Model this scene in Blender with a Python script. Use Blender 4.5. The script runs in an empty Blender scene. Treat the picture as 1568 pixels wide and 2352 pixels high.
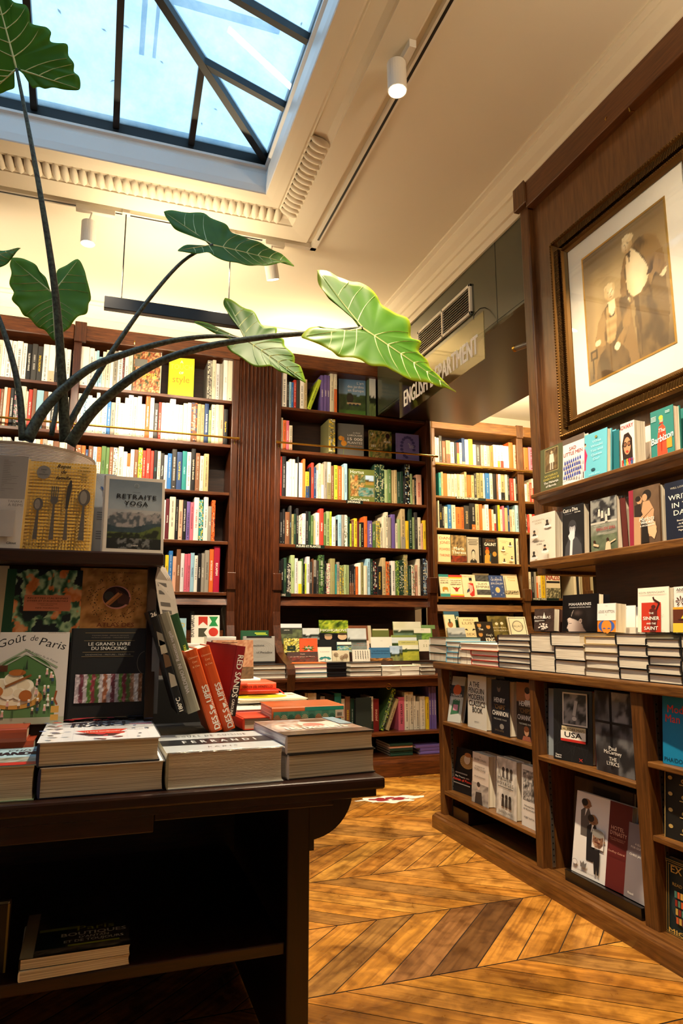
import bpy, bmesh, math, random
from mathutils import Vector, Matrix
random.seed(7)
R = math.radians
col = bpy.context.scene.collection
scn = bpy.context.scene
# ------------------------------------------------------------------ camera, world, lights, exposure
CAMZ = 1.12
FPX = 1568.0                                  # focal length in pixels of the 1568 x 2352 frame
PITCH = math.atan(266/1568.0); YAW = math.atan(549/math.hypot(1568, 266))
fw = Vector((math.sin(YAW)*math.cos(PITCH), math.cos(YAW)*math.cos(PITCH), math.sin(PITCH)))
rt = Vector((math.cos(YAW), -math.sin(YAW), 0)); up = rt.cross(fw)
cd = bpy.data.cameras.new('camera'); cam = bpy.data.objects.new('camera', cd); col.objects.link(cam)
cd.sensor_fit = 'VERTICAL'; cd.sensor_height = 36; cd.lens = 36*FPX/2352
cam.matrix_world = Matrix.Translation((0, 0, CAMZ)) @ Matrix((rt, up, -fw)).transposed().to_4x4()
cd.clip_start = 0.02
scn.camera = cam
def at(x, y, X=None, Y=None, Z=None):
    """photo pixel -> point on the plane X, Y or Z = const (metres)"""
    d = fw + rt*((x-784)/FPX) - up*((y-1176)/FPX)
    t = X/d.x if X is not None else Y/d.y if Y is not None else (Z-CAMZ)/d.z
    return Vector((0, 0, CAMZ)) + d*t
scn.view_settings.view_transform = 'Standard'; scn.view_settings.look = 'None'
scn.view_settings.exposure = 0.6; scn.view_settings.gamma = 1.0; scn.view_settings.use_curve_mapping = False
w = bpy.data.worlds.new('sky'); scn.world = w; w.use_nodes = True
bgn = w.node_tree.nodes['Background']
bgn.inputs[0].default_value = (0.64, 0.85, 1.0, 1); bgn.inputs[1].default_value = 1.5
WARM = (1.0, 0.77, 0.48); WARM2 = (1.0, 0.80, 0.55)
def spot(name, loc, aim, power, color=WARM, size=70, blend=.5, rad=.03):
    l = bpy.data.lights.new(name, 'SPOT'); l.energy = power*.9; l.color = color; l.spot_size = R(size); l.spot_blend = blend; l.shadow_soft_size = rad
    o = bpy.data.objects.new(name, l); col.objects.link(o); o.location = loc
    o.rotation_euler = (Vector(aim)-Vector(loc)).to_track_quat('-Z', 'Y').to_euler(); return o
def area(name, loc, aim, sx, sy, power, color=WARM):
    l = bpy.data.lights.new(name, 'AREA'); l.shape = 'RECTANGLE'; l.size = sx; l.size_y = sy; l.energy = power; l.color = color
    o = bpy.data.objects.new(name, l); col.objects.link(o); o.location = loc
    o.rotation_euler = (Vector(aim)-Vector(loc)).to_track_quat('-Z', 'Y').to_euler(); return o
spot('track_light', (1.13, 2.57, 3.56), (1.75, 2.55, 0), 260, WARM2, 100, .6)
spot('track_light', (1.13, 1.55, 3.6), (1.25, 2.2, 0), 290, WARM, 75, .7)
spot('track_light', (1.13, 0.7, 3.6), (2.3, 2.3, 1.9), 120, WARM2, 60, .7)
spot('track_light', (0.62, 4.2, 3.5), (1.0, 5.5, 1.5), 60, WARM2, 85, .6)
spot('track_light', (0.96, 4.12, 3.42), (2.05, 5.4, 1.35), 260, WARM2, 62, .5)
spot('track_light', (-0.23, 4.15, 3.5), (0.4, 5.5, 1.75), 170, WARM2, 75, .6)
spot('track_light', (-0.95, 2.2, 3.6), (0.2, 2.2, 0.8), 10, (1, .9, .8), 80, .7)
area('pendant_light_strip', (0.32, 4.30, 3.10), (0.2, 5.6, 2.85), .82, .05, 13, (1, .84, .58))
area('pendant_light_strip', (-1.2, 4.30, 3.10), (-1.2, 5.6, 2.85), .82, .05, 15, (1, .84, .58))
area('cove_light_strip', (0.2, 5.66, 3.50), (0.2, 5.1, 4.3), 3.6, .05, 11, (1, .78, .45))
area('cove_light_strip', (1.75, 5.66, 3.50), (1.75, 5.1, 4.3), .8, .05, 5, (1, .76, .42))
area('ceiling_light', (4.1, 5.6, 3.5), (4.1, 6.4, 1.6), 2.2, .3, 62, (1, .76, .42))
area('ceiling_light', (4.1, 5.3, 3.0), (4.3, 5.4, 4.0), 2.2, 1.2, 45, (1, .84, .56))
area('ceiling_uplight', (0.32, 4.25, 3.18), (0.32, 4.2, 4), .8, .04, 9, (1, .80, .50))
area('ceiling_uplight', (1.72, 0.3, 3.15), (1.72, 0.5, 4), .04, .8, 26, (1, .80, .54))  # unseen fill lamp, no fixture, added to brighten the right side of the ceiling
_po = area('skylight_portal', (-.69, 2.36, 4.035), (-.69, 2.36, 0), 3.0, 2.95, 1); _po.data.cycles.is_portal = True
# ------------------------------------------------------------------ materials
def lin(c):
    return tuple(((v/12.92) if v <= .04045 else ((v+.055)/1.055)**2.4) for v in c)
def hx(s): return tuple(int(s[i:i+2], 16)/255 for i in (0, 2, 4))
_m = {}
def mat(name, c, rough=.5, metal=0, **kw):
    if name in _m: return _m[name]
    m = bpy.data.materials.new(name); m.use_nodes = True; b = m.node_tree.nodes['Principled BSDF']
    b.inputs['Base Color'].default_value = (*lin(c), 1); b.inputs['Roughness'].default_value = rough; b.inputs['Metallic'].default_value = metal
    for k, v in kw.items(): b.inputs[k].default_value = v
    _m[name] = m; return m
def nodes(m): nt = m.node_tree; return nt, nt.nodes, nt.links, nt.nodes['Principled BSDF']
def wood(name, c1, c2, rough=.35, scale=(1, 1, 1), coat=.0):
    m = mat(name, c1, rough); nt, N, L, b = nodes(m)
    tc = N.new('ShaderNodeTexCoord'); mp = N.new('ShaderNodeMapping'); mp.inputs['Scale'].default_value = scale
    n = N.new('ShaderNodeTexNoise'); n.inputs['Scale'].default_value = 6; n.inputs['Detail'].default_value = 7; n.inputs['Roughness'].default_value = .62; n.inputs['Distortion'].default_value = .6
    n2 = N.new('ShaderNodeTexNoise'); n2.inputs['Scale'].default_value = 2.2; n2.inputs['Detail'].default_value = 3
    cr = N.new('ShaderNodeValToRGB'); cr.color_ramp.elements[0].color = (*lin(c1), 1); cr.color_ramp.elements[1].color = (*lin(c2), 1)
    cr.color_ramp.elements[0].position = .36; cr.color_ramp.elements[1].position = .66
    mx = N.new('ShaderNodeMix'); mx.data_type = 'RGBA'; mx.blend_type = 'MULTIPLY'; mx.inputs[0].default_value = .45
    bp = N.new('ShaderNodeBump'); bp.inputs['Strength'].default_value = .12; bp.inputs['Distance'].default_value = .002
    L.new(tc.outputs['Object'], mp.inputs[0]); L.new(mp.outputs[0], n.inputs[0]); L.new(tc.outputs['Object'], n2.inputs[0])
    L.new(n.outputs[0], cr.inputs[0]); L.new(cr.outputs[0], mx.inputs[6]); L.new(n2.outputs[0], mx.inputs[7]); L.new(mx.outputs[2], b.inputs['Base Color'])
    L.new(n.outputs[0], bp.inputs['Height']); L.new(bp.outputs[0], b.inputs['Normal'])
    b.inputs['Coat Weight'].default_value = coat; return m
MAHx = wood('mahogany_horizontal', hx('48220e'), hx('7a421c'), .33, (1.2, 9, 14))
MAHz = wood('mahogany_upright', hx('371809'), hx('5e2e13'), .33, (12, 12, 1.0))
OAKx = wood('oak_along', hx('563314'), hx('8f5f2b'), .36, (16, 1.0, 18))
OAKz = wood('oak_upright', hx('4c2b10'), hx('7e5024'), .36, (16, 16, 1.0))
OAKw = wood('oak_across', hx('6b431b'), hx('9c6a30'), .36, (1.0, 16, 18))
PANEL = wood('oak_veneer_panel', hx('68401f'), hx('86582e'), .30, (9, 9, .8), .35)
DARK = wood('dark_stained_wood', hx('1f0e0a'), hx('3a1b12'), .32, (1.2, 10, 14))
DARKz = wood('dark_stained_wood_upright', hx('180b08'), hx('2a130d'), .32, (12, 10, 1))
INNER = wood('dark_inner_wood', hx('2a140c'), hx('44230f'), .55, (1, 9, 10))
PLAST = mat('cream_plaster', hx('e6dcc8'), .75); nt, N, L, b = nodes(PLAST)
_n = N.new('ShaderNodeTexNoise'); _n.inputs['Scale'].default_value = 9; _n.inputs['Detail'].default_value = 5
_b = N.new('ShaderNodeBump'); _b.inputs['Strength'].default_value = .12; _b.inputs['Distance'].default_value = .004
L.new(_n.outputs[0], _b.inputs['Height']); L.new(_b.outputs[0], b.inputs['Normal'])
PAINTW = mat('white_gloss_paint', hx('e9e7e4'), .35)
BRASS = mat('brass', hx('c9a24a'), .22, 1)
GOLD = mat('gilded_frame', hx('6a4a20'), .36, .8)
GOLDL = mat('gold_fillet', hx('c99f4b'), .3, .9)
BLACKM = mat('black_metal', hx('141416'), .4, .2)
IRON = mat('skylight_iron', hx('17191b'), .45, .1)
WHITEP = mat('white_lamp_metal', hx('e8e2d6'), .4)
LENS = mat('lamp_lens', (1, .95, .85), .3); LENS.node_tree.nodes['Principled BSDF'].inputs['Emission Color'].default_value = (1, .86, .62, 1); LENS.node_tree.nodes['Principled BSDF'].inputs['Emission Strength'].default_value = 14
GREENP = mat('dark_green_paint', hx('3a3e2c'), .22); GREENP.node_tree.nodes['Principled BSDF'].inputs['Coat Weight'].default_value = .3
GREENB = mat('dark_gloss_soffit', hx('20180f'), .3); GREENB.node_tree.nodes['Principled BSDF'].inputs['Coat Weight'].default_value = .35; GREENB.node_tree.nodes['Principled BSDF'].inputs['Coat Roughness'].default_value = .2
STEEL = mat('steel_strip', hx('8a8378'), .35, .8)
PLATE = mat('smoked_metal_plate', hx('4c5a55'), .15, .7)
def attrmat(name, rough=.42, attr='Col', coat=0):
    m = mat(name, (1, 1, 1), rough); nt, N, L, b = nodes(m)
    a = N.new('ShaderNodeAttribute'); a.attribute_name = attr; L.new(a.outputs['Color'], b.inputs['Base Color']); b.inputs['Coat Weight'].default_value = coat; b.inputs['Specular IOR Level'].default_value = .3
    b.inputs['Coat Roughness'].default_value = .15; return m
PRINT = attrmat('printed_cover', .5, coat=.06)
GLOSSY = attrmat('glossy_cover', .3, coat=.35)
PAGES = mat('page_edges', hx('cfc2a8'), .8); nt, N, L, b = nodes(PAGES)
_t = N.new('ShaderNodeTexCoord'); _mp = N.new('ShaderNodeMapping'); _mp.inputs['Scale'].default_value = (3, 420, 3)
_n = N.new('ShaderNodeTexNoise'); _n.inputs['Scale'].default_value = 1.0; _n.inputs['Detail'].default_value = 3
_r = N.new('ShaderNodeValToRGB'); _r.color_ramp.elements[0].color = (*lin(hx('ab9c82')), 1); _r.color_ramp.elements[1].color = (*lin(hx('efe7d5')), 1)
_r.color_ramp.elements[0].position = .3; _r.color_ramp.elements[1].position = .6
L.new(_t.outputs['Object'], _mp.inputs[0]); L.new(_mp.outputs[0], _n.inputs[0]); L.new(_n.outputs[0], _r.inputs[0]); L.new(_r.outputs[0], b.inputs['Base Color'])
def facing(N, L, base=.04):
    lw = N.new('ShaderNodeLayerWeight'); lw.inputs[0].default_value = .5
    pw = N.new('ShaderNodeMath'); pw.operation = 'POWER'; pw.inputs[1].default_value = 4.0; L.new(lw.outputs['Facing'], pw.inputs[0])
    ma = N.new('ShaderNodeMath'); ma.operation = 'MULTIPLY_ADD'; ma.inputs[1].default_value = .9; ma.inputs[2].default_value = base; ma.use_clamp = True; L.new(pw.outputs[0], ma.inputs[0]); return ma
GLASS = mat('picture_glass', (1, 1, 1), .03)
nt, N, L, b = nodes(GLASS)
_tr = N.new('ShaderNodeBsdfTransparent'); _gl = N.new('ShaderNodeBsdfGlossy'); _gl.inputs['Roughness'].default_value = .03; _mx = N.new('ShaderNodeMixShader'); _fr = facing(N, L, .03)
L.new(_fr.outputs[0], _mx.inputs[0]); L.new(_tr.outputs[0], _mx.inputs[1]); L.new(_gl.outputs[0], _mx.inputs[2]); L.new(_mx.outputs[0], N['Material Output'].inputs[0])
SIGNG = mat('tinted_acrylic', (1, 1, 1), .05); nt, N, L, b = nodes(SIGNG)
_tr = N.new('ShaderNodeBsdfTransparent'); _tr.inputs[0].default_value = (.62, .62, .50, 1); _gl = N.new('ShaderNodeBsdfGlossy'); _gl.inputs['Roughness'].default_value = .06; _gl.inputs['Color'].default_value = (1, .92, .75, 1); _mx = N.new('ShaderNodeMixShader'); _mx.inputs[0].default_value = .14
L.new(_tr.outputs[0], _mx.inputs[1]); L.new(_gl.outputs[0], _mx.inputs[2]); L.new(_mx.outputs[0], N['Material Output'].inputs[0])
PANE = mat('weathered_skylight_glass', (1, 1, 1), .1); nt, N, L, b = nodes(PANE)
_tr = N.new('ShaderNodeBsdfTransparent'); _tr.inputs[0].default_value = (.80, .90, .96, 1); _tl = N.new('ShaderNodeBsdfTranslucent'); _gl = N.new('ShaderNodeBsdfGlossy'); _gl.inputs['Roughness'].default_value = .02
_tc = N.new('ShaderNodeTexCoord'); _n = N.new('ShaderNodeTexNoise'); _n.inputs['Scale'].default_value = 3.5; _n.inputs['Detail'].default_value = 8; _n.inputs['Roughness'].default_value = .7
_r = N.new('ShaderNodeValToRGB'); _r.color_ramp.elements[0].color = (.40, .62, .80, 1); _r.color_ramp.elements[1].color = (.80, .93, 1, 1); _r.color_ramp.elements[0].position = .35; _r.color_ramp.elements[1].position = .62
L.new(_tc.outputs['Object'], _n.inputs[0]); L.new(_n.outputs[0], _r.inputs[0]); L.new(_r.outputs[0], _tl.inputs[0])
_m1 = N.new('ShaderNodeMixShader'); _m1.inputs[0].default_value = .35; L.new(_tr.outputs[0], _m1.inputs[1]); L.new(_tl.outputs[0], _m1.inputs[2])
_fr = facing(N, L, .03); _m2 = N.new('ShaderNodeMixShader'); L.new(_fr.outputs[0], _m2.inputs[0]); L.new(_m1.outputs[0], _m2.inputs[1]); L.new(_gl.outputs[0], _m2.inputs[2]); L.new(_m2.outputs[0], N['Material Output'].inputs[0])
# ------------------------------------------------------------------ mesh builder
class MB:
    def __init__(s): s.v = []; s.f = []; s.c = []; s.m = []
    def add(s, vs, fs, c=None, m=0):
        n = len(s.v); s.v += [tuple(v) for v in vs]
        for f in fs: s.f.append(tuple(i+n for i in f)); s.c.append(c); s.m.append(m)
        return s
    def box(s, x0, y0, z0, x1, y1, z1, c=None, m=0):
        if x0 > x1: x0, x1 = x1, x0
        if y0 > y1: y0, y1 = y1, y0
        if z0 > z1: z0, z1 = z1, z0
        vs = [(x, y, z) for z in (z0, z1) for y in (y0, y1) for x in (x0, x1)]
        return s.add(vs, [(0, 2, 3, 1), (4, 5, 7, 6), (0, 1, 5, 4), (2, 6, 7, 3), (0, 4, 6, 2), (1, 3, 7, 5)], c, m)
    def bbox(s, x0, y0, z0, x1, y1, z1, r=.003, c=None, m=0):
        """box with chamfered edges"""
        if x0 > x1: x0, x1 = x1, x0
        if y0 > y1: y0, y1 = y1, y0
        if z0 > z1: z0, z1 = z1, z0
        bm = bmesh.new(); bmesh.ops.create_cube(bm, size=1)
        for v in bm.verts: v.co = Vector(((x0+x1)/2+v.co.x*(x1-x0), (y0+y1)/2+v.co.y*(y1-y0), (z0+z1)/2+v.co.z*(z1-z0)))
        bmesh.ops.bevel(bm, geom=list(bm.edges), offset=r, segments=2, profile=.5, affect='EDGES')
        s.frombm(bm, c, m); return s
    def frombm(s, bm, c=None, m=0):
        bm.verts.ensure_lookup_table(); bm.verts.index_update()
        s.add([v.co[:] for v in bm.verts], [[v.index for v in f.verts] for f in bm.faces], c, m); bm.free()
    def prism(s, prof, axis, a, b, c=None, m=0, caps=True):
        """profile of 2D points extruded along axis from a to b (x: (y,z); y: (x,z); z: (x,y))"""
        def P(p, t): return (t, p[0], p[1]) if axis == 'x' else (p[0], t, p[1]) if axis == 'y' else (p[0], p[1], t)
        n = len(prof); vs = [P(p, a) for p in prof]+[P(p, b) for p in prof]
        fs = [(i, (i+1) % n, n+(i+1) % n, n+i) for i in range(n)]
        s.add(vs, fs, c, m)
        if caps: s.add([P(p, a) for p in prof], [tuple(range(n))], c, m); s.add([P(p, b) for p in prof], [tuple(range(n))], c, m)
        return s
    def tube(s, pts, r, seg=10, c=None, m=0, caps=True):
        pts = [Vector(p) for p in pts]; rs = r if isinstance(r, (list, tuple)) else [r]*len(pts); vs = []; prev = None
        for i, p in enumerate(pts):
            d = (pts[min(i+1, len(pts)-1)]-pts[max(i-1, 0)]).normalized()
            a = prev if prev is not None else (Vector((0, 0, 1)) if abs(d.z) < .9 else Vector((1, 0, 0)))
            a = (a-d*a.dot(d)).normalized(); b2 = d.cross(a); prev = a
            for k in range(seg):
                t = 2*math.pi*k/seg; vs.append(p+(a*math.cos(t)+b2*math.sin(t))*rs[i])
        fs = [(i*seg+k, i*seg+(k+1) % seg, (i+1)*seg+(k+1) % seg, (i+1)*seg+k) for i in range(len(pts)-1) for k in range(seg)]
        if caps: fs += [tuple(range(seg)), tuple((len(pts)-1)*seg+k for k in range(seg))]
        return s.add(vs, fs, c, m)
    def lathe(s, prof, cx, cy, seg=40, c=None, m=0):
        vs = [(cx+r*math.cos(2*math.pi*k/seg), cy+r*math.sin(2*math.pi*k/seg), z) for r, z in prof for k in range(seg)]
        fs = [(i*seg+k, i*seg+(k+1) % seg, (i+1)*seg+(k+1) % seg, (i+1)*seg+k) for i in range(len(prof)-1) for k in range(seg)]
        return s.add(vs, fs, c, m)
    def build(s, name, mats, parent=None, world=True, smooth=False, M=None):
        me = bpy.data.meshes.new(name)
        T = Matrix.Identity(4) if M is None else M
        if parent is not None and world: T = parent.matrix_basis.inverted() @ T
        ident = M is None and not (parent is not None and world)
        me.from_pydata(s.v if ident else [T @ Vector(v) for v in s.v], [], s.f)
        if not isinstance(mats, (list, tuple)): mats = [mats]
        for m_ in mats: me.materials.append(m_)
        me.polygons.foreach_set('material_index', s.m)
        if smooth: me.polygons.foreach_set('use_smooth', [True]*len(s.f))
        if any(c is not None for c in s.c):
            ca = me.color_attributes.new('Col', 'FLOAT_COLOR', 'CORNER'); data = []
            for f, c in zip(s.f, s.c):
                if c is None: c = (.8, .8, .8)
                if isinstance(c[0], (tuple, list)):
                    for q in c: data += [*lin(q), 1]
                else: data += [*lin(c), 1]*len(f)
            ca.data.foreach_set('color', data)
        bm = bmesh.new(); bm.from_mesh(me)
        if len(s.f) < 4000 and name not in NOFLIP: bmesh.ops.recalc_face_normals(bm, faces=bm.faces)
        bm.to_mesh(me); bm.free()
        me.update(); o = bpy.data.objects.new(name, me); col.objects.link(o)
        if parent is not None: o.parent = parent
        return o
NOFLIP = set()
def tag(o, label=None, cat=None, group=None, kind=None):
    if label: o['label'] = label
    if cat: o['category'] = cat
    if group: o['group'] = group
    if kind: o['kind'] = kind
    return o
def thing(name, label, cat, loc=(0, 0, 0), group=None, M=None, kind=None):
    o = bpy.data.objects.new(name, None); col.objects.link(o); o.empty_display_size = .05
    if M is not None: o.matrix_basis = M
    else: o.location = loc; o.matrix_basis = Matrix.Translation(loc)
    return tag(o, label, cat, group, kind)
def struct(name, mb, m, label=None, **k):
    o = mb.build(name, m, **k); o['kind'] = 'structure'
    if label: o['label'] = label
    return o
# ------------------------------------------------------------------ lettering (built-in font turned into meshes)
_tx = {}
def glyphs(txt, spacing=1.0):
    k = (txt, spacing)
    if k not in _tx:
        cu = bpy.data.curves.new('lettering', 'FONT'); cu.body = txt; cu.resolution_u = 2; cu.space_character = spacing
        o = bpy.data.objects.new('lettering', cu); me = bpy.data.meshes.new_from_object(o)
        vs = [(v.co.x, v.co.y) for v in me.vertices]; fs = [tuple(p.vertices) for p in me.polygons]
        bpy.data.objects.remove(o); bpy.data.curves.remove(cu); bpy.data.meshes.remove(me)
        xs = [v[0] for v in vs] or [0]; _tx[k] = (vs, fs, min(xs), max(xs))
    return _tx[k]
def put_text(mb, txt, O, ex, ey, size, c, width=None, align='c', spacing=1.0, bold=0, shear=0, m=0, maxw=None):
    """text on plane through O with directions ex, ey; size = capital height; O = baseline start/centre"""
    vs, fs, x0, x1 = glyphs(txt, spacing); k = size/.69; sx = k
    if width: sx = width/(x1-x0)
    if maxw and (x1-x0)*sx > maxw: sx = maxw/(x1-x0)
    off = {'c': -(x0+x1)/2, 'l': -x0, 'r': -x1}[align]
    offs = [(0, 0)] if not bold else [(0, 0), (bold*size, 0), (bold*size*.5, bold*size*.4)]
    nrm = ex.cross(ey)
    for j, (dx, dy) in enumerate(offs):
        mb.add([O+ex*((x+off)*sx+dx+shear*y*k)+ey*(y*k+dy)+nrm*(j*.00004) for x, y in vs], fs, c, m)
# ------------------------------------------------------------------ noise for pictures
def h2(i, j, s=0):
    n = (i*374761393+j*668265263+s*1442695041) & 0xffffffff; n = ((n ^ (n >> 13))*1274126177) & 0xffffffff
    return ((n ^ (n >> 16)) & 0xffff)/65535
def vn(x, y, s=0):
    i, j = math.floor(x), math.floor(y); fx, fy = x-i, y-j; fx = fx*fx*(3-2*fx); fy = fy*fy*(3-2*fy)
    return (h2(i, j, s)*(1-fx)+h2(i+1, j, s)*fx)*(1-fy)+(h2(i, j+1, s)*(1-fx)+h2(i+1, j+1, s)*fx)*fy
def fbm(x, y, s=0, o=4):
    a = .5; t = 0
    for k in range(o): t += a*vn(x, y, s+k); x *= 2; y *= 2; a *= .5
    return t/(1-.5**o)
def mixc(a, b, t): t = max(0, min(1, t)); return tuple(a[i]*(1-t)+b[i]*t for i in range(3))
def sm(a, b, x): t = max(0, min(1, (x-a)/(b-a))); return t*t*(3-2*t)
# ------------------------------------------------------------------ books
C = {k: hx(v) for k, v in dict(w='f2eee4', W='e2d9bf', k='17171a', K='3a3836', g='9a9488', G='55753f', d='1d3a2b', l='9cb07a', y='e8c52c', o='dc6a2c', r='c23a2c', R='7a1d1a', b='2b6db3', B='26416f', s='9cc6dc', p='6e5a9c', P='d76a80', n='7a5036', t='bca678', e='2c8c8c', m='5e1f2a', L='b9cf3a', q='e3ae92', v='8f8a5a', u='a81a3c', x='d8d3d6').items()}
CN = dict(w='white', W='cream', k='black', K='charcoal', g='grey', G='green', d='dark green', l='pale green', y='yellow', o='orange', r='red', R='dark red', b='blue', B='navy', s='pale blue', p='purple', P='pink', n='brown', t='tan', e='teal', m='maroon', L='lime', q='peach', v='olive', u='crimson', x='pale grey')
def bookmesh(mb, w, h, t, c, pages=True, board=.0022, inset=.003, m=0, mp=1, spinec=None, backc=None, rnd=.12):
    b = min(board, t*.2); x0, x1, y0, y1 = -w/2, w/2, -t/2, t/2; r = min(t*rnd, .004)
    mb.box(x0+r, y0, 0, x1, y0+b, h, c, m); mb.box(x0+r, y1-b, 0, x1, y1, h, backc or c, m)
    mb.prism([(x0+r, y0), (x0+r*.3, y0+t*.1), (x0, y0+t*.3), (x0, y1-t*.3), (x0+r*.3, y1-t*.1), (x0+r, y1), (x0+r+b, y1), (x0+r+b, y0)], 'z', 0, h, spinec or c, m)
    if pages: pagemesh(mb, w, h, t, b, inset, r, mp)
def pagemesh(mb, w, h, t, b, inset, r=.002, mp=0):
    x0, x1 = -w/2+r+b, w/2-inset
    mb.prism([(x0, -t/2+b), (x1, -t/2+b), (x1-.0015, -t/4), (x1-.002, 0), (x1-.0015, t/4), (x1, t/2-b), (x0, t/2-b)], 'z', inset if board_(b) else 0, h-inset if board_(b) else h-.0004, None, mp)
def board_(b): return b > .0012
def Mface(x, y, z, rz=0, lean=0, roll=0):
    return Matrix.Translation((x, y, z)) @ Matrix.Rotation(R(rz), 4, 'Z') @ Matrix.Rotation(R(-lean), 4, 'X') @ Matrix.Rotation(R(roll), 4, 'Y')
class Art:
    """things printed on the front cover, in cover fractions (u right, v up)"""
    def __init__(s, w, h, t): s.w, s.h, s.t = w, h, t; s.a = MB(); s.tx = MB(); s.n = 1
    def P(s, u, v): return Vector((-s.w/2+u*s.w, -s.t/2-.00025*s.n, v*s.h))
    def poly(s, pts, c): s.a.add([s.P(*p) for p in pts], [tuple(range(len(pts)))], c); s.n += 1; return s
    def rect(s, u0, v0, u1, v1, c): return s.poly([(u0, v0), (u1, v0), (u1, v1), (u0, v1)], c)
    def ell(s, u, v, ru, rv, c, n=20, rot=0):
        rv2 = rv
        return s.poly([(u+ru*math.cos(a)*math.cos(rot)-rv2*math.sin(a)*math.sin(rot)*s.h/s.w, v+rv2*math.sin(a)*math.cos(rot)+ru*math.cos(a)*math.sin(rot)*s.w/s.h) for a in [2*math.pi*k/n for k in range(n)]], c)
    def line(s, pts, wd, c):
        for (a, b) in zip(pts[:-1], pts[1:]):
            A, B = s.P(*a), s.P(*b); d = (B-A)
            if d.length < 1e-6: continue
            q = Vector((0, 1, 0)).cross(d.normalized())*wd*s.w/2
            s.a.add([A-q, B-q, B+q, A+q], [(0, 1, 2, 3)], c)
        s.n += 1; return s
    def pic(s, u0, v0, u1, v1, f, nx=22, ny=28):
        vs = []; cs = []
        for j in range(ny+1):
            for i in range(nx+1):
                p, q = i/nx, j/ny; vs.append(s.P(u0+(u1-u0)*p, v0+(v1-v0)*q)); cs.append(f(p, q))
        for j in range(ny):
            for i in range(nx):
                a = j*(nx+1)+i; ids = (a, a+1, a+nx+2, a+nx+1); n = len(s.a.v)
                s.a.add([vs[k] for k in ids], [(0, 1, 2, 3)], tuple(cs[k] for k in ids))
        s.n += 1; return s
    def text(s, txt, u, v, size, c, align='c', width=None, spacing=1.0, bold=0, shear=0, maxw=None, rot=0):
        ex = Vector((math.cos(rot), 0, math.sin(rot))); ey = Vector((-math.sin(rot), 0, math.cos(rot)))
        s.n += 1; put_text(s.tx, txt, s.P(u, v), ex, ey, size*s.h, c, width and width*s.w, align, spacing, bold, shear, maxw=maxw and maxw*s.w); return s
def book(label, w, h, t, c, M, art=None, name='book', group=None, spinec=None, backc=None, gloss=False, soft=False, cat='book', pages=True, spine=None, copies_parts=True):
    root = thing(name, label, cat, M=M, group=group); mt = GLOSSY if gloss else PRINT
    b = .0009 if soft else .0024
    mb = MB(); bookmesh(mb, w, h, t, c, pages=False, board=b, spinec=spinec, backc=backc, inset=.0004 if soft else .003); mb.build('cover', [mt], root, world=False)
    pg = MB(); r = min(t*.12, .004); pagemesh(pg, w, h, t, min(b, t*.2), .0006 if soft else .0035, r); pg.build('pages', [PAGES], root, world=False)
    if art:
        A = Art(w, h, t); art(A)
        if A.a.v: NOFLIP.add('cover_picture'); A.a.build('cover_picture', [mt], root, world=False)
        if A.tx.v: NOFLIP.add('cover_lettering'); A.tx.build('cover_lettering', [mt], root, world=False)
    if spine:                                     # (text, colour, size fraction of thickness, english?)
        sb = MB(); spine_text(sb, w, h, t, *spine); NOFLIP.add('spine_lettering'); sb.build('spine_lettering', [mt], root, world=False)
    return root
def spine_text(mb, w, h, t, txt, c, frac=.55, english=True, length=.8, bold=.05):
    x = -w/2-.0006
    if english: O, ex, ey = Vector((x, .35*t*frac, h*.5)), Vector((0, 0, -1)), Vector((0, -1, 0))   # reads downwards
    else: O, ex, ey = Vector((x, -.35*t*frac, h*.5)), Vector((0, 0, 1)), Vector((0, 1, 0))
    O = Vector((x, (.5 if english else -.5)*frac*t*.69, h*.5))
    put_text(mb, txt, O, ex, ey, t*frac*.69, c, bold=bold, maxw=h*length)
# ------------------------------------------------------------------ floor
FLOORM = attrmat('oak_parquet', .30); nt, N, L, b = nodes(FLOORM)
_a = [n for n in N if n.type == 'ATTRIBUTE'][0]; _tc = N.new('ShaderNodeTexCoord')
def _noise(scale, mp, det=6, dist=0):
    p = N.new('ShaderNodeMapping'); p.inputs['Scale'].default_value = mp; n = N.new('ShaderNodeTexNoise'); n.inputs['Scale'].default_value = scale; n.inputs['Detail'].default_value = det; n.inputs['Distortion'].default_value = dist
    L.new(_tc.outputs['Object'], p.inputs[0]); L.new(p.outputs[0], n.inputs[0]); return n
def _ramp(n, p0, p1, c0, c1):
    r = N.new('ShaderNodeValToRGB'); e = r.color_ramp.elements; e[0].position = p0; e[1].position = p1; e[0].color = (*c0, 1); e[1].color = (*c1, 1); L.new(n.outputs[0], r.inputs[0]); return r
def _mul(a, b_, f, mode='MULTIPLY'):
    m = N.new('ShaderNodeMix'); m.data_type = 'RGBA'; m.blend_type = mode; m.inputs[0].default_value = f; L.new(a, m.inputs[6]); L.new(b_, m.inputs[7]); return m.outputs[2]
_uv = N.new('ShaderNodeAttribute'); _uv.attribute_name = 'Along'
_gp = N.new('ShaderNodeMapping'); _gp.inputs['Scale'].default_value = (3, 45, 1); L.new(_uv.outputs['Vector'], _gp.inputs[0])
_g = N.new('ShaderNodeTexNoise'); _g.inputs['Scale'].default_value = 1; _g.inputs['Detail'].default_value = 6; _g.inputs['Distortion'].default_value = .8; L.new(_gp.outputs[0], _g.inputs[0])
_s1 = _noise(5.5, (1, 1, 1), 7, .8); _s2 = _noise(17, (1, 1, 1), 5, .3)
c1 = _mul(_a.outputs['Color'], _ramp(_g, .33, .60, (.50, .42, .36), (1.05, 1.05, 1.05)).outputs[0], .8)
c1 = _mul(c1, _ramp(_s1, .34, .58, (.38, .30, .24), (1.1, 1.1, 1.1)).outputs[0], .75)
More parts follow.
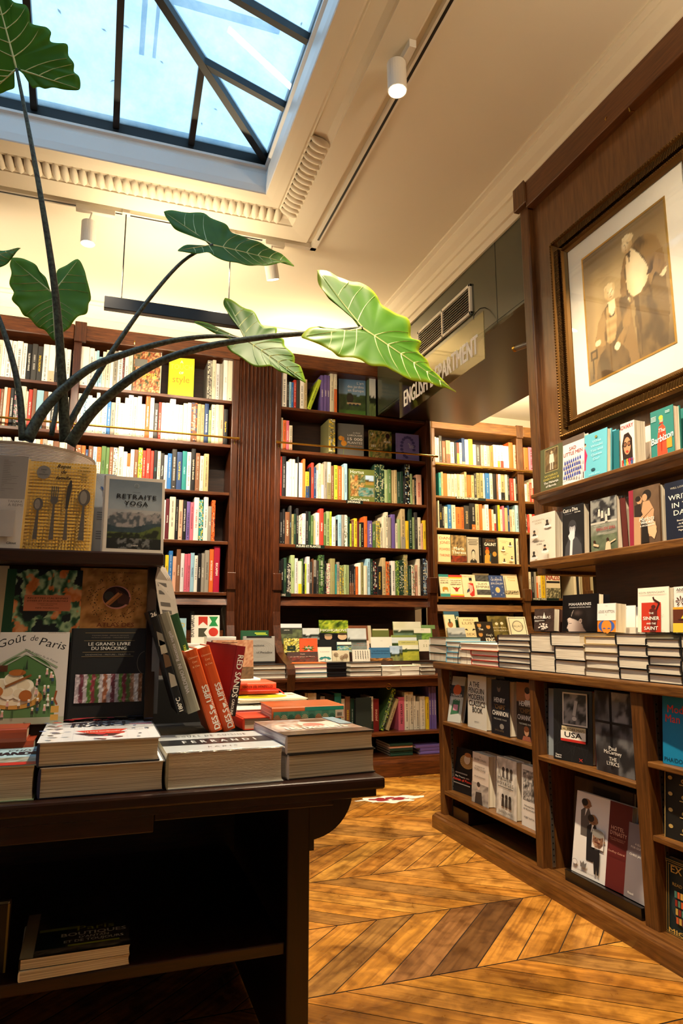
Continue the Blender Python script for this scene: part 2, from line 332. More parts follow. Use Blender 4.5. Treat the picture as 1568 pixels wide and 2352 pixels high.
c1 = _mul(c1, _ramp(_s2, .36, .52, (.42, .34, .28), (1.05, 1.05, 1.05)).outputs[0], .5)
L.new(c1, b.inputs['Base Color'])
_rr = _ramp(_s1, .3, .7, (.22,)*3, (.48,)*3); L.new(_rr.outputs[0], b.inputs['Roughness'])
_bp = N.new('ShaderNodeBump'); _bp.inputs['Strength'].default_value = .25; _bp.inputs['Distance'].default_value = .003; L.new(_g.outputs[0], _bp.inputs['Height']); L.new(_bp.outputs[0], b.inputs['Normal'])
SEAM = mat('floor_seam', hx('1a0e06'), .8)
def build_floor():
    mb = MB(); mb.box(-3, -2.5, -.05, 7.5, 7.3, -.0015, (.05, .03, .02), 1); along = [(0, 0)]*24; rnd = random.Random(3)
    ys = [2.22+.462*k for k in range(-10, 12)]
    pal = [hx('c58a34'), hx('b97c2c'), hx('d09a42'), hx('a9742c'), hx('bf8434'), hx('c99040'), hx('9c7238')]
    for k in range(len(ys)-1):
        y0, y1 = ys[k], ys[k+1]; sl = 1.05 if (k % 2 == 0) else -1.3
        if y1 < -2.5 or y0 > 7.3: continue
        x = -4.0
        while x < 8.2:
            wd = rnd.choice([.157, .163, .17]); g = .0027; d = (y1-y0)*sl
            q = [(x+g, y0+g), (x+wd-g, y0+g), (x+wd-g+d, y1-g), (x+g+d, y1-g)]
            if all(-3.6 < p[0] < 7.9 for p in q):
                c = mixc(rnd.choice(pal), (.75, .5, .2), rnd.random()*.3)
                if k == 10 and .75 < x < .96: c = hx('94673a')
                if k == 10 and .93 < x < 1.09: c = hx('6e4a26')
                mb.add([(a, b_, 0) for a, b_ in q], [(0, 1, 2, 3)], c, 0)
                ln = math.hypot(d, y1-y0); o = rnd.random()*50; wn = wd*(y1-y0)/ln
                along += [(o, o), (o+0, o+wn), (o+ln, o+wn), (o+ln, o)]
            x += wd
    NOFLIP.add('floor'); o = mb.build('floor', [FLOORM, SEAM]); o['kind'] = 'structure'
    at_ = o.data.attributes.new('Along', 'FLOAT_VECTOR', 'CORNER')
    dat = []
    for a, b_ in along: dat += [a, b_, 0]
    dat = dat[:3*len(o.data.loops)]; dat += [0]*(3*len(o.data.loops)-len(dat)); at_.data.foreach_set('vector', dat)
build_floor()
# ------------------------------------------------------------------ walls, ceiling, cornices
CZ = 3.8
SX0, SX1, SY0, SY1 = -2.20, .822, .88, 3.84      # skylight opening
RX = .42                                          # moulded ring width
mb = MB()
a, bb, c_, d_ = SX0-RX, SX1+RX, SY0-RX, SY1+RX
mb.box(-3.2, -2.5, CZ, a, 5.9, CZ+.1); mb.box(bb, -2.5, CZ, 2.3, 5.9, CZ+.1); mb.box(a, -2.5, CZ, bb, c_, CZ+.1); mb.box(a, d_, CZ, bb, 5.9, CZ+.1)
struct('ceiling', mb, PLAST)
mb = MB(); mb.box(2.25, -2.5, 3.72, 7.5, 7.3, 3.82); struct('ceiling', mb, PLAST)
mb = MB(); mb.box(-3.2, 5.83, 0, 2.85, 5.95, CZ+.1); struct('wall_back', mb, PLAST)
mb = MB(); mb.box(-3.2, -2.5, 0, -3.1, 5.9, CZ+.1); struct('wall_left', mb, PLAST)
mb = MB(); mb.box(2.8, 5.83, 0, 2.86, 7.2, CZ); struct('wall_partition', mb, PLAST)
mb = MB(); mb.box(2.8, 7.15, 0, 7.5, 7.25, CZ); struct('wall_rear', mb, PLAST)
mb = MB(); mb.box(7.4, -2.5, 0, 7.5, 7.3, CZ); struct('wall_right', mb, PLAST)
mb = MB(); mb.box(-3.2, -2.6, 0, 7.5, -2.5, CZ+.1); struct('wall_front', mb, PLAST)
def sweep(prof, x0, x1, y0, y1):
    """profile (outward distance, z) swept round a rectangle"""
    m = MB(); n = len(prof); vs = []
    for d, z in prof: vs += [(x0-d, y0-d, z), (x1+d, y0-d, z), (x1+d, y1+d, z), (x0-d, y1+d, z)]
    fs = [(i*4+k, i*4+(k+1) % 4, (i+1)*4+(k+1) % 4, (i+1)*4+k) for i in range(n-1) for k in range(4)]
    return m.add(vs, fs)
NOFLIP |= {'trim_1', 'trim_2', 'trim_3', 'trim_4'}
struct('trim_1', sweep([(-.012, 4.0), (-.012, 3.985), (.006, 3.98), (.006, 3.955), (-.004, 3.945), (-.004, 3.86), (.0, 3.815), (.004, 3.808)], SX0, SX1, SY0, SY1), PAINTW)
struct('trim_2', sweep([(.004, 3.808), (.05, 3.803), (.105, 3.80), (.118, 3.808), (.125, 3.802), (.135, 3.815), (.20, 3.80), (.225, 3.782), (.235, 3.778), (.235, 3.770), (.32, 3.764), (.375, 3.762), (.378, 3.785), (.395, 3.790), (.398, 3.80), (.43, 3.801)], SX0, SX1, SY0, SY1), PLAST)
# the gadroon ornament running round the ring
mb = MB()
def lobe(cx, cy, dx, dy):                         # elongated dome, long axis along (dx,dy)
    n = 8; vs = []; L_, W_ = .064, .0255; sag = [(0, 1)] 
    for i in range(5):
        t = i/4*math.pi/2
        for k in range(n):
            p = 2*math.pi*k/n; u = math.cos(p)*math.cos(t)*L_; v = math.sin(p)*math.cos(t)*W_
            zz = 3.796-.026*math.sin(t)-.012*(u/L_)
            vs.append((cx+dx*u-dy*v, cy+dy*u+dx*v, zz))
    mb.add(vs, [(i*n+k, i*n+(k+1) % n, (i+1)*n+(k+1) % n, (i+1)*n+k) for i in range(4) for k in range(n)])
y = SY1+.19; x = SX1+.12
while x > SX0-.1: lobe(x, SY1+.18, .1*0+.12, 1); x -= .05
y = SY1+.12
while y > 3.25: lobe(SX1+.18, y, 1, .12); y -= .05
struct('trim_3', mb, PLAST, smooth=True)
# cornices
def cornice(name, prof, axis, a_, b_): m = MB(); m.prism(prof, axis, a_, b_); return struct(name, m, PLAST)
PR = [(0, 3.80), (-.16, 3.80), (-.16, 3.785), (-.13, 3.775), (-.13, 3.765), (-.10, 3.74), (-.06, 3.715), (-.05, 3.69), (-.035, 3.685), (-.035, 3.60), (-.02, 3.595), (-.015, 3.55), (0, 3.55)]
cornice('trim_5', [(2.235+d*.9, z) for d, z in PR], 'y', -2.5, 5.83)
cornice('trim_6', [(5.83+d, z) for d, z in PR], 'x', -3.1, 2.235)
# ------------------------------------------------------------------ skylight
ZG = 4.05; TG = math.tan(R(18))
win = MB()
for (x0, y0, x1, y1) in ((SX0-.02, SY1-.0, SX1+.02, SY1+.06), (SX1, SY0, SX1+.06, SY1), (SX0-.06, SY0, SX0, SY1), (SX0-.02, SY0-.06, SX1+.02, SY0)): win.box(x0, y0, 3.985, x1, y1, ZG+.06)
wo = win.build('window_1', IRON); wo['kind'] = 'structure'; wo['label'] = 'hipped black iron skylight with pale blue glass over the room'
xc, yc, hw = (SX0+SX1)/2, (SY0+SY1)/2, (SY1-SY0)/2
ap = hw; RID = (SX1-SX0)/2-hw
def slope(x, y): return ZG+TG*min(x-SX0, SX1-x, y-SY0, SY1-y)
A1 = (xc-RID, yc, ZG+TG*hw); A2 = (xc+RID, yc, ZG+TG*hw)
for pts in ([(SX0, SY1, ZG), (SX1, SY1, ZG), A2, A1], [(SX1, SY1, ZG), (SX1, SY0, ZG), A2], [(SX1, SY0, ZG), (SX0, SY0, ZG), A1, A2], [(SX0, SY0, ZG), (SX0, SY1, ZG), A1]):
    m = MB(); lo = [(x, y, z+.02) for x, y, z in pts]; hi = [(x, y, z+.026) for x, y, z in pts]; n = len(pts)
    m.add(lo+hi, [tuple(range(n)), tuple(range(n, 2*n))]+[(i, (i+1) % n, n+(i+1) % n, n+i) for i in range(n)]); m.build('pane', PANE, wo, world=False)
def bar(p, q, wd=.018, ht=.045):
    p, q = Vector(p), Vector(q); d = (q-p).normalized(); s_ = d.cross(Vector((0, 0, 1))).normalized()*wd; u_ = s_.cross(d).normalized()*ht
    if u_.z < 0: u_ = -u_
    m = MB(); m.add([p-s_-u_*.5, p+s_-u_*.5, p+s_+u_*.5, p-s_+u_*.5, q-s_-u_*.5, q+s_-u_*.5, q+s_+u_*.5, q-s_+u_*.5], [(0, 1, 2, 3), (4, 5, 6, 7), (0, 1, 5, 4), (1, 2, 6, 5), (2, 3, 7, 6), (3, 0, 4, 7)])
    m.build('glazing_bar', IRON, wo, world=False)
for cnr, A_ in (((SX1, SY1), A2), ((SX1, SY0), A2), ((SX0, SY1), A1), ((SX0, SY0), A1)): bar((*cnr, ZG), A_, .022, .06)
bar(A1, A2, .022, .06)
x = SX1-.47
for x in (.352, -.085, -.53, -.975, -1.42, -1.86):
    for s_ in (1, -1):
        t = min(hw, SX1-x, x-SX0); y0 = SY1 if s_ > 0 else SY0; bar((x, y0, ZG), (x, y0-s_*t, ZG+TG*t))
for y in (SY1-.47, SY1-.95, SY1-1.43, SY1-1.95, SY1-2.45):
    for s_ in (1, -1):
        t = min(hw, SY1-y, y-SY0); x0 = SX1 if s_ > 0 else SX0; bar((x0, y, ZG), (x0-s_*t, y, ZG+TG*t))
# gutter and a walkway lying outside over the glass, seen as soft shadows through it
ol = MB(); ol.box(.02, 1.0, 4.62, .05, 3.9, 4.65); ol.box(.10, 1.0, 4.62, .12, 3.9, 4.65); ol.box(-2, 3.42, 4.60, .8, 3.46, 4.63)
lo_ = ol.build('roof_walkway', IRON); tag(lo_, 'faint dark rails of a roof walkway seen through the skylight glass', 'roof rail')
# fallen leaves on the glass
LEAFD = mat('dry_leaf', hx('4a4630'), .8)
for i, (px_, py_) in enumerate(((240, 48), (291, 38), (138, 3), (692, 57), (463, 287), (495, 247), (259, 180), (372, 127))):
    g = at(px_, py_, Z=4.12); m = MB(); r_ = random.uniform(.008, .014); a_ = random.random()*3
    z_ = slope(g.x, g.y)+.028
    g = at(px_, py_, Z=z_); z_ = slope(g.x, g.y)+.030
    m.add([(g.x+r_*math.cos(a_)*1.6, g.y+r_*math.sin(a_)*1.6, z_), (g.x-r_*math.sin(a_)*.6, g.y+r_*math.cos(a_)*.6, z_+.003), (g.x-r_*math.cos(a_)*1.6, g.y-r_*math.sin(a_)*1.6, z_), (g.x+r_*math.sin(a_)*.6, g.y-r_*math.cos(a_)*.6, z_+.004)], [(0, 1, 2, 3)])
    lo2 = m.build('fallen_leaf', LEAFD)
    tag(lo2, 'small dry leaf on the skylight glass '+['by the third bar near the top', 'right of the second bar', 'at the upper left corner', 'at the right edge', 'just left of the hip', 'in the corner pane', 'left of the second bar', 'in the third pane'][i], 'leaf', 'leaves on the skylight')
# ------------------------------------------------------------------ lighting track, spotlights, pendant
tr = thing('lighting_track', 'white lighting track with black slot following the skylight surround', 'lighting track', (1.26, 4.27, CZ))
m = MB(); m.box(1.245, -2, 3.765, 1.285, 4.30, 3.80); m.box(-3, 4.265, 3.765, 1.285, 4.305, 3.80); m.build('rail', WHITEP, tr)
m = MB(); m.box(1.258, -2, 3.763, 1.272, 4.16, 3.766); m.box(-3, 4.279, 3.763, .90, 4.291, 3.766); m.build('slot', BLACKM, tr)
def spotlamp(x, y, zt, aim, label, on=True, adx=0, ady=0):
    t = thing('track_spotlight', label, 'spotlight', (x, y, 3.765), group='white track spotlights')
    m = MB(); m.bbox(x-.018-abs(adx), y-.018-abs(ady), 3.725, x+.018+abs(adx), y+.018+abs(ady), 3.765, .003); m.build('adapter', WHITEP, t)
    d = (Vector(aim)-Vector((x, y, zt))).normalized(); c0 = Vector((x-.035, y, zt+.06)); 
    m = MB(); m.tube([(x-.02, y, 3.73), c0], .006); m.build('stem', WHITEP, t)
    m = MB(); p0 = c0; p1 = c0+d*.15; m.tube([p0, p0+d*.003, p1], [.040, .045, .045], 24); m.build('housing', WHITEP, t, smooth=False)
    m = MB(); m.tube([p1-d*.003, p1+d*.0015], .039, 24); m.build('lens', LENS if on else mat('unlit_lens', hx('888888'), .2), t)
    return t
spotlamp(1.19, 2.56, 3.66, (1.19, 2.40, 0), 'white track spotlight shining beside the skylight above the aisle', True, 0, .09)
spotlamp(-.185, 4.27, 3.60, (-.16, 4.30, 0), 'white track spotlight left of the pendant, its lens turned away', True, .10, 0)
g = at(617, 575, Y=4.27)
spotlamp(.985, 4.27, 3.58, (1.25, 4.6, 2.6), 'white track spotlight partly behind the upper arrow-shaped leaf', True, .05, 0)
# pendant
pz = 3.12
pt = thing('pendant_lamp', 'long black linear pendant lamp hanging on two black rods', 'pendant lamp', (.32, 4.25, 3.76))
m = MB(); m.bbox(-.10, 4.225, pz-.04, .765, 4.275, pz+.04, .003); m.build('housing', BLACKM, pt)
m = MB(); m.box(-.08, 4.2755, pz-.03, .745, 4.277, pz+.03); m.build('diffuser', LENS, pt)
for x in (.0, .675):
    m = MB(); m.tube([(x, 4.25, pz+.04), (x, 4.25, 3.765)], .004); m.build('rod', BLACKM, pt)
    m = MB(); m.bbox(x-.025, 4.23, 3.745, x+.025, 4.27, 3.77, .003); m.build('canopy', WHITEP, pt)
# ------------------------------------------------------------------ bookcases on the back wall
YF, YB = 5.5, 5.80
SHZ = [3.0, 2.62, 2.215, 1.81, 1.40]              # tops of the shelves
def casebay(label, x0, x1, yf, yb, zs, ztop=3.36, mx=None, mz=None, rail=None, zbot=.76, up=.05, edge=.026, ends=(1, 1), upr=None):
    mx = mx or MAHx; mz = mz or MAHz
    t = thing('bookcase', label, 'bookcase', ((x0+x1)/2, yf, zbot))
    for s_, e in ((x0, 0), (x1, 1)):
        if ends[e]:
            m = MB(); a_, b_ = (s_-up, s_) if e == 0 else (s_, s_+(upr or up))
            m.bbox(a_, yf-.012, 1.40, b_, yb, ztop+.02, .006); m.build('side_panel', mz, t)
    m = MB(); m.box(x0-.005, yb, zbot, x1+.005, yb+.02, ztop+.1); m.build('back_panel', INNER, t)
    m = MB(); m.prism([(yb-.20, zbot), (yb-.18, 1.10), (yb-.01, 1.12), (yb-.01, zbot)], 'x', x0, x1); m.prism([(yf, 1.30), (yf+.03, 1.372), (yb-.01, 1.372), (yb-.01, 1.28)], 'x', x0, x1); m.build('backboard', mx, t)
    for z in zs:
        m = MB(); m.bbox(x0, yf, z-edge, x1, yb, z, .003); m.build('shelf', mx, t)
    m = MB(); m.bbox(x0-(up if ends[0] else 0), yf-.03, ztop, x1+(upr or up)*(ends[1]), yb, ztop+.125, .008); m.build('top_board', mx, t)
    if rail:
        m = MB(); m.tube([(rail[0], yf-.05, rail[2]), (rail[1], yf-.05, rail[2])], .0085, 12)
        for x in (rail[0]+.01, rail[1]-.01, ): m.tube([(x-.012, yf-.05, rail[2]), (x+.012, yf-.05, rail[2])], .012, 12)
        m.build('brass_rail', BRASS, t)
        for x in (rail[0]+.03, rail[1]-.03): m = MB(); m.tube([(x, yf-.05, rail[2]), (x, yf-.012, rail[2]-.012), (x, yf-.008, rail[2]-.04)], .005, 8); m.build('rail_bracket', BRASS, t)
    return t
LB2 = casebay('mahogany bookcase behind the plant, its books lit almost white', -.275, .925, YF, YB, SHZ, rail=(-.332, .985, 2.665), up=.058)
LB1 = casebay('mahogany bookcase at the far left edge, behind the plant pot', -1.50, -.335, YF, YB, SHZ, rail=(-1.55, -.335, 2.665), ends=(1, 0))
MB2 = casebay('dark mahogany bookcase of gardening books between fluted pilaster and archway', 1.35, 2.715, YF, YB, SHZ, rail=(1.30, 2.81, 2.665))
m = MB(); m.bbox(-.333, YF-.045, 3.34, -.245, YF-.012, 3.505, .005); m.build('corner_block', MAHz, LB2)
for xx in (.12, .60): 
    m = MB(); m.tube([(xx, YF-.045, 3.40), (xx, YF-.05, 3.385), (xx, YF-.045, 3.37)], .004, 6); m.build('hook', BRASS, LB2)
# shelf labels
def shelflabel(t, txt, px0, px1, py, z, yf, sz=.018, tw=.5, c0=hx('10201a')):
    a_ = at(px0, py, Y=yf-.003); b_ = at(px1, py, Y=yf-.003)
    m = MB(); m.box(a_.x, yf-.004, z-.028, b_.x, yf-.0005, z+.002, c0); o = m.build('shelf_label', [PRINT], t)
    m = MB(); put_text(m, txt, Vector((a_.x+.01, yf-.0046, z-.022)), Vector((1, 0, 0)), Vector((0, 0, 1)), sz, hx('ece6d2'), align='l', bold=.05, width=(b_.x-a_.x)*tw)
    NOFLIP.add('label_lettering'); q = m.build('label_lettering', [PRINT], None)
    q.parent = o
    for v in q.data.vertices: v.co = v.co - t.location
shelflabel(MB2, 'JARDINAGE', 795, 833, 1153, SHZ[2], YF, tw=.78)
shelflabel(MB2, 'FLEURS ET PLANTES', 678, 745, 1262, SHZ[3], YF, tw=.82)
shelflabel(MB2, 'JARDINS', 634, 668, 1365, SHZ[4], YF, tw=.55)
# fluted pilaster
pil = thing('pilaster', 'fluted mahogany pilaster between the two bookcases', 'pilaster', (1.14, YF, .76))
prof = [(.975, YF+.02)]
n = 9; x0, x1 = .99, 1.285
for k in range(n):
    a_ = x0+(x1-x0)*k/n; b_ = x0+(x1-x0)*(k+1)/n; prof += [(a_, YF-.005), (a_+.004, YF-.008)]
    for j in range(5): t_ = math.pi*j/4; prof.append((a_+.006+(b_-a_-.012)*j/4, YF-.008+.016*math.sin(t_)))
    prof += [(b_-.004, YF-.008)]
prof += [(1.30, YF-.005), (1.30, YF+.02)]
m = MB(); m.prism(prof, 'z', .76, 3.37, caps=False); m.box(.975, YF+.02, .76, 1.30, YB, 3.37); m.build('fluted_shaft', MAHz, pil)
m = MB(); m.bbox(.975, YF-.05, 3.37, 1.30, YB, 3.485, .008); m.build('capital', MAHx, pil)
# curved brackets and block ends
def bracket(x0, x1, yf, cy, cz, lab, mz=None, name='bracket'):
    mz = mz or MAHz
    t = thing(name, lab, 'bracket', ((x0+x1)/2, yf, cz))
    m = MB(); m.bbox(x0-.006, yf-.05, 1.42, x1+.006, yf+.02, 1.56, .006); m.build('block', mz, t)
    fr = [(yf-.035, 1.42), (yf-.03, 1.25), (yf-.045, 1.14), (yf-.09, 1.02), (yf-.18, .93), (cy+.12, .87), (cy+.02, .85), (cy-.02, .82), (cy-.03, .78), (cy-.015, .73), (cy, .66)]
    bk = [(yf+.02, 1.42), (yf+.02, 1.2), (yf-.01, 1.06), (yf-.08, .93), (yf-.2, .84), (cy+.16, .79), (cy+.10, .75), (cy+.07, .70), (cy+.06, .66)]
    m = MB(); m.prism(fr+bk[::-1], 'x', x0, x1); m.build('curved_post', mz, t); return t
bracket(.925, .985, YF, 5.0, .75, 'curved mahogany bracket left of the fluted pilaster', MAHz)
bracket(1.30, 1.36, YF, 5.0, .75, 'curved mahogany bracket right of the fluted pilaster, ending in a scroll', MAHz)
bracket(2.71, 2.78, YF, 5.0, .75, 'curved mahogany bracket at the right end of the gardening bookcase', MAHz)
# counter and lower cabinets
ct = thing('counter', 'long mahogany display counter under the bookcases on the back wall', 'counter', (.6, 5.0, 0))
m = MB(); m.bbox(-1.6, 4.985, .725, 2.80, 5.82, .752, .006); m.build('counter_top', MAHx, ct)
m = MB(); m.bbox(-1.6, 5.02, .665, 2.79, 5.05, .725, .004); m.build('apron', MAHx, ct)
m = MB(); m.bbox(-1.6, 5.02, 0, 2.79, 5.06, .10, .004); m.prism([(5.02, .10), (5.03, .125), (5.06, .13), (5.06, .10)], 'x', -1.6, 2.79); m.build('plinth', MAHx, ct)
for z in (.325, .14): m = MB(); m.bbox(-1.6, 5.04, z-.025, 2.79, 5.5, z, .003); m.build('shelf', MAHx, ct)
for x in (-1.6, -.3, .93, 1.32, 2.75): m = MB(); m.bbox(x, 5.03, .05, x+.045, 5.5, .725, .003); m.build('divider', MAHz, ct)
m = MB(); m.box(-1.6, 5.5, 0, 2.79, 5.52, .725); m.build('back_panel', INNER, ct)
g = at(892, 1575, Y=5.01); m = MB(); m.tube([(g.x+.020*math.cos(t_), 5.008+.006*math.sin(t_), g.z-.004+.020*math.sin(t_)) for t_ in [2*math.pi*k/20 for k in range(21)]], .0028, 6, caps=False); m.build('ring_pull', BRASS, ct)
# ------------------------------------------------------------------ the archway beam with grille and sign
bmx = thing('ceiling_beam', 'dark green boxed beam over the archway with a glossy underside', 'beam', (2.235, 4.2, 3.0))
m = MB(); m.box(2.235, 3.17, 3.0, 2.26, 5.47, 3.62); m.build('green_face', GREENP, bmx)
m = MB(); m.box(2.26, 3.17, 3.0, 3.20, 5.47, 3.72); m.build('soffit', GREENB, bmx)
m = MB(); m.box(2.2335, 3.475, 3.0, 2.2345, 3.479, 3.62); m.box(2.2335, 3.17, 3.018, 2.2345, 5.45, 3.021); m.build('panel_joint', BLACKM, bmx)
vent = thing('air_grille', 'cream ventilation grille with dark horizontal slats on the green beam', 'vent', (2.23, 4.18, 3.2))
vy0, vy1, vz0, vz1 = 3.775, 4.60, 3.198, 3.418
m = MB()
for (a0, b0, a1, b1) in ((vy0, vz0, vy1, vz0+.022), (vy0, vz1-.022, vy1, vz1), (vy0, vz0, vy0+.022, vz1), (vy1-.022, vz0, vy1, vz1), ((vy0+vy1)/2-.01, vz0, (vy0+vy1)/2+.01, vz1)): m.bbox(2.218, a0, b0, 2.236, a1, b1, .002)
m.build('frame', WHITEP, vent)
m = MB(); m.box(2.232, vy0+.01, vz0+.01, 2.2345, vy1-.01, vz1-.01); m.build('dark_duct', BLACKM, vent)
m = MB()
for k in range(9): z = vz0+.035+k*.0188; m.box(2.222, vy0+.02, z, 2.230, vy1-.02, z+.0035)
m.build('slats', STEEL, vent)
sg = thing('hanging_sign', 'tinted see-through sign reading ENGLISH DEPARTMENT hanging from the beam', 'sign', (2.15, 4.15, 3.08))
sy0, sy1, sz0, sz1 = 3.50, 4.80, 2.765, 3.08
m = MB(); m.box(2.147, sy0, sz0, 2.153, sy1, sz1); m.build('panel', SIGNG, sg)
m = MB(); put_text(m, 'ENGLISH DEPARTMENT', Vector((2.1462, (sy0+sy1)/2, 2.832)), Vector((0, -1, 0)), Vector((0, 0, 1)), .125, (1, 1, 1), width=1.13, bold=.09, spacing=1.05)
NOFLIP.add('sign_lettering'); m.build('sign_lettering', [PRINT], sg)
for y in (3.62, 4.68):
    m = MB(); m.tube([(2.15, y, sz1-.01), (2.15, y, sz1+.02), (2.17, y, sz1+.05), (2.2, y, sz1+.08), (2.234, y, sz1+.09)], .003, 6); m.build('hook', BLACKM, sg)
# ------------------------------------------------------------------ panelled partition with the picture and shelves
PX = 2.25
un = thing('wall_shelving', 'oak panelled partition carrying the framed picture and two book shelves', 'wall panel', (PX, 2.0, .92))
m = MB(); m.box(PX, -1.0, 1.42, PX+.30, 3.10, 3.60); m.build('upper_panel', PANEL, un)
m = MB(); m.box(PX, -1.0, .92, PX+.30, 2.735, 1.42); m.build('lower_panel', wood('dark_oak_panel', hx('482a18'), hx('5e3820'), .35, (14, .9, 14)), un)
m = MB(); m.bbox(PX-.035, 3.085, 1.40, PX+.32, 3.165, 3.60, .008); m.build('end_post', OAKz, un)
m = MB(); m.bbox(PX-.065, 3.065, 3.56, PX+.33, 3.185, 3.735, .005); m.build('post_cap', OAKz, un)
m = MB(); m.bbox(PX-.055, -1.0, 3.53, PX+.1, 3.07, 3.715, .004); m.build('top_rail', wood('oak_top_rail', hx('5c3418'), hx('7d4c26'), .35, (16, 1, 16)), un)
for z0_, z1_ in ((1.785, 1.805), (1.425, 1.46)):
    m = MB(); m.bbox(2.08, -1.0, z0_, PX, 2.995 if z0_ > 1.6 else 3.03, z1_, .004)
    if z0_ > 1.6: m.prism([(2.085, 1.785), (2.11, 1.775), (2.13, 1.755), (2.16, 1.75), (2.25, 1.75), (2.25, 1.785)], 'y', -1.0, 2.985)
    m.build('shelf', OAKx, un)
m = MB(); m.tube([(2.235, 2.25, 3.52), (2.21, 2.25, 3.515), (2.205, 2.25, 3.53)], .004, 6); m.build('hook', BRASS, un)
g = at(1395, 272, X=2.2); m = MB(); m.tube([(2.2, g.y, g.z+.012), (2.19, g.y, g.z), (2.185, g.y, g.z-.01), (2.19, g.y, g.z-.016), (2.195, g.y, g.z-.01)], .003, 6); m.build('hook', BRASS, un)
st = thing('wall_spotlight', 'small grey cylinder lamp poking out behind the oak end post', 'lamp', (2.3, 3.3, 2.62))
g = at(1218, 790, X=2.30); m = MB(); m.tube([(2.30, g.y-.02, g.z), (2.26, g.y+.10, g.z+.005)], .018, 14); m.build('housing', STEEL, st)
m = MB(); m.tube([(2.262, g.y+.09, g.z+.005), (2.258, g.y+.108, g.z+.005)], .019, 14); m.build('rim', BRASS, st)
# framed picture
fy0, fy1, fz0, fz1 = 1.90, 2.885, 2.085, 3.195; fw_ = .105; XF = PX
pc = thing('framed_picture', 'large gilt-framed sepia print of two gentlemen in a wide white mount', 'picture', (PX, 2.4, 2.08))
prof = [(0, XF), (0, XF-.045), (.010, XF-.055), (.018, XF-.055), (.022, XF-.045), (.045, XF-.025), (.060, XF-.022), (.075, XF-.040), (.085, XF-.042), (.09, XF-.03), (fw_, XF-.022), (fw_, XF)]
def framering(prof, y0, y1, z0, z1):
    m = MB(); vs = []; n = len(prof)
    for d, x in prof: vs += [(x, y1-d, z0+d), (x, y0+d, z0+d), (x, y0+d, z1-d), (x, y1-d, z1-d)]
    m.add(vs, [(i*4+k, i*4+(k+1) % 4, (i+1)*4+(k+1) % 4, (i+1)*4+k) for i in range(n-1) for k in range(4)]); return m
fm = framering(prof, fy0, fy1, fz0, fz1)
# beading and reeded cove ornaments
def bead(p, r):
    n = 6; vs = [(p[0]-r, p[1], p[2])]+[(p[0], p[1]+r*math.cos(2*math.pi*k/n), p[2]+r*math.sin(2*math.pi*k/n)) for k in range(n)]
    fm.add(vs, [(0, 1+k, 1+(k+1) % n) for k in range(n)])
for d, r in ((.014, .0075), (.080, .005)):
    x = XF-.055 if d < .05 else XF-.041
    y = fy0+d
    while y < fy1-d: bead((x, y, fz0+d), r); bead((x, y, fz1-d), r); y += r*2.1
    z = fz0+d
    while z < fz1-d: bead((x, fy1-d, z), r); bead((x, fy0+d, z), r); z += r*2.1
k = 0; y = fy0+.06
while y < fy1-.06:
    for z0_, z1_ in ((fz0+.024, fz0+.058), (fz1-.058, fz1-.024)): fm.bbox(XF-.044, y-.002, z0_, XF-.024, y+.002, z1_, .001)
    y += .0085
z = fz0+.06
while z < fz1-.06:
    fm.box(XF-.044, fy1-.058, z-.002, XF-.024, fy1-.024, z+.002); fm.box(XF-.044, fy0+.024, z-.002, XF-.024, fy0+.058, z+.002); z += .0085
NOFLIP.add('frame'); fm.build('frame', GOLD, pc)
my0, my1, mz0, mz1 = 2.125, 2.665, 2.32, 2.985     # printed image
m = MB(); m.box(XF-.016, fy0+.09, fz0+.09, XF-.012, fy1-.09, fz1-.09, hx('f4efe0')); m.build('mount', [PRINT], pc)
m = framering([(0, XF-.0165), (0, XF-.0185), (.010, XF-.0185), (.010, XF-.0165)], my0-.01, my1+.01, mz0-.01, mz1+.01); NOFLIP.add('fillet'); m.build('fillet', GOLDL, pc)
# the print: an anonymous sepia double portrait
A = Art(my1-my0, mz1-mz0, 0)
S0, S1, S2, S3 = hx('54402a'), hx('8d6f47'), hx('c2a377'), hx('ead3a4')
def inpoly(u, v, P):
    c = False; n = len(P)
    for i in range(n):
        (a, b), (d, e) = P[i], P[i-1]
        if (b > v) != (e > v) and u < (d-a)*(v-b)/(e-b)+a: c = not c
    return c
def raster(bg, layers):
    """a printed picture from soft-edged shapes: ('e',u,v,ru,rv,col) or ('p',points,col), col may be a function"""
    def f(u, v):
        c = bg(u, v)
        for L_ in layers:
            if L_[0] == 'e': hit = ((u-L_[1])/L_[3])**2+((v-L_[2])/L_[4])**2 < 1; k = L_[5]
            else: hit = inpoly(u, v, L_[1]); k = L_[2]
            if hit: c = k(u, v) if callable(k) else k
        return c
    return f
def bgp(u, v):
    c = mixc(hx('c0a26a'), hx('8a7048'), fbm(u*3, v*3, 5)*.9+v*.15)
    c = mixc(c, hx('c9ac74'), sm(.14, .0, abs(u-.16))*.6*(v < .85)); c = mixc(c, hx('d8bf88'), sm(.4, .0, math.hypot(u-.45, v-.75))*.55)
    return mixc(c, hx('5a472c'), sm(.22, 0, v)*.8+sm(.75, 1, v)*.5)
def tw(base, sd, dark=hx('4a3820')): return lambda u, v: mixc(hx(base), dark, sm(.42, .70, fbm(u*9+3*v, v*6-4*u, sd))*.75)
FC = lambda cu, cv, sx=1: (lambda u, v: mixc(hx('f6e6bc'), hx('c49f68'), sm(.0, .075, math.hypot((u-cu)+.02*sx, (v-cv)-.01))+.10*(fbm(u*40, v*40, 3)-.5)))
VS = lambda u, v: mixc(hx('fbe9bb'), hx('d9b983'), sm(.05, .20, abs(u-.67)+.3*abs(v-.64)))
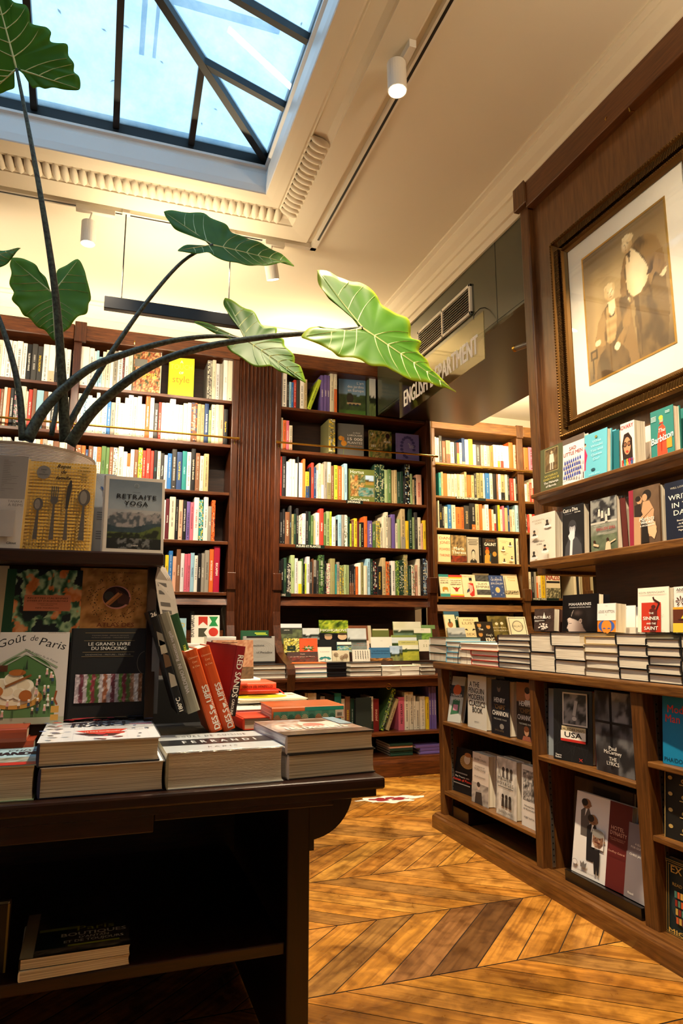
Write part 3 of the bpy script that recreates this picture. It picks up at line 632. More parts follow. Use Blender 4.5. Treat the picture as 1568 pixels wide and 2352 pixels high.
L_ = [('p', [(.62, .0), (.60, .30), (.64, .48), (.88, .54), (.96, .50), (.98, .25), (.93, .0)], tw('7a6038', 2)),
 ('p', [(.475, .43), (.455, .56), (.48, .70), (.54, .785), (.60, .83), (.70, .86), (.80, .85), (.89, .80), (.95, .67), (.975, .53), (.93, .49), (.85, .55), (.80, .47), (.66, .44), (.56, .42)], tw('a07e4c', 7)),
 ('p', [(.555, .80), (.62, .82), (.70, .74), (.77, .64), (.80, .57), (.76, .51), (.68, .46), (.60, .46), (.545, .52), (.53, .60), (.54, .72)], VS),
 ('p', [(.47, .44), (.52, .49), (.53, .56), (.515, .68), (.55, .80), (.52, .78), (.475, .68), (.455, .56)], tw('8c6c3e', 9)),
 ('p', [(.64, .84), (.72, .86), (.82, .84), (.90, .78), (.955, .66), (.97, .55), (.90, .50), (.93, .58), (.88, .66), (.84, .60), (.83, .56), (.76, .55), (.79, .60), (.75, .70), (.69, .77)], tw('94733f', 11)),
 ('p', [(.57, .78), (.585, .72), (.60, .79), (.585, .80)], hx('4a3820')), ('p', [(.545, .800), (.60, .815), (.61, .795), (.56, .785)], hx('4f3c22')),
 ('p', [(.535, .82), (.60, .84), (.605, .815), (.56, .80)], hx('e9d2a0')),
 ('e', .568, .868, .064, .062, FC(.568, .868)), ('e', .600, .905, .048, .030, hx('e6cf9c')), ('e', .565, .925, .05, .018, hx('f4e2b4')), ('e', .622, .865, .012, .018, hx('c8a670')),
 ('p', [(.53, .880), (.552, .884), (.552, .880), (.53, .876)], hx('806238')), ('p', [(.572, .884), (.594, .882), (.594, .878), (.572, .880)], hx('806238')), ('e', .541, .872, .007, .0035, hx('5a4426')), ('e', .582, .872, .007, .0035, hx('5a4426')),
 ('p', [(.552, .870), (.546, .850), (.562, .848)], hx('c79f66')), ('p', [(.542, .838), (.578, .840), (.575, .834), (.546, .833)], hx('8f6c40')), ('p', [(.53, .82), (.545, .812), (.59, .818), (.60, .83), (.57, .815)], hx('b8945c')),
 ('p', [(.905, .50), (.95, .525), (.985, .53), (.965, .49), (.93, .475)], hx('f0dcac')), ('e', .535, .455, .034, .024, lambda u, v: mixc(hx('f6e4b6'), hx('b8965e'), sm(.0, .03, abs(u-.535)))),
 ('p', [(.60, .46), (.66, .45), (.67, .25), (.655, .0), (.645, .2)], hx('5c4628')), ('p', [(.78, .48), (.79, .2), (.80, .0), (.81, .25), (.80, .48)], hx('5c4628')),
 ('p', [(.07, .0), (.06, .12), (.10, .18), (.10, .30), (.155, .42), (.22, .49), (.30, .53), (.42, .53), (.52, .50), (.565, .42), (.575, .30), (.60, .16), (.62, .0)], tw('8c6d40', 15)),
 ('p', [(.10, .28), (.15, .42), (.23, .485), (.255, .42), (.22, .30), (.24, .22), (.16, .24)], tw('a07f4c', 17)), ('p', [(.42, .52), (.52, .50), (.56, .42), (.55, .30), (.46, .17), (.38, .17), (.37, .22), (.46, .28), (.44, .40)], tw('9c7a48', 19)),
 ('p', [(.27, .50), (.255, .36), (.25, .25), (.28, .22), (.35, .23), (.38, .30), (.39, .42), (.385, .52)], lambda u, v: mixc(hx('c9ab72'), hx('9c7c4a'), .5+.5*math.sin(v*90)*.5)), ('p', [(.29, .54), (.385, .54), (.375, .46), (.34, .41), (.30, .46)], hx('f2dfae')), ('p', [(.30, .435), (.335, .422), (.375, .44), (.37, .42), (.335, .412), (.30, .418)], hx('4a3820')),
 ('p', [(.09, .0), (.10, .10), (.16, .18), (.27, .22), (.42, .18), (.50, .10), (.52, .0)], tw('715732', 21)),
 ('e', .325, .600, .060, .060, FC(.325, .600, -1)), ('e', .315, .650, .062, .026, hx('e2ca96')), ('e', .275, .615, .018, .040, hx('d0b47c')), ('e', .375, .63, .016, .03, hx('d0b47c')),
 ('e', .312, .604, .007, .0035, hx('5a4426')), ('e', .346, .602, .007, .0035, hx('5a4426')), ('p', [(.300, .612), (.320, .615), (.320, .611), (.300, .608)], hx('806238')), ('p', [(.338, .614), (.356, .611), (.356, .607), (.338, .610)], hx('806238')), ('p', [(.330, .602), (.322, .582), (.340, .582)], hx('c79f66')), ('p', [(.315, .569), (.348, .569), (.344, .564), (.318, .564)], hx('8f6c40')),
 ('e', .135, .275, .036, .024, hx('f0dcac')), ('e', .375, .175, .040, .026, hx('f4e2b2')), ('p', [(.03, .16), (.12, .165), (.12, .24), (.03, .235)], hx('4a3820')), ('p', [(.04, .02), (.06, .02), (.07, .16), (.05, .16)], hx('4a3820')), ('p', [(.05, .18), (.10, .18), (.10, .22), (.05, .22)], hx('8c6d40'))]
A.pic(0, 0, 1, 1, raster(bgp, L_), 96, 120)
Mp = Mface(XF-.017, (my0+my1)/2, mz0, rz=-90)
NOFLIP |= {'print'}; A.a.build('print', [PRINT], pc, M=Mp)
m = MB(); m.box(XF-.0215, fy0+.09, fz0+.09, XF-.0205, fy1-.09, fz1-.09); m.build('glass', GLASS, pc)
# ------------------------------------------------------------------ the oak island
IX = 1.88; iz = .923
il = thing('island_bookcase', 'waist-high oak island bookcase with open bays along the aisle', 'bookcase', (IX, 2.5, 0))
m = MB(); m.bbox(IX-.015, -.6, .885, 2.45, 3.745, iz, .006); m.build('counter_top', OAKx, il)
for (y0, y1) in ((3.665, 3.715), (2.745, 2.79), (2.075, 2.14), (1.33, 1.39), (.5, .56)):
    m = MB(); m.bbox(IX, y0, .06, 2.4, y1, .885, .004); m.build('upright', OAKz, il)
    for yy in ((y0-.001,) if y0 > 3.5 else (y0-.001, y1+.0)):
        m = MB()
        for xx in (IX+.05, 2.25): m.box(xx, yy-.001, .08, xx+.016, yy+.001, .87)
        m.build('shelf_strip', STEEL, il)
        m = MB()
        for xx in (IX+.05,):
            z = .10
            while z < .86: m.box(xx+.005, yy-.0018, z, xx+.011, yy+.0018, z+.006); z += .0255
        m.build('strip_slots', BLACKM, il)
for (y0, y1, z) in ((2.79, 3.665, .591), (2.79, 3.665, .21), (2.14, 2.745, .556), (1.39, 2.075, .646), (1.39, 2.075, .397), (.56, 1.33, .5)):
    m = MB(); m.bbox(IX+.0, y0, z-.02, 2.38, y1, z, .004); m.build('shelf', OAKx, il)
m = MB(); m.box(IX+.02, -.6, .05, 2.38, 3.70, .072); m.build('bottom_shelf', OAKx, il)
m = MB(); m.box(2.36, -.6, .06, 2.38, 3.70, .885); m.build('back_panel', INNER, il)
m = MB(); m.prism([(IX-.04, 0), (IX-.04, .058), (IX-.035, .066), (IX-.022, .070), (IX-.020, .076), (IX-.008, .079), (IX+.03, .079), (IX+.03, 0)], 'y', -.6, 3.745); m.box(IX, 3.715, 0, 2.4, 3.745, .075); m.build('plinth', wood('oak_plinth', hx('5e3716'), hx('8d5c2b'), .28, (16, 1, 16), .3), il)
# ------------------------------------------------------------------ the far English department bookcases
YE = 6.8
def zE(px, py): return at(px, py, Y=YE).z
EX = [at(p, 1150, Y=YE).x for p in (1003, 1190)]
ESH = [2.985, 2.595, 2.225, 1.845, 1.46]
eb = []
ew = 1.0
for i, (x0, x1) in enumerate(((3.47, 4.553), (4.64, 5.413), (5.50, 6.4))):
    zt = 3.375
    b_ = casebay(['light oak history bookcase seen through the archway', 'light oak bookcase right of the history bookcase, mostly behind the partition', 'light oak bookcase at the far right, glimpsed under the partition'][i], x0, x1, YE, YE+.3, ESH, ztop=zt, mx=OAKw, mz=OAKz, up=.042, upr=.086, ends=(1 if i == 0 else 0, 1))
    eb.append(b_)
for b_, xa, xb in ((eb[0], 3.45, 4.638), (eb[1], 4.640, 5.498), (eb[2], 5.50, 6.4)):
    m = MB(); m.tube([(xa, YE-.05, 2.945), (xb, YE-.05, 2.945)], .011, 12); m.build('brass_rail', BRASS, b_)
m = MB(); m.bbox(4.545, YE-.035, 3.355, 4.638, YE-.01, 3.51, .004); m.build('corner_block', OAKz, eb[0])
shelflabel(eb[0], 'EUROPEAN HISTORY', 1047, 1115, 1144, ESH[1], YE, sz=.022, tw=.72)
shelflabel(eb[1], 'WORLD WARS', 1222, 1283, 1377, ESH[4], YE, sz=.022, tw=.5)
bracket(4.56, 4.635, YE, 6.35, .75, 'curved light oak bracket between the two far bookcases', OAKz)
bracket(5.42, 5.495, YE, 6.35, .75, 'curved light oak bracket glimpsed under the partition', OAKz)
ce = thing('counter', 'light oak display counter under the history books beyond the archway', 'counter', (4.8, 6.35, 0))
m = MB(); m.bbox(3.2, 6.33, .72, 6.6, 7.1, .75, .006); m.build('counter_top', OAKw, ce)
m = MB(); m.bbox(3.2, 6.38, 0, 6.6, 6.42, .72, .004); m.build('front_panel', OAKw, ce)
# ------------------------------------------------------------------ rows of books
def shorten(a, nb, b_):
    for s_ in (a+nb+', '+b_, a+nb.replace(' ones', '').replace(' one', '')+', '+b_, a+', '+b_): 
        if len(s_.split()) <= 16: return s_
    return s_
ORD = lambda n: str(n)+('th' if 10 <= n % 100 <= 20 else {1: 'st', 2: 'nd', 3: 'rd'}.get(n % 10, 'th'))
NOFLIP |= {'title', 'spine_marks'}
def shelved(x0, x1, h, yf, z, c, label, group, title=None, tc='w', eng=False, depth=None, dy=0, two=None, pattern=None, tilt=0, size=.5):
    t = (x1-x0)*.965; w_ = depth or min(max(h*.76, .13), .25); cc = C[c]
    j = random.uniform(-.03, .03); cc = tuple(max(0, min(1, v+j)) for v in cc)
    m = MB(); bookmesh(m, w_, h, t, cc, board=.0022 if h > .2 else .0012, spinec=cc, m=0, mp=1)
    if title is None:
        tcol = mixc(cc, C['k'] if sum(cc) > 1.4 else C['w'], .62); x = -w_/2-.0005; s_ = h*random.choice([.12, .3, .22]); e_ = h*random.choice([.7, .8, .9]); hw_ = t*random.uniform(.10, .2)
        if random.random() < .8:
            while s_ < e_:
                l_ = random.uniform(.35, .9)*hw_*1.6
                if random.random() < .82: m.add([(x, -hw_, s_), (x, hw_, s_), (x, hw_, s_+l_*.6), (x, -hw_, s_+l_*.6)], [(0, 1, 2, 3)], tcol, 0)
                s_ += l_
        if random.random() < .5: m.add([(x, -hw_*.8, h*.05), (x, hw_*.8, h*.05), (x, hw_*.8, h*.05+hw_*1.3), (x, -hw_*.8, h*.05+hw_*1.3)], [(0, 1, 2, 3)], tcol, 0)
    if two:                                       # lower part of the spine in a second colour
        x = -w_/2-.0004; m.add([(x, -t*.45, 0), (x, t*.45, 0), (x, t*.45, h*two[1]), (x, -t*.45, h*two[1])], [(0, 1, 2, 3)], C[two[0]], 0)
    if pattern:
        x = -w_/2-.0003; ny, nz = 4, 26
        for a in range(ny):
            for b_ in range(nz):
                q = random.random()
                if q < .62: c2 = C[random.choice(pattern)]; y0 = -t*.46+t*.92*a/ny; z0 = h*b_/nz; m.add([(x, y0, z0), (x, y0+t*.23, z0+h/nz*.3), (x, y0+t*.2, z0+h/nz), (x, y0-t*.0, z0+h/nz*.8)], [(0, 1, 2, 3)], c2, 0)
    M = Matrix.Translation(((x0+x1)/2, yf+w_/2+dy, z+.0005)) @ Matrix.Rotation(R(90), 4, 'Z')
    if tilt: M = Matrix.Translation(((x0+x1)/2, yf+w_/2+dy, z+t*.5*math.sin(R(tilt))+.001)) @ Matrix.Rotation(R(tilt), 4, 'Y') @ Matrix.Rotation(R(90), 4, 'Z')
    NOFLIP.add('book')
    o = m.build('book', [PRINT, PAGES]); o.matrix_basis = M; tag(o, label, 'book', group)
    if title:
        tm = MB(); spine_text(tm, w_, h, t, title, C[tc], size, eng, .84); tm.build('title', [PRINT], o, world=False)
    return o
def row(name, group, sc, ox, oy, base, yf, z, start, toks, eng=False, maxh=None, first=1, hmul=1):
    (bx0, by0), (bx1, by1) = base; L_ = []
    for tk in toks.split():
        p = tk.split('|'); a = p[0].split(','); L_.append((float(a[0]), float(a[1]), a[2], p[1].replace('_', ' ') if len(p) > 1 and p[1] else None, p[2] if len(p) > 2 else 'w', a[3] if len(a) > 3 else None))
    px = start; prev = None
    for i, (xe, yt, c, ti, tc, ex) in enumerate(L_):
        def base_y(x): return oy+sc*(by0+(by1-by0)*(x-bx0)/(bx1-bx0))
        X0 = at(ox+sc*px, base_y(px), Y=yf).x; X1 = at(ox+sc*xe, base_y(xe), Y=yf).x
        if c != '-':
            zt = at(ox+sc*(px+xe)/2, oy+sc*yt, Y=yf).z; h = max(.08, min((zt-z)*hmul, maxh or .37))
            nb = [CN[L_[j][2]] for j in (i-1, i+1) if 0 <= j < len(L_) and L_[j][2] != '-']
            wd_ = 'thick' if X1-X0 > .042 else 'slim' if X1-X0 < .018 else ''
            nbt = (' between '+(nb[0]+' and '+nb[1]+' ones' if nb[0] != nb[1] else 'two '+nb[0]+' ones')) if len(nb) == 2 else (' beside a '+nb[0]+' one' if nb else '')
            lab = shorten((wd_+' '+CN[c]).strip()+' book', nbt, ORD(i+first)+' from left, '+name)
            kw = {}
            if ex:
                if ex[0] == '2': kw['two'] = (ex[1], float('.'+ex[2:]))
                if ex[0] == 'p': kw['pattern'] = ex[1:]
            shelved(X0, X1, h, yf+.012, z, c, lab, group, ti, tc, eng, dy=random.uniform(0, .012), **kw)
        px = xe
def face(label, x0, x1, yt, yb, Y=None, X=None, lean=0, c='w', art=None, t=.022, z=None, group=None, dz=0, spinec=None, gloss=False, soft=False, rz=0, backc=None, hh=None, spine=None, cat='book', name='book', wmul=1):
    """book seen from its front cover, standing (or leaning back) with its foot on plane Y (or X)"""
    cc = C[c] if isinstance(c, str) and len(c) == 1 else hx(c) if isinstance(c, str) else c
    if Y is not None: a_ = at(x0, yb, Y=Y); b_ = at(x1, yb, Y=Y); w_ = (b_.x-a_.x); zz = (a_.z+b_.z)/2 if z is None else z; cx, cy = (a_.x+b_.x)/2, Y
    else: a_ = at(x0, yb, X=X); b_ = at(x1, yb, X=X); w_ = (a_.y-b_.y); zz = (a_.z+b_.z)/2 if z is None else z; cx, cy = X, (a_.y+b_.y)/2
    w_ *= wmul
    h_ = .2; xm = (x0+x1)/2
    for _ in range(8):
        if Y is not None: tp = at(xm, yt, Y=Y+h_*math.sin(R(lean))).z
        else: tp = at(xm, yt, X=X+h_*math.sin(R(lean))).z
        h_ = max(.03, (tp-zz)/math.cos(R(lean)))
    if hh: h_ = hh
    r0 = 0 if Y is not None else -90
    M = Matrix.Translation((cx, cy, zz)) @ Matrix.Rotation(R(r0+rz), 4, 'Z') @ Matrix.Rotation(R(-lean), 4, 'X') @ Matrix.Translation((0, t/2, 0))
    return book(label, w_*.985, h_, t, cc, M, art, group=group, spinec=spinec, gloss=gloss, soft=soft, backc=backc, spine=spine, cat=cat, name=name)
# generic cover pictures
def A_bars(A, c, u0=.15, u1=.85, v=.8, n=3, hh=.025):
    for k in range(n): A.rect(u0+.06*(k % 2), v-k*.06, u1-.08*(k % 2), v-k*.06+hh, c)
def P_land(sky, hill, field, seed=1, hz=.5):
    def f(u, v):
        e = hz+.16*(fbm(u*3, 1, seed)-.5); e2 = hz-.18+.12*(fbm(u*4, 7, seed)-.5)
        if v > e: return mixc(sky, (1, 1, 1), .45*fbm(u*3, v*5, seed+3)+.1)
        if v > e2: return mixc(hill, (0, 0, 0), .55*fbm(u*9, v*9, seed+5))
        return mixc(field, hill, .7*fbm(u*6, v*8, seed+8))
    return f
def P_mix(cols, sc=6, seed=0, sharp=3):
    def f(u, v):
        n = fbm(u*sc, v*sc, seed, 3); n = max(0, min(.999, (n-.5)*sharp*.5+.5)); k = n*(len(cols)-1); i = int(k); return mixc(cols[i], cols[i+1], k-i)
    return f
HX = lambda *a: [hx(x) for x in a]
# --- left bookcase
S = 280/1568
row('top shelf, leftmost bookcase', 'books on the top shelf of the leftmost bookcase', S, 0, 760, ((0, 605), (700, 655)), YF, 3.0, -150, '-60,90,w -5,95,W 52,100,w 120,105,w 182,110,w 260,118,w 316,140,w 380,152,k|DIANA_LAFAYETTE|w 455,150,K 525,185,K|ARCHITECTURE|y 605,155,w 688,172,w,2q30 730,190,k 780,195,w 830,205,w 888,222,w')
row('top shelf, bright bookcase', 'books on the top shelf of the bright bookcase', S, 0, 760, ((1010, 695), (1568, 760)), YF, 3.0, 1013, '1125,190,w 1190,212,w 1218,245,w 1252,240,s 1300,320,s 1345,255,W 1400,230,W 1445,300,w 1495,250,g 1568,245,w')
row('top shelf, before the patterned cover', 'books on the top shelf of the bright bookcase', S, 270, 780, ((0, 620), (1480, 745)), YF, 3.0, 0, '45,130,w 75,212,m 130,190,w 180,170,W', first=11)
face('patterned square book with spice colours standing face out on the top shelf', 302, 368, 806, 897, Y=YF+.05, c='W', z=3.0, group='covers on the top shelf', t=.045, rz=-7, art=lambda A: (A.pic(.02, .02, .98, .98, P_mix(HX('7a3a20', 'c97a3c', 'e8c890', '8a3520', 'd9a060', '3a4a2a'), 11, 4, 5), 26, 32), A.text('JO', .3, .5, .11, hx('f4e8c8')), A.text('AMIS', .55, .36, .12, hx('f0c840')), A.rect(.05, .62, .5, .8, hx('7a7a74'))), spinec=C['W'])
face('bright yellow-green book reading A TOUCH OF style on the top shelf', 384, 444, 822, 905, Y=YF+.03, c='d8dc1e', z=3.0, group='covers on the top shelf', t=.045, rz=-8, art=lambda A: (A.text('A', .5, .86, .075, hx('f6f4d8'), bold=.08), A.text('TOUCH', .5, .70, .13, hx('e9ec60'), width=.86), A.text('OF', .5, .58, .06, hx('f6f4d8'), bold=.1), A.text('style', .5, .36, .17, hx('d08a20'), width=.66), A.text('CARLOS MOTA', .5, .14, .04, hx('b8a820'), width=.6)))
row('right end of the top shelf, bright bookcase', 'books at the right end of the top shelf', S, 270, 780, ((0, 620), (1480, 745)), YF, 3.0, 1150, '1212,255,g,pWgK 1262,252,W 1310,297,x 1355,305,g 1415,240,w|JULIA|g 1480,245,W')
row('second shelf, leftmost bookcase', 'books on the second shelf of the leftmost bookcase', S, 0, 760, ((0, 1205), (700, 1240)), YF, 2.62, -150, '-70,725,W -30,730,r 15,735,n 55,712,W 97,716,o 150,722,k|CHARLOTTE_PERRIAND|w 225,702,K,pgPk 300,700,W 330,765,W 387,738,r|ARCHITECTURE|w 437,735,n 530,752,s|KI|b 585,765,n 632,770,w 690,800,k|INTERIORS_MAKE|w 725,830,r 790,830,W 858,835,w')
row('second shelf, bright bookcase', 'books on the second shelf of the bright bookcase', S, 0, 760, ((975, 1270), (1568, 1310)), YF, 2.62, 978, '1048,790,w 1105,825,s,pwsB 1160,820,w 1215,850,w 1262,782,W 1310,860,W 1365,905,s 1410,900,b 1465,910,g|INDOCHINE_CAPITAL|k 1528,842,W')
row('second shelf, right of the thick stem', 'books on the second shelf of the bright bookcase', S, 270, 780, ((0, 1200), (1415, 1285)), YF, 2.62, 12, '75,805,w 120,740,w 185,705,w 237,730,W 293,722,w|RACE_SEASONS|g 347,822,w 405,700,o|MANDARIN_ORIENTAL|w 458,735,w 517,810,K|SPAIN__POINT_OF_PLACE|w 553,795,r 605,800,w 660,802,w|HABITER_LE_DESERT|g 736,755,w|DEEPLY_ROOTED|g 780,825,w 836,832,W|ODES_A_FLORENCE|g 890,808,W|LE_PALAIS|t 940,805,w 1018,805,n,poBqn 1065,820,t 1112,824,t 1166,818,B|SUMMER_TO_SUMMER|w 1202,900,l 1255,825,W 1305,828,W|HAUTE|g 1360,832,q|MALABAR|r 1416,888,k|Gypset_Spirit|y', first=11, eng=True)
S3_ = 340/1568
row('third shelf, bright bookcase', 'books on the third shelf of the bright bookcase', S3_, 170, 1010, ((975, 535), (1420, 550)), YF, 2.215, -12, '52,50,n,poWn 96,55,o 126,95,B 178,58,n 220,65,s 266,68,o,2W60 318,60,G|LE_JARDIN|d 354,75,G|Jardins|w 396,72,n 448,78,W,pWKg 505,65,W|SAINT_GERMAIN|K 547,120,w 581,140,o,2w60 622,95,w 665,100,n|BELLE_EPOQUE|W 710,80,L,pyWG 748,108,r 796,90,r|LE_MAROC|w 832,110,r 872,105,k|IBIZA|e 906,115,W 944,135,K|Famous_Houses|w 980,155,w 1026,140,b 1078,95,K 1137,125,B|MARIO_BUATTA|y 1187,115,e|LISBON|s 1232,125,w 1280,90,k|BEYOND_THE_LIGHTS|W 1328,135,n 1370,165,W 1421,145,t')
row('third shelf, leftmost bookcase', 'books on the third shelf of the leftmost bookcase', S, 0, 760, ((0, 2000), (900, 2040)), YF, 2.215, -150, '-90,1350,w -30,1355,W 25,1350,w 80,1352,w 130,1420,k 200,1352,w 240,1370,x 300,1400,W 360,1390,w 420,1380,x 470,1385,W 500,1378,o 560,1382,g 640,1400,W 720,1410,n 800,1420,W 860,1430,w', maxh=.36)
S4 = 190/1568
row('fourth shelf, bright bookcase', 'books on the fourth shelf of the bright bookcase', S4, 370, 1130, ((70, 880), (1020, 885)), YF, 1.81, -150, '-90,160,W -20,120,g 65,140,w 138,120,m|Romances|w 255,85,W 318,125,k 398,140,q 470,150,k|ALBADA_THE_TIMELESS_ROSE|w 540,172,p 610,186,P 708,95,w|THE_GREEN_VALE|r 795,140,e,pdewy 885,85,w 948,265,g|Jardin|w 1018,150,o,pRoo')
row('fifth shelf, bright bookcase', 'books on the fifth shelf of the bright bookcase', S4, 370, 1130, ((200, 1920), (1110, 1915)), YF, 1.40, -40, '55,1200,k 122,1190,y 200,1110,b 272,1215,q|Dior|n 352,1080,n|MOLYNEUX|W 424,1158,x|BEACHSIDE|K 482,1170,P,2P10 542,1166,P 616,1150,s|PROVENCE|B 680,1200,w 748,1160,k|A_PORTFOLIO|w 816,1156,g|A_NEW_LEAF|w 900,1100,g|ROMANTIC_STYLE|K 988,1080,o|INTERIOR_VOYAGES|w 1106,990,u|ESCAPISM|w', eng=True)
# --- gardening bookcase
S5 = 370/1568
row('top shelf, gardening bookcase', 'books on the top shelf of the gardening bookcase', S5, 630, 840, ((50, 385), (990, 490)), YF, 3.0, 48, '76,55,b 125,60,w 147,155,k 168,153,s 192,155,b 219,130,r 250,135,K 295,135,w 325,125,t')
row('top shelf, middle, gardening bookcase', 'books in the middle of the top shelf of the gardening bookcase', S5, 630, 840, ((50, 385), (990, 490)), YF, 3.0, 455, '489,85,p|NORBERT|w 517,86,p|NORBERT|w 546,88,p|NORBERT|w 586,72,W 617,70,W,2o60')
g = at(637+S5*330, 938, Y=YF)
shelved(at(706, 940, Y=YF).x, at(713, 940, Y=YF).x+.008, .30, YF+.02, 3.0, 'L', 'lime book leaning to the right against a violet book on the top shelf', 'books on the top shelf of the gardening bookcase', tilt=20)
face("book with a park bridge photo reading L'art des jardins en Europe", 778, 839, 872, 953, Y=YF+.10, c='3f5f88', z=3.0, group='covers on the gardening bookcase', t=.035, rz=-6, gloss=True, art=lambda A: (A.pic(0, 0, 1, 1, lambda u, v: mixc(hx('6a90b8'), hx('a8c4d8'), 1-v) if v > .55+.12*fbm(u*4, 2, 3) else (mixc(hx('24381c'), hx('50683a'), fbm(u*9, v*9, 2)) if v > .18 else mixc(hx('5c8a34'), hx('3f6a28'), fbm(u*5, v*5, 6))), 20, 24), A.ell(.42, .5, .13, .13, hx('2c2a22')), A.rect(.3, .34, .82, .39, hx('b49a78')), A.ell(.42, .33, .05, .03, hx('2a3440')), A.ell(.56, .33, .05, .03, hx('2a3440')), A.ell(.7, .33, .05, .03, hx('2a3440')), A.text("L'art", .93, .88, .07, C['w'], 'r'), A.text('des jardins', .93, .78, .07, C['w'], 'r'), A.text('en Europe', .93, .68, .07, C['w'], 'r')))
face('tree-photo book standing at the dark right end of the top shelf', 848, 863, 866, 957, Y=YF+.02, c='5a6a4a', z=3.0, group='covers on the gardening bookcase', t=.20, art=lambda A: A.pic(0, 0, 1, 1, P_land(hx('c8d0d0'), hx('2a3a24'), hx('8aa060'), 4), 6, 20))
row('second shelf, left end, gardening bookcase', 'books at the left end of the second shelf', S5, 630, 840, ((45, 820), (1430, 930)), YF, 2.62, 45, '86,498,W|SPECIALE|r 118,525,o 148,527,P|BROUSSAILLES|w 180,575,W,2q40')
row('second shelf, alone in the middle', 'books at the left end of the second shelf', S5, 630, 840, ((45, 820), (1430, 930)), YF, 2.62, 532, '600,515,v,pyyvW')
face('grey book with two orange tulips reading 15 000 PLANTES', 775, 835, 974, 1052, Y=YF+.06, c='6a6862', z=2.62, group='covers on the gardening bookcase', t=.04, rz=-4, art=lambda A: (A.ell(.12, .55, .09, .07, hx('e8a83c')), A.ell(.24, .40, .11, .085, hx('e0962c')), A.ell(.2, .53, .06, .07, hx('d8882a')), A.line([(.24, .32), (.22, .02)], .02, hx('7a8a4a')), A.text('Le Grand', .72, .72, .04, C['w'], shear=.3), A.text('LAROUSSE', .66, .63, .055, C['w'], width=.56), A.text('15 000', .66, .50, .085, C['w'], width=.56, bold=.05), A.text('PLANTES', .66, .40, .065, C['w'], width=.56), A.text('et fleurs de jardin', .66, .32, .035, hx('e8963c'), width=.56)))
face('square book with a woodland painting and round seal reading LE MUSEE DES', 848, 900, 990, 1056, Y=YF+.06, c='8a7a4a', z=2.62, group='covers on the gardening bookcase', t=.03, art=lambda A: (A.pic(0, 0, 1, 1, P_mix(HX('1e2a14', '5a6a30', 'a88a48', '3a3a1c', 'c8a868', '28301a'), 6, 12, 4), 18, 20), A.ell(.82, .84, .10, .09, hx('2a1414')), A.text('LE', .06, .84, .07, C['w'], 'l'), A.text('MUSEE', .95, .60, .06, C['w'], 'r'), A.text('DES', .08, .42, .07, C['w'], 'l')))
face('purple book with a dark flower wreath lying against the shelf back', 910, 963, 997, 1063, Y=YF+.07, c='7a6a9e', z=2.62, group='covers on the gardening bookcase', t=.02, art=lambda A: ([A.ell(.5+.28*math.cos(a), .52+.36*math.sin(a), .07, .05, hx('4a3f70')) for a in [k*.36-.2 for k in range(14)]], A.text('The', .55, .62, .04, C['w']), A.text('Gardens', .66, .56, .04, C['w']), A.text('Garden', .66, .50, .04, C['w'])))
row('third shelf, gardening bookcase', 'books on the third shelf of the gardening bookcase', S5, 630, 1030, ((40, 452), (1445, 535)), YF, 2.215, 42, '76,72,r 118,72,k 150,125,w 174,100,W|USU|k 204,101,W|USU|k 229,140,W 242,75,k 280,135,w 304,98,o 343,222,y,2B45 362,180,k 388,135,r|RUSTIQUE|q 411,180,B 436,210,W 459,138,W 487,147,q,2w40 519,126,g 560,128,W,2v45 587,165,n 622,160,L 664,168,o 684,180,W 720,143,s')
face('green square book with garden photos reading Hortus Conclusus', 801, 860, 1078, 1151, Y=YF+.03, c='6a7434', z=2.215, group='covers on the gardening bookcase', t=.035, rz=-3, art=lambda A: (A.pic(.06, .16, .62, .82, P_mix(HX('c87a3a', '6a4a20', 'd8b070', '3a4a24', 'a8b8a0'), 5, 3, 3), 14, 18), A.pic(.64, .52, .97, .82, P_land(hx('8ab0d8'), hx('6a5a24'), hx('b89040'), 8), 8, 8), A.pic(.38, .16, .97, .44, P_mix(HX('2a3a1e', '4a8a88', 'a89a80', '3c4a28'), 5, 7, 3), 12, 8), A.text('Hortus', .06, .86, .10, C['w'], 'l', width=.52), A.text('Conclusus', .06, .03, .09, C['w'], 'l', width=.72)))
row('third shelf, right half, gardening bookcase', 'books on the third shelf of the gardening bookcase', S5, 630, 1030, ((40, 452), (1445, 535)), YF, 2.215, 985, '1034,150,d,pvdl|Feuillages|W 1080,155,d,pvdl|Feuillages|W 1110,205,l|Habiter|w 1146,202,G 1173,208,t 1203,208,t 1236,225,d 1264,222,d 1280,265,k 1332,152,k,pWskv 1352,245,l 1374,300,t 1392,280,k 1446,253,q|SIMPLISSIME|r')
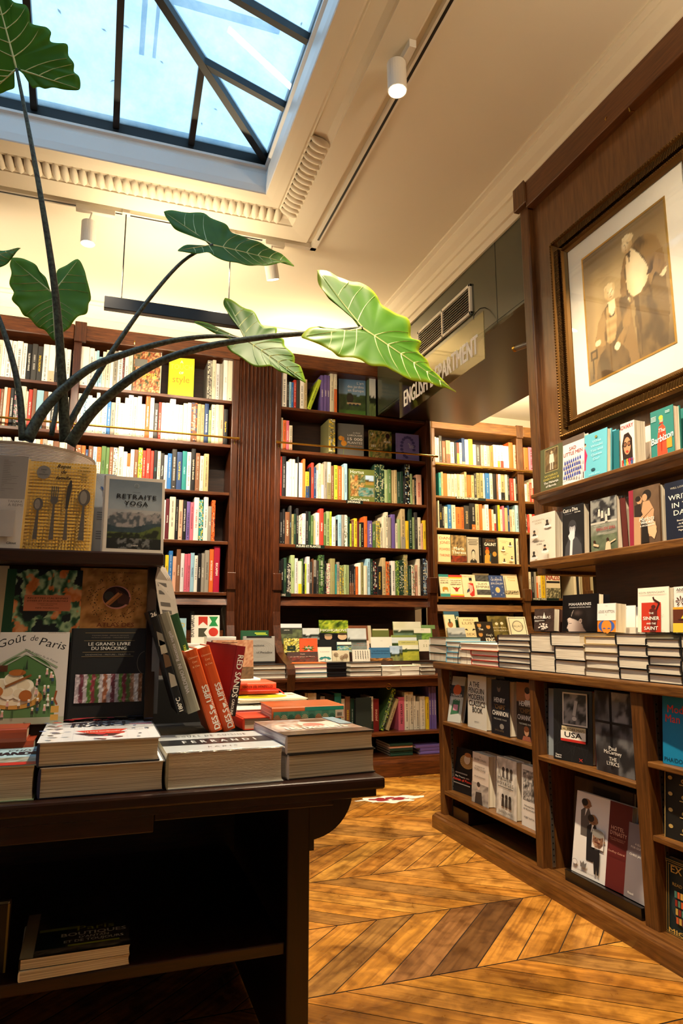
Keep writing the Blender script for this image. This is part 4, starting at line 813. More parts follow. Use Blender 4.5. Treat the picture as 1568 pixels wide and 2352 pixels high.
row('fourth shelf, gardening bookcase', 'books on the fourth shelf of the gardening bookcase', S5, 630, 1150, ((40, 435), (1550, 490)), YF, 1.81, 36, '54,78,d 82,110,k 106,77,k 151,108,n|CHENE_EN_POT|W 170,45,K|GRAMINEES|s 192,128,v 216,125,d|JARDINS_SECRETS|l 239,70,k 275,145,W,pPWW 310,122,w 336,100,k 357,103,d|VEGETAUX|l 387,140,G 406,190,t 444,115,w|THE_NATURALIST|K 484,75,r|PIVOINES|w 511,125,G|JARDINS_ANGLAIS|w 546,100,l 565,102,L 602,155,w 624,180,k 660,135,s|L_HORTICULTEUR|b 686,135,g|LIERRES|W 721,135,w,pGwww 743,155,d 760,220,L 782,182,n 812,170,y 833,200,m 849,225,l 881,208,k 915,150,o|TERRE|n 963,193,p|Jardins_de_Jardiniers|w 996,225,G|A_Fine_Allee|w 1041,195,v,pyvLy 1057,260,W 1092,155,W 1120,108,W 1146,160,g 1190,130,p 1212,215,W 1240,178,l 1286,78,t,2g30 1320,195,y|FACILEMENT|v 1357,70,d 1377,160,l 1408,112,K 1441,160,W 1456,220,q 1487,190,y|POTAGER|k 1530,222,k,pkGyk 1552,222,t')
row('fifth shelf, gardening bookcase', 'books on the fifth shelf of the gardening bookcase', S5, 630, 1265, ((50, 410), (1540, 430)), YF, 1.40, 40, '66,95,k 92,78,k|Jardin_de_mots|w 122,66,d|L_ART_DES_JARDINS|l 162,118,k,pWgk 202,40,l|HERBES|G 233,72,x 270,100,W,2y3 281,75,G 300,125,k 316,125,L 347,56,x 376,105,K|CHERS_JARDINS|w 382,75,n 414,88,g,2k50 438,95,K 492,40,G,pGkdd 508,100,k 551,122,W,pPWWg 600,74,v|OLIVIER|l 613,130,e 641,108,g,2t40 682,140,v,plyGv 712,137,l 735,138,l 757,142,k,2n40 780,142,k,2n40 796,150,k 820,153,o 852,118,w 877,110,v 911,145,W 946,75,s 967,80,d 1007,98,k,pRWkk 1057,150,k|PLANTOPEDIA|y 1096,66,t 1132,102,o,ptotn 1147,140,K 1187,98,w 1228,95,G,pLlGG 1274,90,d,pdWvd 1313,36,v,pyvtt 1343,145,d 1376,138,W,pGWWr 1410,138,q 1436,78,W 1458,95,k 1498,75,K,psWB 1522,100,w,2d70 1542,102,G')
# --- cabinet below the counter
S6 = 250/1568; YC = 5.10
row('open cabinet under the counter', 'books in the cabinet under the counter', S6, 760, 1560, ((690, 775), (1540, 750)), YC, .325, -480, '-420,210,k -370,240,n -335,205,W -250,205,W -200,205,w -150,220,k -80,250,g 60,235,k 160,205,e 215,290,W 287,255,n|WINNER|y 350,285,d 440,300,k 570,310,d 627,255,W,2d30 712,290,R|JARDINS|q', maxh=.34)
row('cabinet under the counter, right of the leaning pair', 'books in the cabinet under the counter', S6, 760, 1560, ((690, 775), (1540, 750)), YC, .325, 990, '1080,262,P|MISS_DELANY|k 1150,190,W 1212,190,W|gardens_of_the_21st_century|k 1242,245,W 1302,325,W 1382,252,W|Les_jardins_de_France|g 1432,258,y 1468,112,p|JARDINS_DE_VERSAILLES|W 1504,110,p|JARDINS_DE_VERSAILLES|W 1540,110,p|JARDINS_DE_VERSAILLES|W', maxh=.35)
for (a_, b_, h_, c, lab, tl) in ((873, 884, .33, 'G', 'dark green photo book leaning right in the cabinet under the counter', 20), (888, 896, .25, 't', 'tan book leaning against the dark green photo book in the cabinet', 21)):
    shelved(at(a_, 1680, Y=YC).x, at(b_, 1680, Y=YC).x, h_, YC+.02, .3255, c, lab, 'leaning books in the cabinet', tilt=tl, pattern='kkGL' if c == 'G' else None)
mb = MB(); A_, B_ = at(817, 1590, Y=5.06), at(853, 1600, Y=5.06); mb.bbox(A_.x, 5.065, .326, B_.x, 5.068, .326+.265, .001)
o = mb.build('bookend', PLATE); tag(o, 'large smoked metal bookend plate standing in the cabinet under the counter', 'bookend')
def flat(label, x0, x1, yf, dep, z0, t, c, rz=0, art=None, group=None, gloss=False, soft=False, spinec=None, spine=None, side=0, name='book', backc=None):
    """book lying flat; x0..x1 along the viewing edge; side=0 bottom edge forward, 1 = spine forward, 2 = fore-edge forward"""
    W_ = x1-x0; cx = (x0+x1)/2; cc = C[c] if len(c) == 1 else hx(c)
    w_, h_ = (W_, dep) if side == 0 else (dep, W_)
    B = Matrix.Translation((cx, yf, z0)) @ Matrix.Rotation(R(rz), 4, 'Z')
    if side == 0: M = B @ Matrix.Translation((0, 0, t/2)) @ Matrix.Rotation(R(-90), 4, 'X')
    elif side == 1: M = B @ Matrix.Translation((-W_/2, dep/2, t/2)) @ Matrix.Rotation(R(90), 4, 'Z') @ Matrix.Rotation(R(-90), 4, 'X') if False else B @ Matrix.Translation((W_/2, dep/2, t/2)) @ Matrix.Rotation(R(90), 4, 'Z') @ Matrix.Rotation(R(-90), 4, 'X')
    else: M = B @ Matrix.Translation((-W_/2, dep/2, t/2)) @ Matrix.Rotation(R(-90), 4, 'Z') @ Matrix.Rotation(R(-90), 4, 'X')
    return book(label, w_, h_, t, cc, M, art, group=group, gloss=gloss, soft=soft, spinec=spinec, spine=spine, name=name, backc=backc)
# flat piles on the cabinet's bottom shelf
for k, (c, nm) in enumerate((('d', 'lowest'), ('d', 'second from bottom'), ('d', 'third from bottom'), ('q', 'second from top'), ('d', 'topmost'))):
    a_ = at(897-k*.3, 1745, Y=5.08).x; b_ = at(948, 1745, Y=5.08).x; flat(('dark green' if c == 'd' else 'peach')+' book in the flat pile of the cabinet, '+nm, a_, b_+.004*(k % 2), 5.08+.01*(k % 2), .30, .141+k*.0185, .018, c, side=1, group='flat pile of green books in the cabinet')
for k, nm in enumerate(('lowest', 'middle', 'topmost')):
    a_ = at(965-(10 if k == 2 else 0), 1742, Y=5.08).x; b_ = at(1014, 1742, Y=5.08).x; flat('lilac book in the small flat pile of the cabinet, '+nm+' of three', a_, b_, 5.08, .28, .141+k*.024, .023, 'p', side=1, group='flat pile of lilac books in the cabinet')
# --- English department rows
S7 = 270/1568
row('top shelf, history bookcase', 'books on the top shelf of the history bookcase', S7, 995, 960, ((30, 590), (1130, 670)), YE, 2.985, 32, '52,250,W 92,258,W 133,232,K 182,302,n 241,298,t,2n40 296,318,W 329,325,k 357,325,r,2y50 394,328,W 436,268,B,2t10 484,285,w 540,280,y 581,352,W 647,355,K 686,360,q 726,363,W 766,368,q 814,370,o 870,358,w 906,358,w,2y30 952,362,w,2r30 1026,372,w 1084,324,o 1132,358,q', eng=True)
row('top shelf, second far bookcase', 'books on the top shelf of the second far bookcase', S7, 995, 960, ((1225, 668), (1420, 680)), YE, 2.985, 1222, '1286,392,o 1356,392,P 1425,385,k,pyGrk 1480,390,W 1560,395,q', eng=True)
row('second shelf, history bookcase', 'books on the second shelf of the history bookcase', S7, 995, 960, ((75, 1020), (1135, 1085)), YE, 2.595, 84, '119,725,e 146,715,t 202,735,o 252,742,W 292,745,W 330,745,W 362,746,q 398,750,W 430,750,W 463,715,t 516,758,o 558,762,t 591,740,K 636,730,v 681,730,v 706,732,w 766,735,b 808,735,W 856,740,k 880,745,n 916,748,w 972,748,t,2k30 1010,752,W 1037,755,K 1091,805,r 1115,808,W 1137,782,k', eng=True)
row('second shelf, second far bookcase', 'books on the second shelf of the second far bookcase', S7, 995, 960, ((1230, 1095), (1420, 1105)), YE, 2.595, 1232, '1266,880,w 1300,860,q 1332,862,r 1386,810,W,2r60 1425,880,r 1480,870,q', eng=True)
row('third shelf, history bookcase', 'books on the third shelf of the history bookcase', S7, 995, 1140, ((75, 415), (1165, 468)), YE, 2.225, 74, '91,55,W 131,100,k|SARAJEVO|y 161,125,k 206,135,W 258,108,b 313,113,W 386,140,o 426,142,o 500,122,K|EMPEROR|t 526,90,k 579,92,k,2o20 632,100,t 669,105,o 708,165,W 761,108,w,2w50 796,168,o 822,175,W 850,235,w,2r45 879,118,K 911,115,y 942,172,W 969,125,P 1011,152,t 1036,120,B|STALINGRAD|w 1066,175,q 1111,175,W 1163,118,s', eng=True)
row('third shelf, second far bookcase', 'books on the third shelf of the second far bookcase', S7, 995, 1140, ((1240, 470), (1420, 480)), YE, 2.225, 1240, '1268,235,K,pWK 1300,240,r 1340,235,W 1400,240,r', eng=True)
def eng_face(lab, x0, x1, yt, c, art, zi=3, base=895, **k):
    return face(lab, 995+S7*x0, 995+S7*x1, 1140+S7*yt, 1140+S7*base, Y=YE+.02, c=c, z=ESH[zi] if zi is not None else None, art=art, group=k.pop('group', 'face-out covers on the fourth history shelf'), t=k.pop('t', .03), **k)
eng_face('cream book with large red lettering, partly behind the post', 60, 235, 510, 'e8d8b0', lambda A: [A.text(x, .55, v, s_, hx('c05a38'), width=.8) for x, v, s_ in (('DAN', .82, .10), ('JONES', .66, .10), ('POWERS', .42, .09), ('THRONES', .20, .09))])
eng_face('dark book with a golden crowd painting on the history shelf', 240, 448, 522, '5a4630', lambda A: (A.pic(0, .25, 1, 1, P_mix(HX('3a2c1e', '8a7450', 'b89860', '4a3a28'), 5, 5, 3), 10, 12), A.pic(0, 0, 1, .25, P_mix(HX('2a2018', 'a03a20', '2a2018'), 5, 6, 4), 8, 4), A.text('Maria', .5, .46, .11, C['w'], width=.66, bold=.05), A.text('Theresa', .5, .32, .11, C['w'], width=.9, bold=.05)))
def silhouette(A, cx=.5, cy=.4, s_=1, skin=hx('d8cdb4'), hair=hx('3a3430'), coat=hx('2a2826'), face_=True):
    A.poly([(cx-.30*s_, cy-.40*s_), (cx-.26*s_, cy-.22*s_), (cx-.10*s_, cy-.14*s_), (cx+.10*s_, cy-.14*s_), (cx+.26*s_, cy-.22*s_), (cx+.30*s_, cy-.40*s_)], coat)
    A.poly([(cx-.07*s_, cy-.20*s_), (cx+.07*s_, cy-.20*s_), (cx+.06*s_, cy-.05*s_), (cx-.06*s_, cy-.05*s_)], mixc(skin, (0, 0, 0), .15))
    A.ell(cx, cy+.07*s_, .155*s_, .155*s_, hair); A.ell(cx, cy+.03*s_, .125*s_, .135*s_, skin)
    if face_:
        for q in (-1, 1): A.ell(cx+q*.05*s_, cy+.045*s_, .018*s_, .008*s_, hair); A.rect(cx+q*.05*s_-.028*s_, cy+.064*s_, cx+q*.05*s_+.028*s_, cy+.070*s_, hair)
        A.poly([(cx-.012*s_, cy-.005*s_), (cx+.014*s_, cy-.005*s_), (cx+.004*s_, cy+.04*s_)], mixc(skin, hair, .35)); A.ell(cx, cy-.04*s_, .035*s_, .009*s_, mixc(skin, hx('7a2a2a'), .6))
eng_face('grey book with an engraved portrait of a bearded man on the history shelf', 452, 620, 545, 'b8b0a0', lambda A: (A_bars(A, hx('6a6258'), .1, .9, .88, 4, .03), silhouette(A, .5, .30, 1.0, hx('d0c8b8'))))
row('between the covers, fourth history shelf', 'thin spines on the fourth history shelf', S7, 995, 1140, ((100, 875), (1165, 905)), YE, 1.845, 624, '658,550,k', eng=True)
eng_face('black book with a robed figure in a red cap on the history shelf', 662, 865, 562, '2a2420', lambda A: (A.text('JOHN', .5, .86, .10, hx('8a6a48'), width=.6), A.text('GAUNT', .5, .70, .12, C['w'], width=.78, bold=.05), A.ell(.3, .45, .14, .12, hx('c87a28')), A.ell(.3, .6, .11, .05, hx('a82c1c')), A.poly([(.1, .0), (.12, .3), (.3, .42), (.5, .3), (.52, .0)], hx('d09a40')), A.ell(.78, .38, .14, .10, hx('b88a3a')), A.poly([(.42, .1), (.5, .4), (.56, .4), (.5, .05)], hx('3a5a6a'))))
def art_gods(A):
    ink = hx('3a3430')
    A.text('ACCIDENTAL', .36, .86, .035, hx('a89878'), width=.5); A.text('GODS', .36, .80, .035, hx('a89878'), width=.26); A.text('ANNA DELLA', .4, .40, .032, hx('8a8070'), width=.42); A.text('SUBIN', .4, .34, .032, hx('8a8070'), width=.2)
    for (u, v, sk) in ((.74, .80, hx('3a2c24')), (.28, .62, hx('8a6a4c')), (.30, .16, hx('2c2622')), (.76, .26, hx('c8a080'))):
        for k in range(16): a = k*math.pi/8; A.line([(u+.09*math.cos(a), v+.06*math.sin(a)), (u+.14*math.cos(a), v+.094*math.sin(a))], .004, hx('b8a47c'))
        for du, dv in ((-.07, -.10), (0, -.11), (.07, -.10), (-.03, -.085)): A.ell(u+du, v+dv, .07, .028, hx('f4f2ec'))
        A.poly([(u-.08, v-.08), (u-.05, v-.035), (u+.05, v-.035), (u+.08, v-.08)], ink); A.ell(u, v, .042, .04, sk); A.ell(u, v+.02, .045, .022, ink)
eng_face('cream cover with four small haloed busts on the history shelf', 870, 1087, 556, 'e6d6a8', art_gods)
row('right end, fourth history shelf', 'thin spines on the fourth history shelf', S7, 995, 1140, ((100, 875), (1165, 905)), YE, 1.845, 1092, '1126,560,k 1162,562,W', eng=True)
def low(lab, x0, x1, yt, c, art, **k): return eng_face(lab, x0, x1, yt, c, art, zi=4, base=1325, lean=k.pop('lean', 12), t=.02, group='leaning covers on the fifth history shelf', soft=True, **k)
low('cream and teal cover with a bull, leftmost on the fifth history shelf', 100, 238, 1040, 'ece0c0', lambda A: (A.rect(0, .88, 1, 1, C['e']), A.rect(0, 0, 1, .14, C['e']), A.text('THE SHORTEST', .5, .78, .05, C['k'], width=.85), A.text('HISTORY OF', .5, .69, .05, C['k'], width=.75), A.text('EUROPE', .5, .58, .07, C['k'], width=.75), A.poly([(.25, .25), (.25, .40), (.4, .44), (.75, .42), (.8, .36), (.78, .22), (.72, .22), (.7, .31), (.4, .31), (.38, .22), (.32, .22)], hx('b8862c'))))
low('cream cover with orange bands and an eagle reading HISTORY OF GERMANY', 228, 415, 1050, 'f0e4c0', lambda A: (A.rect(0, .90, 1, 1, C['r']), A.rect(0, .84, 1, .90, C['y']), A.rect(0, 0, 1, .06, C['r']), A.rect(0, .06, 1, .12, C['y']), A.text('THE SHORTEST', .5, .72, .05, C['k'], width=.8), A.text('HISTORY OF', .5, .63, .05, C['k'], width=.7), A.text('GERMANY', .5, .53, .07, C['k'], width=.8), A.poly([(.2, .46), (.4, .40), (.5, .45), (.6, .40), (.8, .46), (.62, .33), (.56, .22), (.5, .26), (.44, .22), (.38, .33)], hx('a82c20'))))
low('cream cover with a red and white striped figure in a top hat', 396, 592, 1045, 'e8dcbc', lambda A: (A.text('EMBROILED', .45, .88, .05, hx('8a7a58'), width=.7), A.rect(.55, .72, .75, .86, C['k']), A.ell(.65, .68, .09, .05, hx('d8b890')), A.poly([(.42, .2), (.45, .62), (.8, .62), (.85, .3), (.8, .06), (.6, .02), (.5, .1)], hx('c02c24')), [A.poly([(.44+.08*k, .1+.05*k), (.48+.08*k, .12+.05*k), (.50+.08*k, .6-.03*k), (.46+.08*k, .6-.03*k)], C['w']) for k in range(4)], A.poly([(.30, .18), (.5, .26), (.5, .4), (.33, .3)], hx('31425c'))))
low('grey-banded cream cover reading SLAVE EMPIRE', 574, 790, 1030, 'ece2c8', lambda A: (A.pic(0, .66, 1, .92, P_mix(HX('2a2a2c', '5a5a5a', '242426'), 7, 3, 3), 10, 5), A.pic(0, .10, 1, .32, P_mix(HX('2a2a2c', '5a5a5a', '242426'), 7, 4, 3), 10, 5), A.text('SLAVE', .5, .52, .08, hx('5a5240'), width=.6), A.text('EMPIRE', .5, .38, .10, hx('5a5240'), width=.84)), lean=14)
low('blue ornate cover with a golden crest reading QUEENS OF JERUSALEM', 772, 972, 1056, '3a4f88', lambda A: (A.text('QUEENS', .5, .76, .09, hx('d8d8e0'), width=.76), A.text('OF', .5, .69, .04, hx('d8d8e0')), A.text('JERUSALEM', .5, .59, .08, hx('d8d8e0'), width=.84), A.ell(.5, .34, .16, .13, hx('c8b890')), A.ell(.5, .34, .10, .085, hx('e0c070')), [A.ell(u, v, .05, .03, hx('8a94b8')) for u, v in ((.14, .2), (.86, .2), (.16, .48), (.84, .48), (.5, .9), (.3, .12), (.7, .12), (.2, .9), (.8, .9))]))
low('cream cover with a clock tower and skyline, rightmost on the fifth history shelf', 948, 1160, 1040, 'ecdcb8', lambda A: (A.rect(.14, .3, .21, .78, hx('8a8a80')), A.poly([(.14, .78), (.21, .78), (.175, .92)], hx('8a8a80')), A.text('About', .6, .82, .08, hx('d8a860'), width=.5), A.text('Time', .6, .70, .08, hx('d8a860'), width=.45), A.pic(.05, .14, .95, .3, P_mix(HX('4a4438', 'd8c8a0', '3a362c'), 9, 9, 4), 16, 6)))
# second far bookcase, fifth shelf
S8 = 180/1568
row('fifth shelf, under the partition', 'books seen under the partition', S8, 1200, 1290, ((240, 720), (780, 722)), YE, 1.46, 150, '207,205,W,2r30 262,200,k 304,205,g 338,290,q,2o70 400,285,W 487,188,y|WARTIME_HISTORY|n', eng=True, maxh=.36)
face('book with a crowd photo reading NAZIS on a shelf under the partition', 1255, 1288, 1318, 1373, Y=YE+.03, c='d8ccb0', z=1.46, t=.03, group='covers seen under the partition', art=lambda A: (A.text('NAZIS', .5, .74, .22, hx('a02a1c'), width=.94, bold=.06), A.rect(.03, .62, .97, .70, C['k']), A.pic(0, 0, 1, .42, P_mix(HX('2a2a20', 'c8c09a', '3a3a2c', '8a8468'), 9, 6, 4), 14, 8)))
row('fifth shelf, far right under the partition', 'books seen under the partition', S8, 1200, 1290, ((1090, 590), (1430, 600)), YE, 1.46, 1055, '1110,200,W 1140,205,k 1158,205,K 1185,205,W', eng=True, maxh=.36)
face('dark cover with a photo of a man in a suit under the partition', 1336, 1364, 1310, 1375, Y=YE+.03, c='c8bc98', z=1.46, t=.03, group='covers seen under the partition', art=lambda A: silhouette(A, .5, .5, 1.2, hx('d8ccb0')))
# counter display below the history bookcase
S9 = 300/1568
def efc(lab, x0, x1, yt, yb, c, art, Y=6.62, lean=16, **k): return face(lab, 960+S9*x0, 960+S9*x1, 1380+S9*yt, 1380+S9*yb, Y=Y, c=c, art=art, lean=lean, t=.02, group='covers displayed below the history bookcase', **k)
efc('dark green and blue cover behind the small cream one, history counter', 345, 530, 128, 420, '24482c', lambda A: (A.rect(0, .82, 1, 1, hx('2c5a7a')), A.text('US', .8, .66, .13, C['w'], bold=.1)), Y=6.72)
efc('small cream cover with an old engraving, history counter', 345, 475, 166, 430, 'ece0c0', lambda A: (A.ell(.5, .55, .25, .14, hx('a86a3a')), A.rect(.4, .6, .56, .8, hx('3a4a3a'))), Y=6.66)
efc('cream cover reading FIRES LUST SEX with black birds', 522, 765, 198, 470, 'ecdcb0', lambda A: (A.text('FIRES', .5, .84, .07, hx('8a7a58'), width=.5), A.text('LUST', .5, .68, .11, hx('8a7a58'), width=.7), A.poly([(.22, .46), (.40, .40), (.34, .50)], C['k']), A.poly([(.60, .40), (.8, .46), (.66, .50)], C['k']), A.text('SEX', .5, .2, .10, hx('8a7a58'), width=.42)), Y=6.66)
efc('pale blue-grey cover with a misty sky, history counter', 378, 592, 322, 520, 'a8b4c0', lambda A: (A.pic(0, .3, 1, 1, P_land(hx('98a8bc'), hx('8a98a8'), hx('788a9c'), 4), 8, 8), A.text('BERKELEY', .5, .3, .12, C['k'], width=.8, bold=.06)), Y=6.60)
efc('dark cover with portrait tiles reading The King', 735, 945, 250, 560, '241c14', lambda A: ([(A.ell(u, v, .12, .09, hx('c8924c')), A.rect(u-.13, v+.05, u+.13, v+.11, hx('3a2a14'))) for u, v in ((.2, .86), (.72, .80), (.2, .5))], A.text('The', .25, .66, .09, C['w'], bold=.05), A.text("King's", .7, .44, .08, C['w']), A.text('KING', .7, .2, .17, C['w'], width=.5, bold=.08)), Y=6.62)
efc('green-gold cover with two figures, history counter', 865, 1135, 182, 430, '4a4a24', lambda A: (A.pic(0, 0, 1, 1, P_mix(HX('3a3a1c', '6a5a24', '8a7a3a', '2a2a18'), 4, 5, 3), 10, 10), A.ell(.38, .62, .07, .07, C['W']), A.ell(.62, .64, .07, .07, C['W']), A.text('GLOBAL', .5, .40, .07, C['W'], width=.6), A.text('CATHERINE', .5, .26, .07, C['W'], width=.8)), Y=6.70)
efc('white cover with perforated stamp border, history counter', 1105, 1328, 192, 420, 'ece4cc', lambda A: (A.rect(.06, .05, .94, .95, hx('34363c')), A.rect(.09, .075, .91, .925, hx('e8e0c6')), A.ell(.5, .5, .3, .3, hx('8a8876')), A.ell(.5, .5, .25, .25, hx('d8d0b4')), A.text('PALACE', .5, .45, .10, hx('6a6858'), width=.6)), Y=6.66)
# ------------------------------------------------------------------ garden books displayed on the counter
sd = thing('display_stand', 'dark stepped stand holding the face-out garden books on the counter', 'display stand', (2.0, 5.3, .752))
m = MB(); m.prism([(5.20, .752), (5.20, .855), (5.30, .855), (5.30, .925), (5.41, .925), (5.41, .99), (5.55, .99), (5.55, .752)], 'x', 1.42, 2.68); m.build('steps', INNER, sd)
m = MB(); m.prism([(5.20, .752), (5.20, .855), (5.36, .855), (5.36, .752)], 'x', -.6, 1.26); m.build('steps', INNER, sd)
SD = 460/1568
GP = 'garden books displayed on the counter'
def gd(lab, x0, x1, yt, c, art, r, yb=None, **k):
    Y = (5.215, 5.315, 5.425)[r]; z = (.856, .926, .991)[r]
    yb = 1340+SD*(620, 548, 500)[r]
    return face(lab, 600+SD*x0, 600+SD*x1, 1340+SD*yt, yb, Y=Y, z=z, c=c, art=art, lean=k.pop('lean', 9), t=k.pop('t', .014), group=GP, **k)
def foliage(seed, pal=('1c2c14', '4a6a24', '9ab84a', '2a3c1a')): return lambda A: A.pic(0, 0, 1, 1, P_mix(HX(*pal), 7, seed, 3), 16, 18)
gd('dark cover with a white top band, back row left', 152, 322, 316, '3a3c34', lambda A: (A.pic(0, 0, 1, .72, P_mix(HX('3a4230', '6a7450', '2a2e24'), 7, 4, 3), 10, 10), A.rect(0, .80, 1, 1, hx('d8d8dc')), A.rect(0, .5, .55, .78, hx('35382f')), A.text('JARDINS', .28, .66, .05, C['w'])), 2)
gd('grey landscape cover of misty trees, back row', 324, 470, 350, '8a9290', lambda A: A.pic(0, 0, 1, 1, P_land(hx('b0bab8'), hx('3a443c'), hx('a0a8a4'), 3, .6), 14, 14), 2)
gd('tall green cover with two faces reading HIGHGROVE', 455, 688, 288, '3a5a1c', lambda A: (A.pic(0, .45, 1, 1, P_mix(HX('1c2c10', '6a8a24', 'c8d040', '2a4018'), 8, 8, 3), 14, 8), A.rect(0, 0, 1, .45, C['k']), A.text('HIGHGROVE', .5, .52, .10, C['w'], width=.92, bold=.04), A.ell(.3, .28, .13, .12, hx('c8a07a')), A.ell(.3, .36, .14, .05, hx('8a7a60')), A.ell(.78, .30, .16, .14, hx('d8b890')), A.ell(.78, .41, .17, .05, hx('4a3a2c'))), 2, gloss=True)
gd('brown cover behind a grey landscape one, back row', 680, 866, 330, '7a4a30', lambda A: A.rect(.86, 0, 1, 1, hx('c8b898')), 2)
gd('grey landscape cover in front of the brown one', 680, 830, 352, '8a9290', lambda A: A.pic(0, 0, 1, 1, P_land(hx('b0bab8'), hx('3a443c'), hx('a0a8a4'), 6, .55), 14, 14), 1, t=.01)
gd('plain olive green cover, back row', 872, 1006, 356, '6a7038', lambda A: A.rect(.04, .9, .96, 1, hx('d8d0a8')), 2)
gd('wide cover with a pine and lake landscape, back row right', 1040, 1262, 300, '8a9060', lambda A: A.pic(0, 0, 1, 1, P_land(hx('d0cca0'), hx('4a5c3a'), hx('7a9a8a'), 12, .6), 14, 14), 2)
gd('tall green cover with a cream label, back row right end', 1185, 1372, 326, '74965a', lambda A: (A.pic(.1, .05, .85, .55, P_mix(HX('3a6a24', '8ab04a', '5a8a34'), 5, 3, 3), 10, 10), A.rect(.08, .55, .80, .82, hx('ece8d0')), A.text('Jardins', .45, .72, .05, hx('6a7a4a'))), 2)
gd('yellow flowered cover with a dark green label, middle row left', 178, 300, 430, 'c8b83a', lambda A: (A.pic(0, 0, 1, 1, P_mix(HX('2a3018', 'e0cc3a', 'ece4a8', '5a6030', 'e8d850'), 14, 5, 5), 18, 18), A.rect(.2, .12, .75, .48, hx('1c3024')), A.text('FLEURS', .48, .3, .05, C['y'])), 1)
gd('orange cover with green leaves reading Perdu au', 298, 442, 430, 'e05a30', lambda A: ([A.poly([(.5+.42*math.cos(a), .3+.24*math.sin(a)), (.5+.2*math.cos(a+.35), .3+.12*math.sin(a+.35)), (.5, .3), (.5+.2*math.cos(a-.35), .3+.12*math.sin(a-.35))], hx('2f6a2a')) for a in (0, .7, 1.5, 2.3, 3.1, 3.9, 5.4)], A.text('Perdu', .5, .28, .13, C['w'], bold=.06), A.text('au', .5, .10, .12, C['w'], bold=.06), A.text('Umberto', .5, .86, .05, hx('7a2418'))), 1)
gd('black cover with a white letter, middle row', 446, 590, 440, '17191a', lambda A: A.text('Bon', .3, .35, .16, C['w'], rot=-math.pi/2, align='l'), 1)
gd('teal and yellow cover beside the black one, middle row', 594, 708, 458, '3a8a98', lambda A: (A.pic(0, 0, 1, .6, P_mix(HX('2c7a88', 'e0e0d0', '3a98a8', 'd8c840'), 8, 5, 5), 10, 8), A.rect(0, .72, 1, 1, C['w']), A.rect(0, .62, 1, .72, C['k'])), 1)
gd('pale pink cover with orange lettering, middle row', 708, 850, 448, 'e6cdb8', lambda A: (A.text('Sagesse', .5, .72, .05, C['r'], width=.4), A.text('des plantes', .5, .56, .05, hx('c86a3a'), width=.8)), 1)
gd('plain white cover in the middle row', 862, 1030, 420, 'ece8da', lambda A: A.text('Arbres', .5, .72, .04, hx('8a8a7a')), 1)
gd('cover of a mountain meadow behind the wheat-coloured one', 1025, 1225, 405, '8a9a50', lambda A: A.pic(0, 0, 1, .86, P_land(hx('c8d4d8'), hx('4a6a2c'), hx('a8b84a'), 21, .6), 14, 14), 1)
gd('white card-like cover with tiny boxes, right end of middle row', 1240, 1345, 440, 'ece6cc', lambda A: (A.text('Le Jardin', .5, .84, .05, hx('8a9a5a')), [A.rect(.3+.2*i, .5-.12*j, .38+.2*i, .56-.12*j, hx('9a9a6a')) for i in range(3) for j in range(2)]), 1)
gd('dark reddish wide cover, front row left', 200, 446, 536, '4a3c38', lambda A: (A.pic(0, 0, 1, .62, P_mix(HX('2a2420', '7a3a34', '5a5448', '3a2c28'), 9, 5, 4), 16, 10), A.text('Claude', .5, .74, .12, hx('d8c8b8')), A.text('un jardin pour les fleurs', .5, .5, .09, hx('d8c8b8'), width=.8)), 0)
gd('small white cover with a teal tree reading le pommier', 446, 554, 498, 'efeadb', lambda A: (A.text('le pommier', .5, .66, .06, hx('6a6a5a'), width=.7), [A.ell(.5+.3*math.cos(a), .22+.08*math.sin(a), .14, .07, hx('3a8a88')) for a in (0, .8, 1.6, 2.4, 3.1)], A.rect(.48, .05, .52, .2, hx('5a4a3a'))), 0)
gd('beige card with three pressed brown flowers', 556, 692, 525, 'd8ccac', lambda A: [([A.poly([(u, v), (u+.13*math.cos(a-.15), v+.20*math.sin(a-.15)), (u+.15*math.cos(a), v+.24*math.sin(a)), (u+.13*math.cos(a+.15), v+.20*math.sin(a+.15))], hx('6a4020')) for a in [k*.628 for k in range(10)]], A.line([(u, v), (u+.02, .08)], .012, hx('6a6a3a'))) for u, v in ((.22, .62), (.78, .5), (.55, .35))], 0)
gd('white cover with rows of small figures, front row', 716, 862, 518, 'ece4d4', lambda A: [A.rect(.14+.13*i, .80-.14*j, .18+.13*i, .89-.14*j, hx('4a4a44')) for i in range(6) for j in range(5)], 0)
gd('blue cover reading Les arbres CHATEAU DE VERSAILLES', 850, 1032, 502, '3a6c94', lambda A: (A.pic(0, 0, 1, .22, P_mix(HX('2a2418', '8a5a2c', 'c88a40'), 12, 3, 4), 14, 4), A.text('Les arbres botaniques', .5, .7, .10, hx('16304a'), width=.7), A.text('DU CHATEAU DE VERSAILLES', .5, .52, .09, hx('16304a'), width=.85)), 0)
gd('landscape cover with blue sky behind the Versailles one', 1012, 1112, 488, '8aa0b8', lambda A: A.pic(0, 0, 1, 1, P_land(hx('88a8cc'), hx('3a4a30'), hx('a0a060'), 31, .5), 12, 12), 0, t=.008)
gd('cover of rolling fields with round bushes, front row right', 1085, 1240, 448, 'c8c47a', lambda A: (A.pic(0, 0, 1, .78, P_land(hx('d8d8b0'), hx('4a6428'), hx('c8c040'), 17, .75), 14, 16), A.text('DES JARDINS', .5, .88, .045, hx('5a6a3a'), width=.7)), 0)
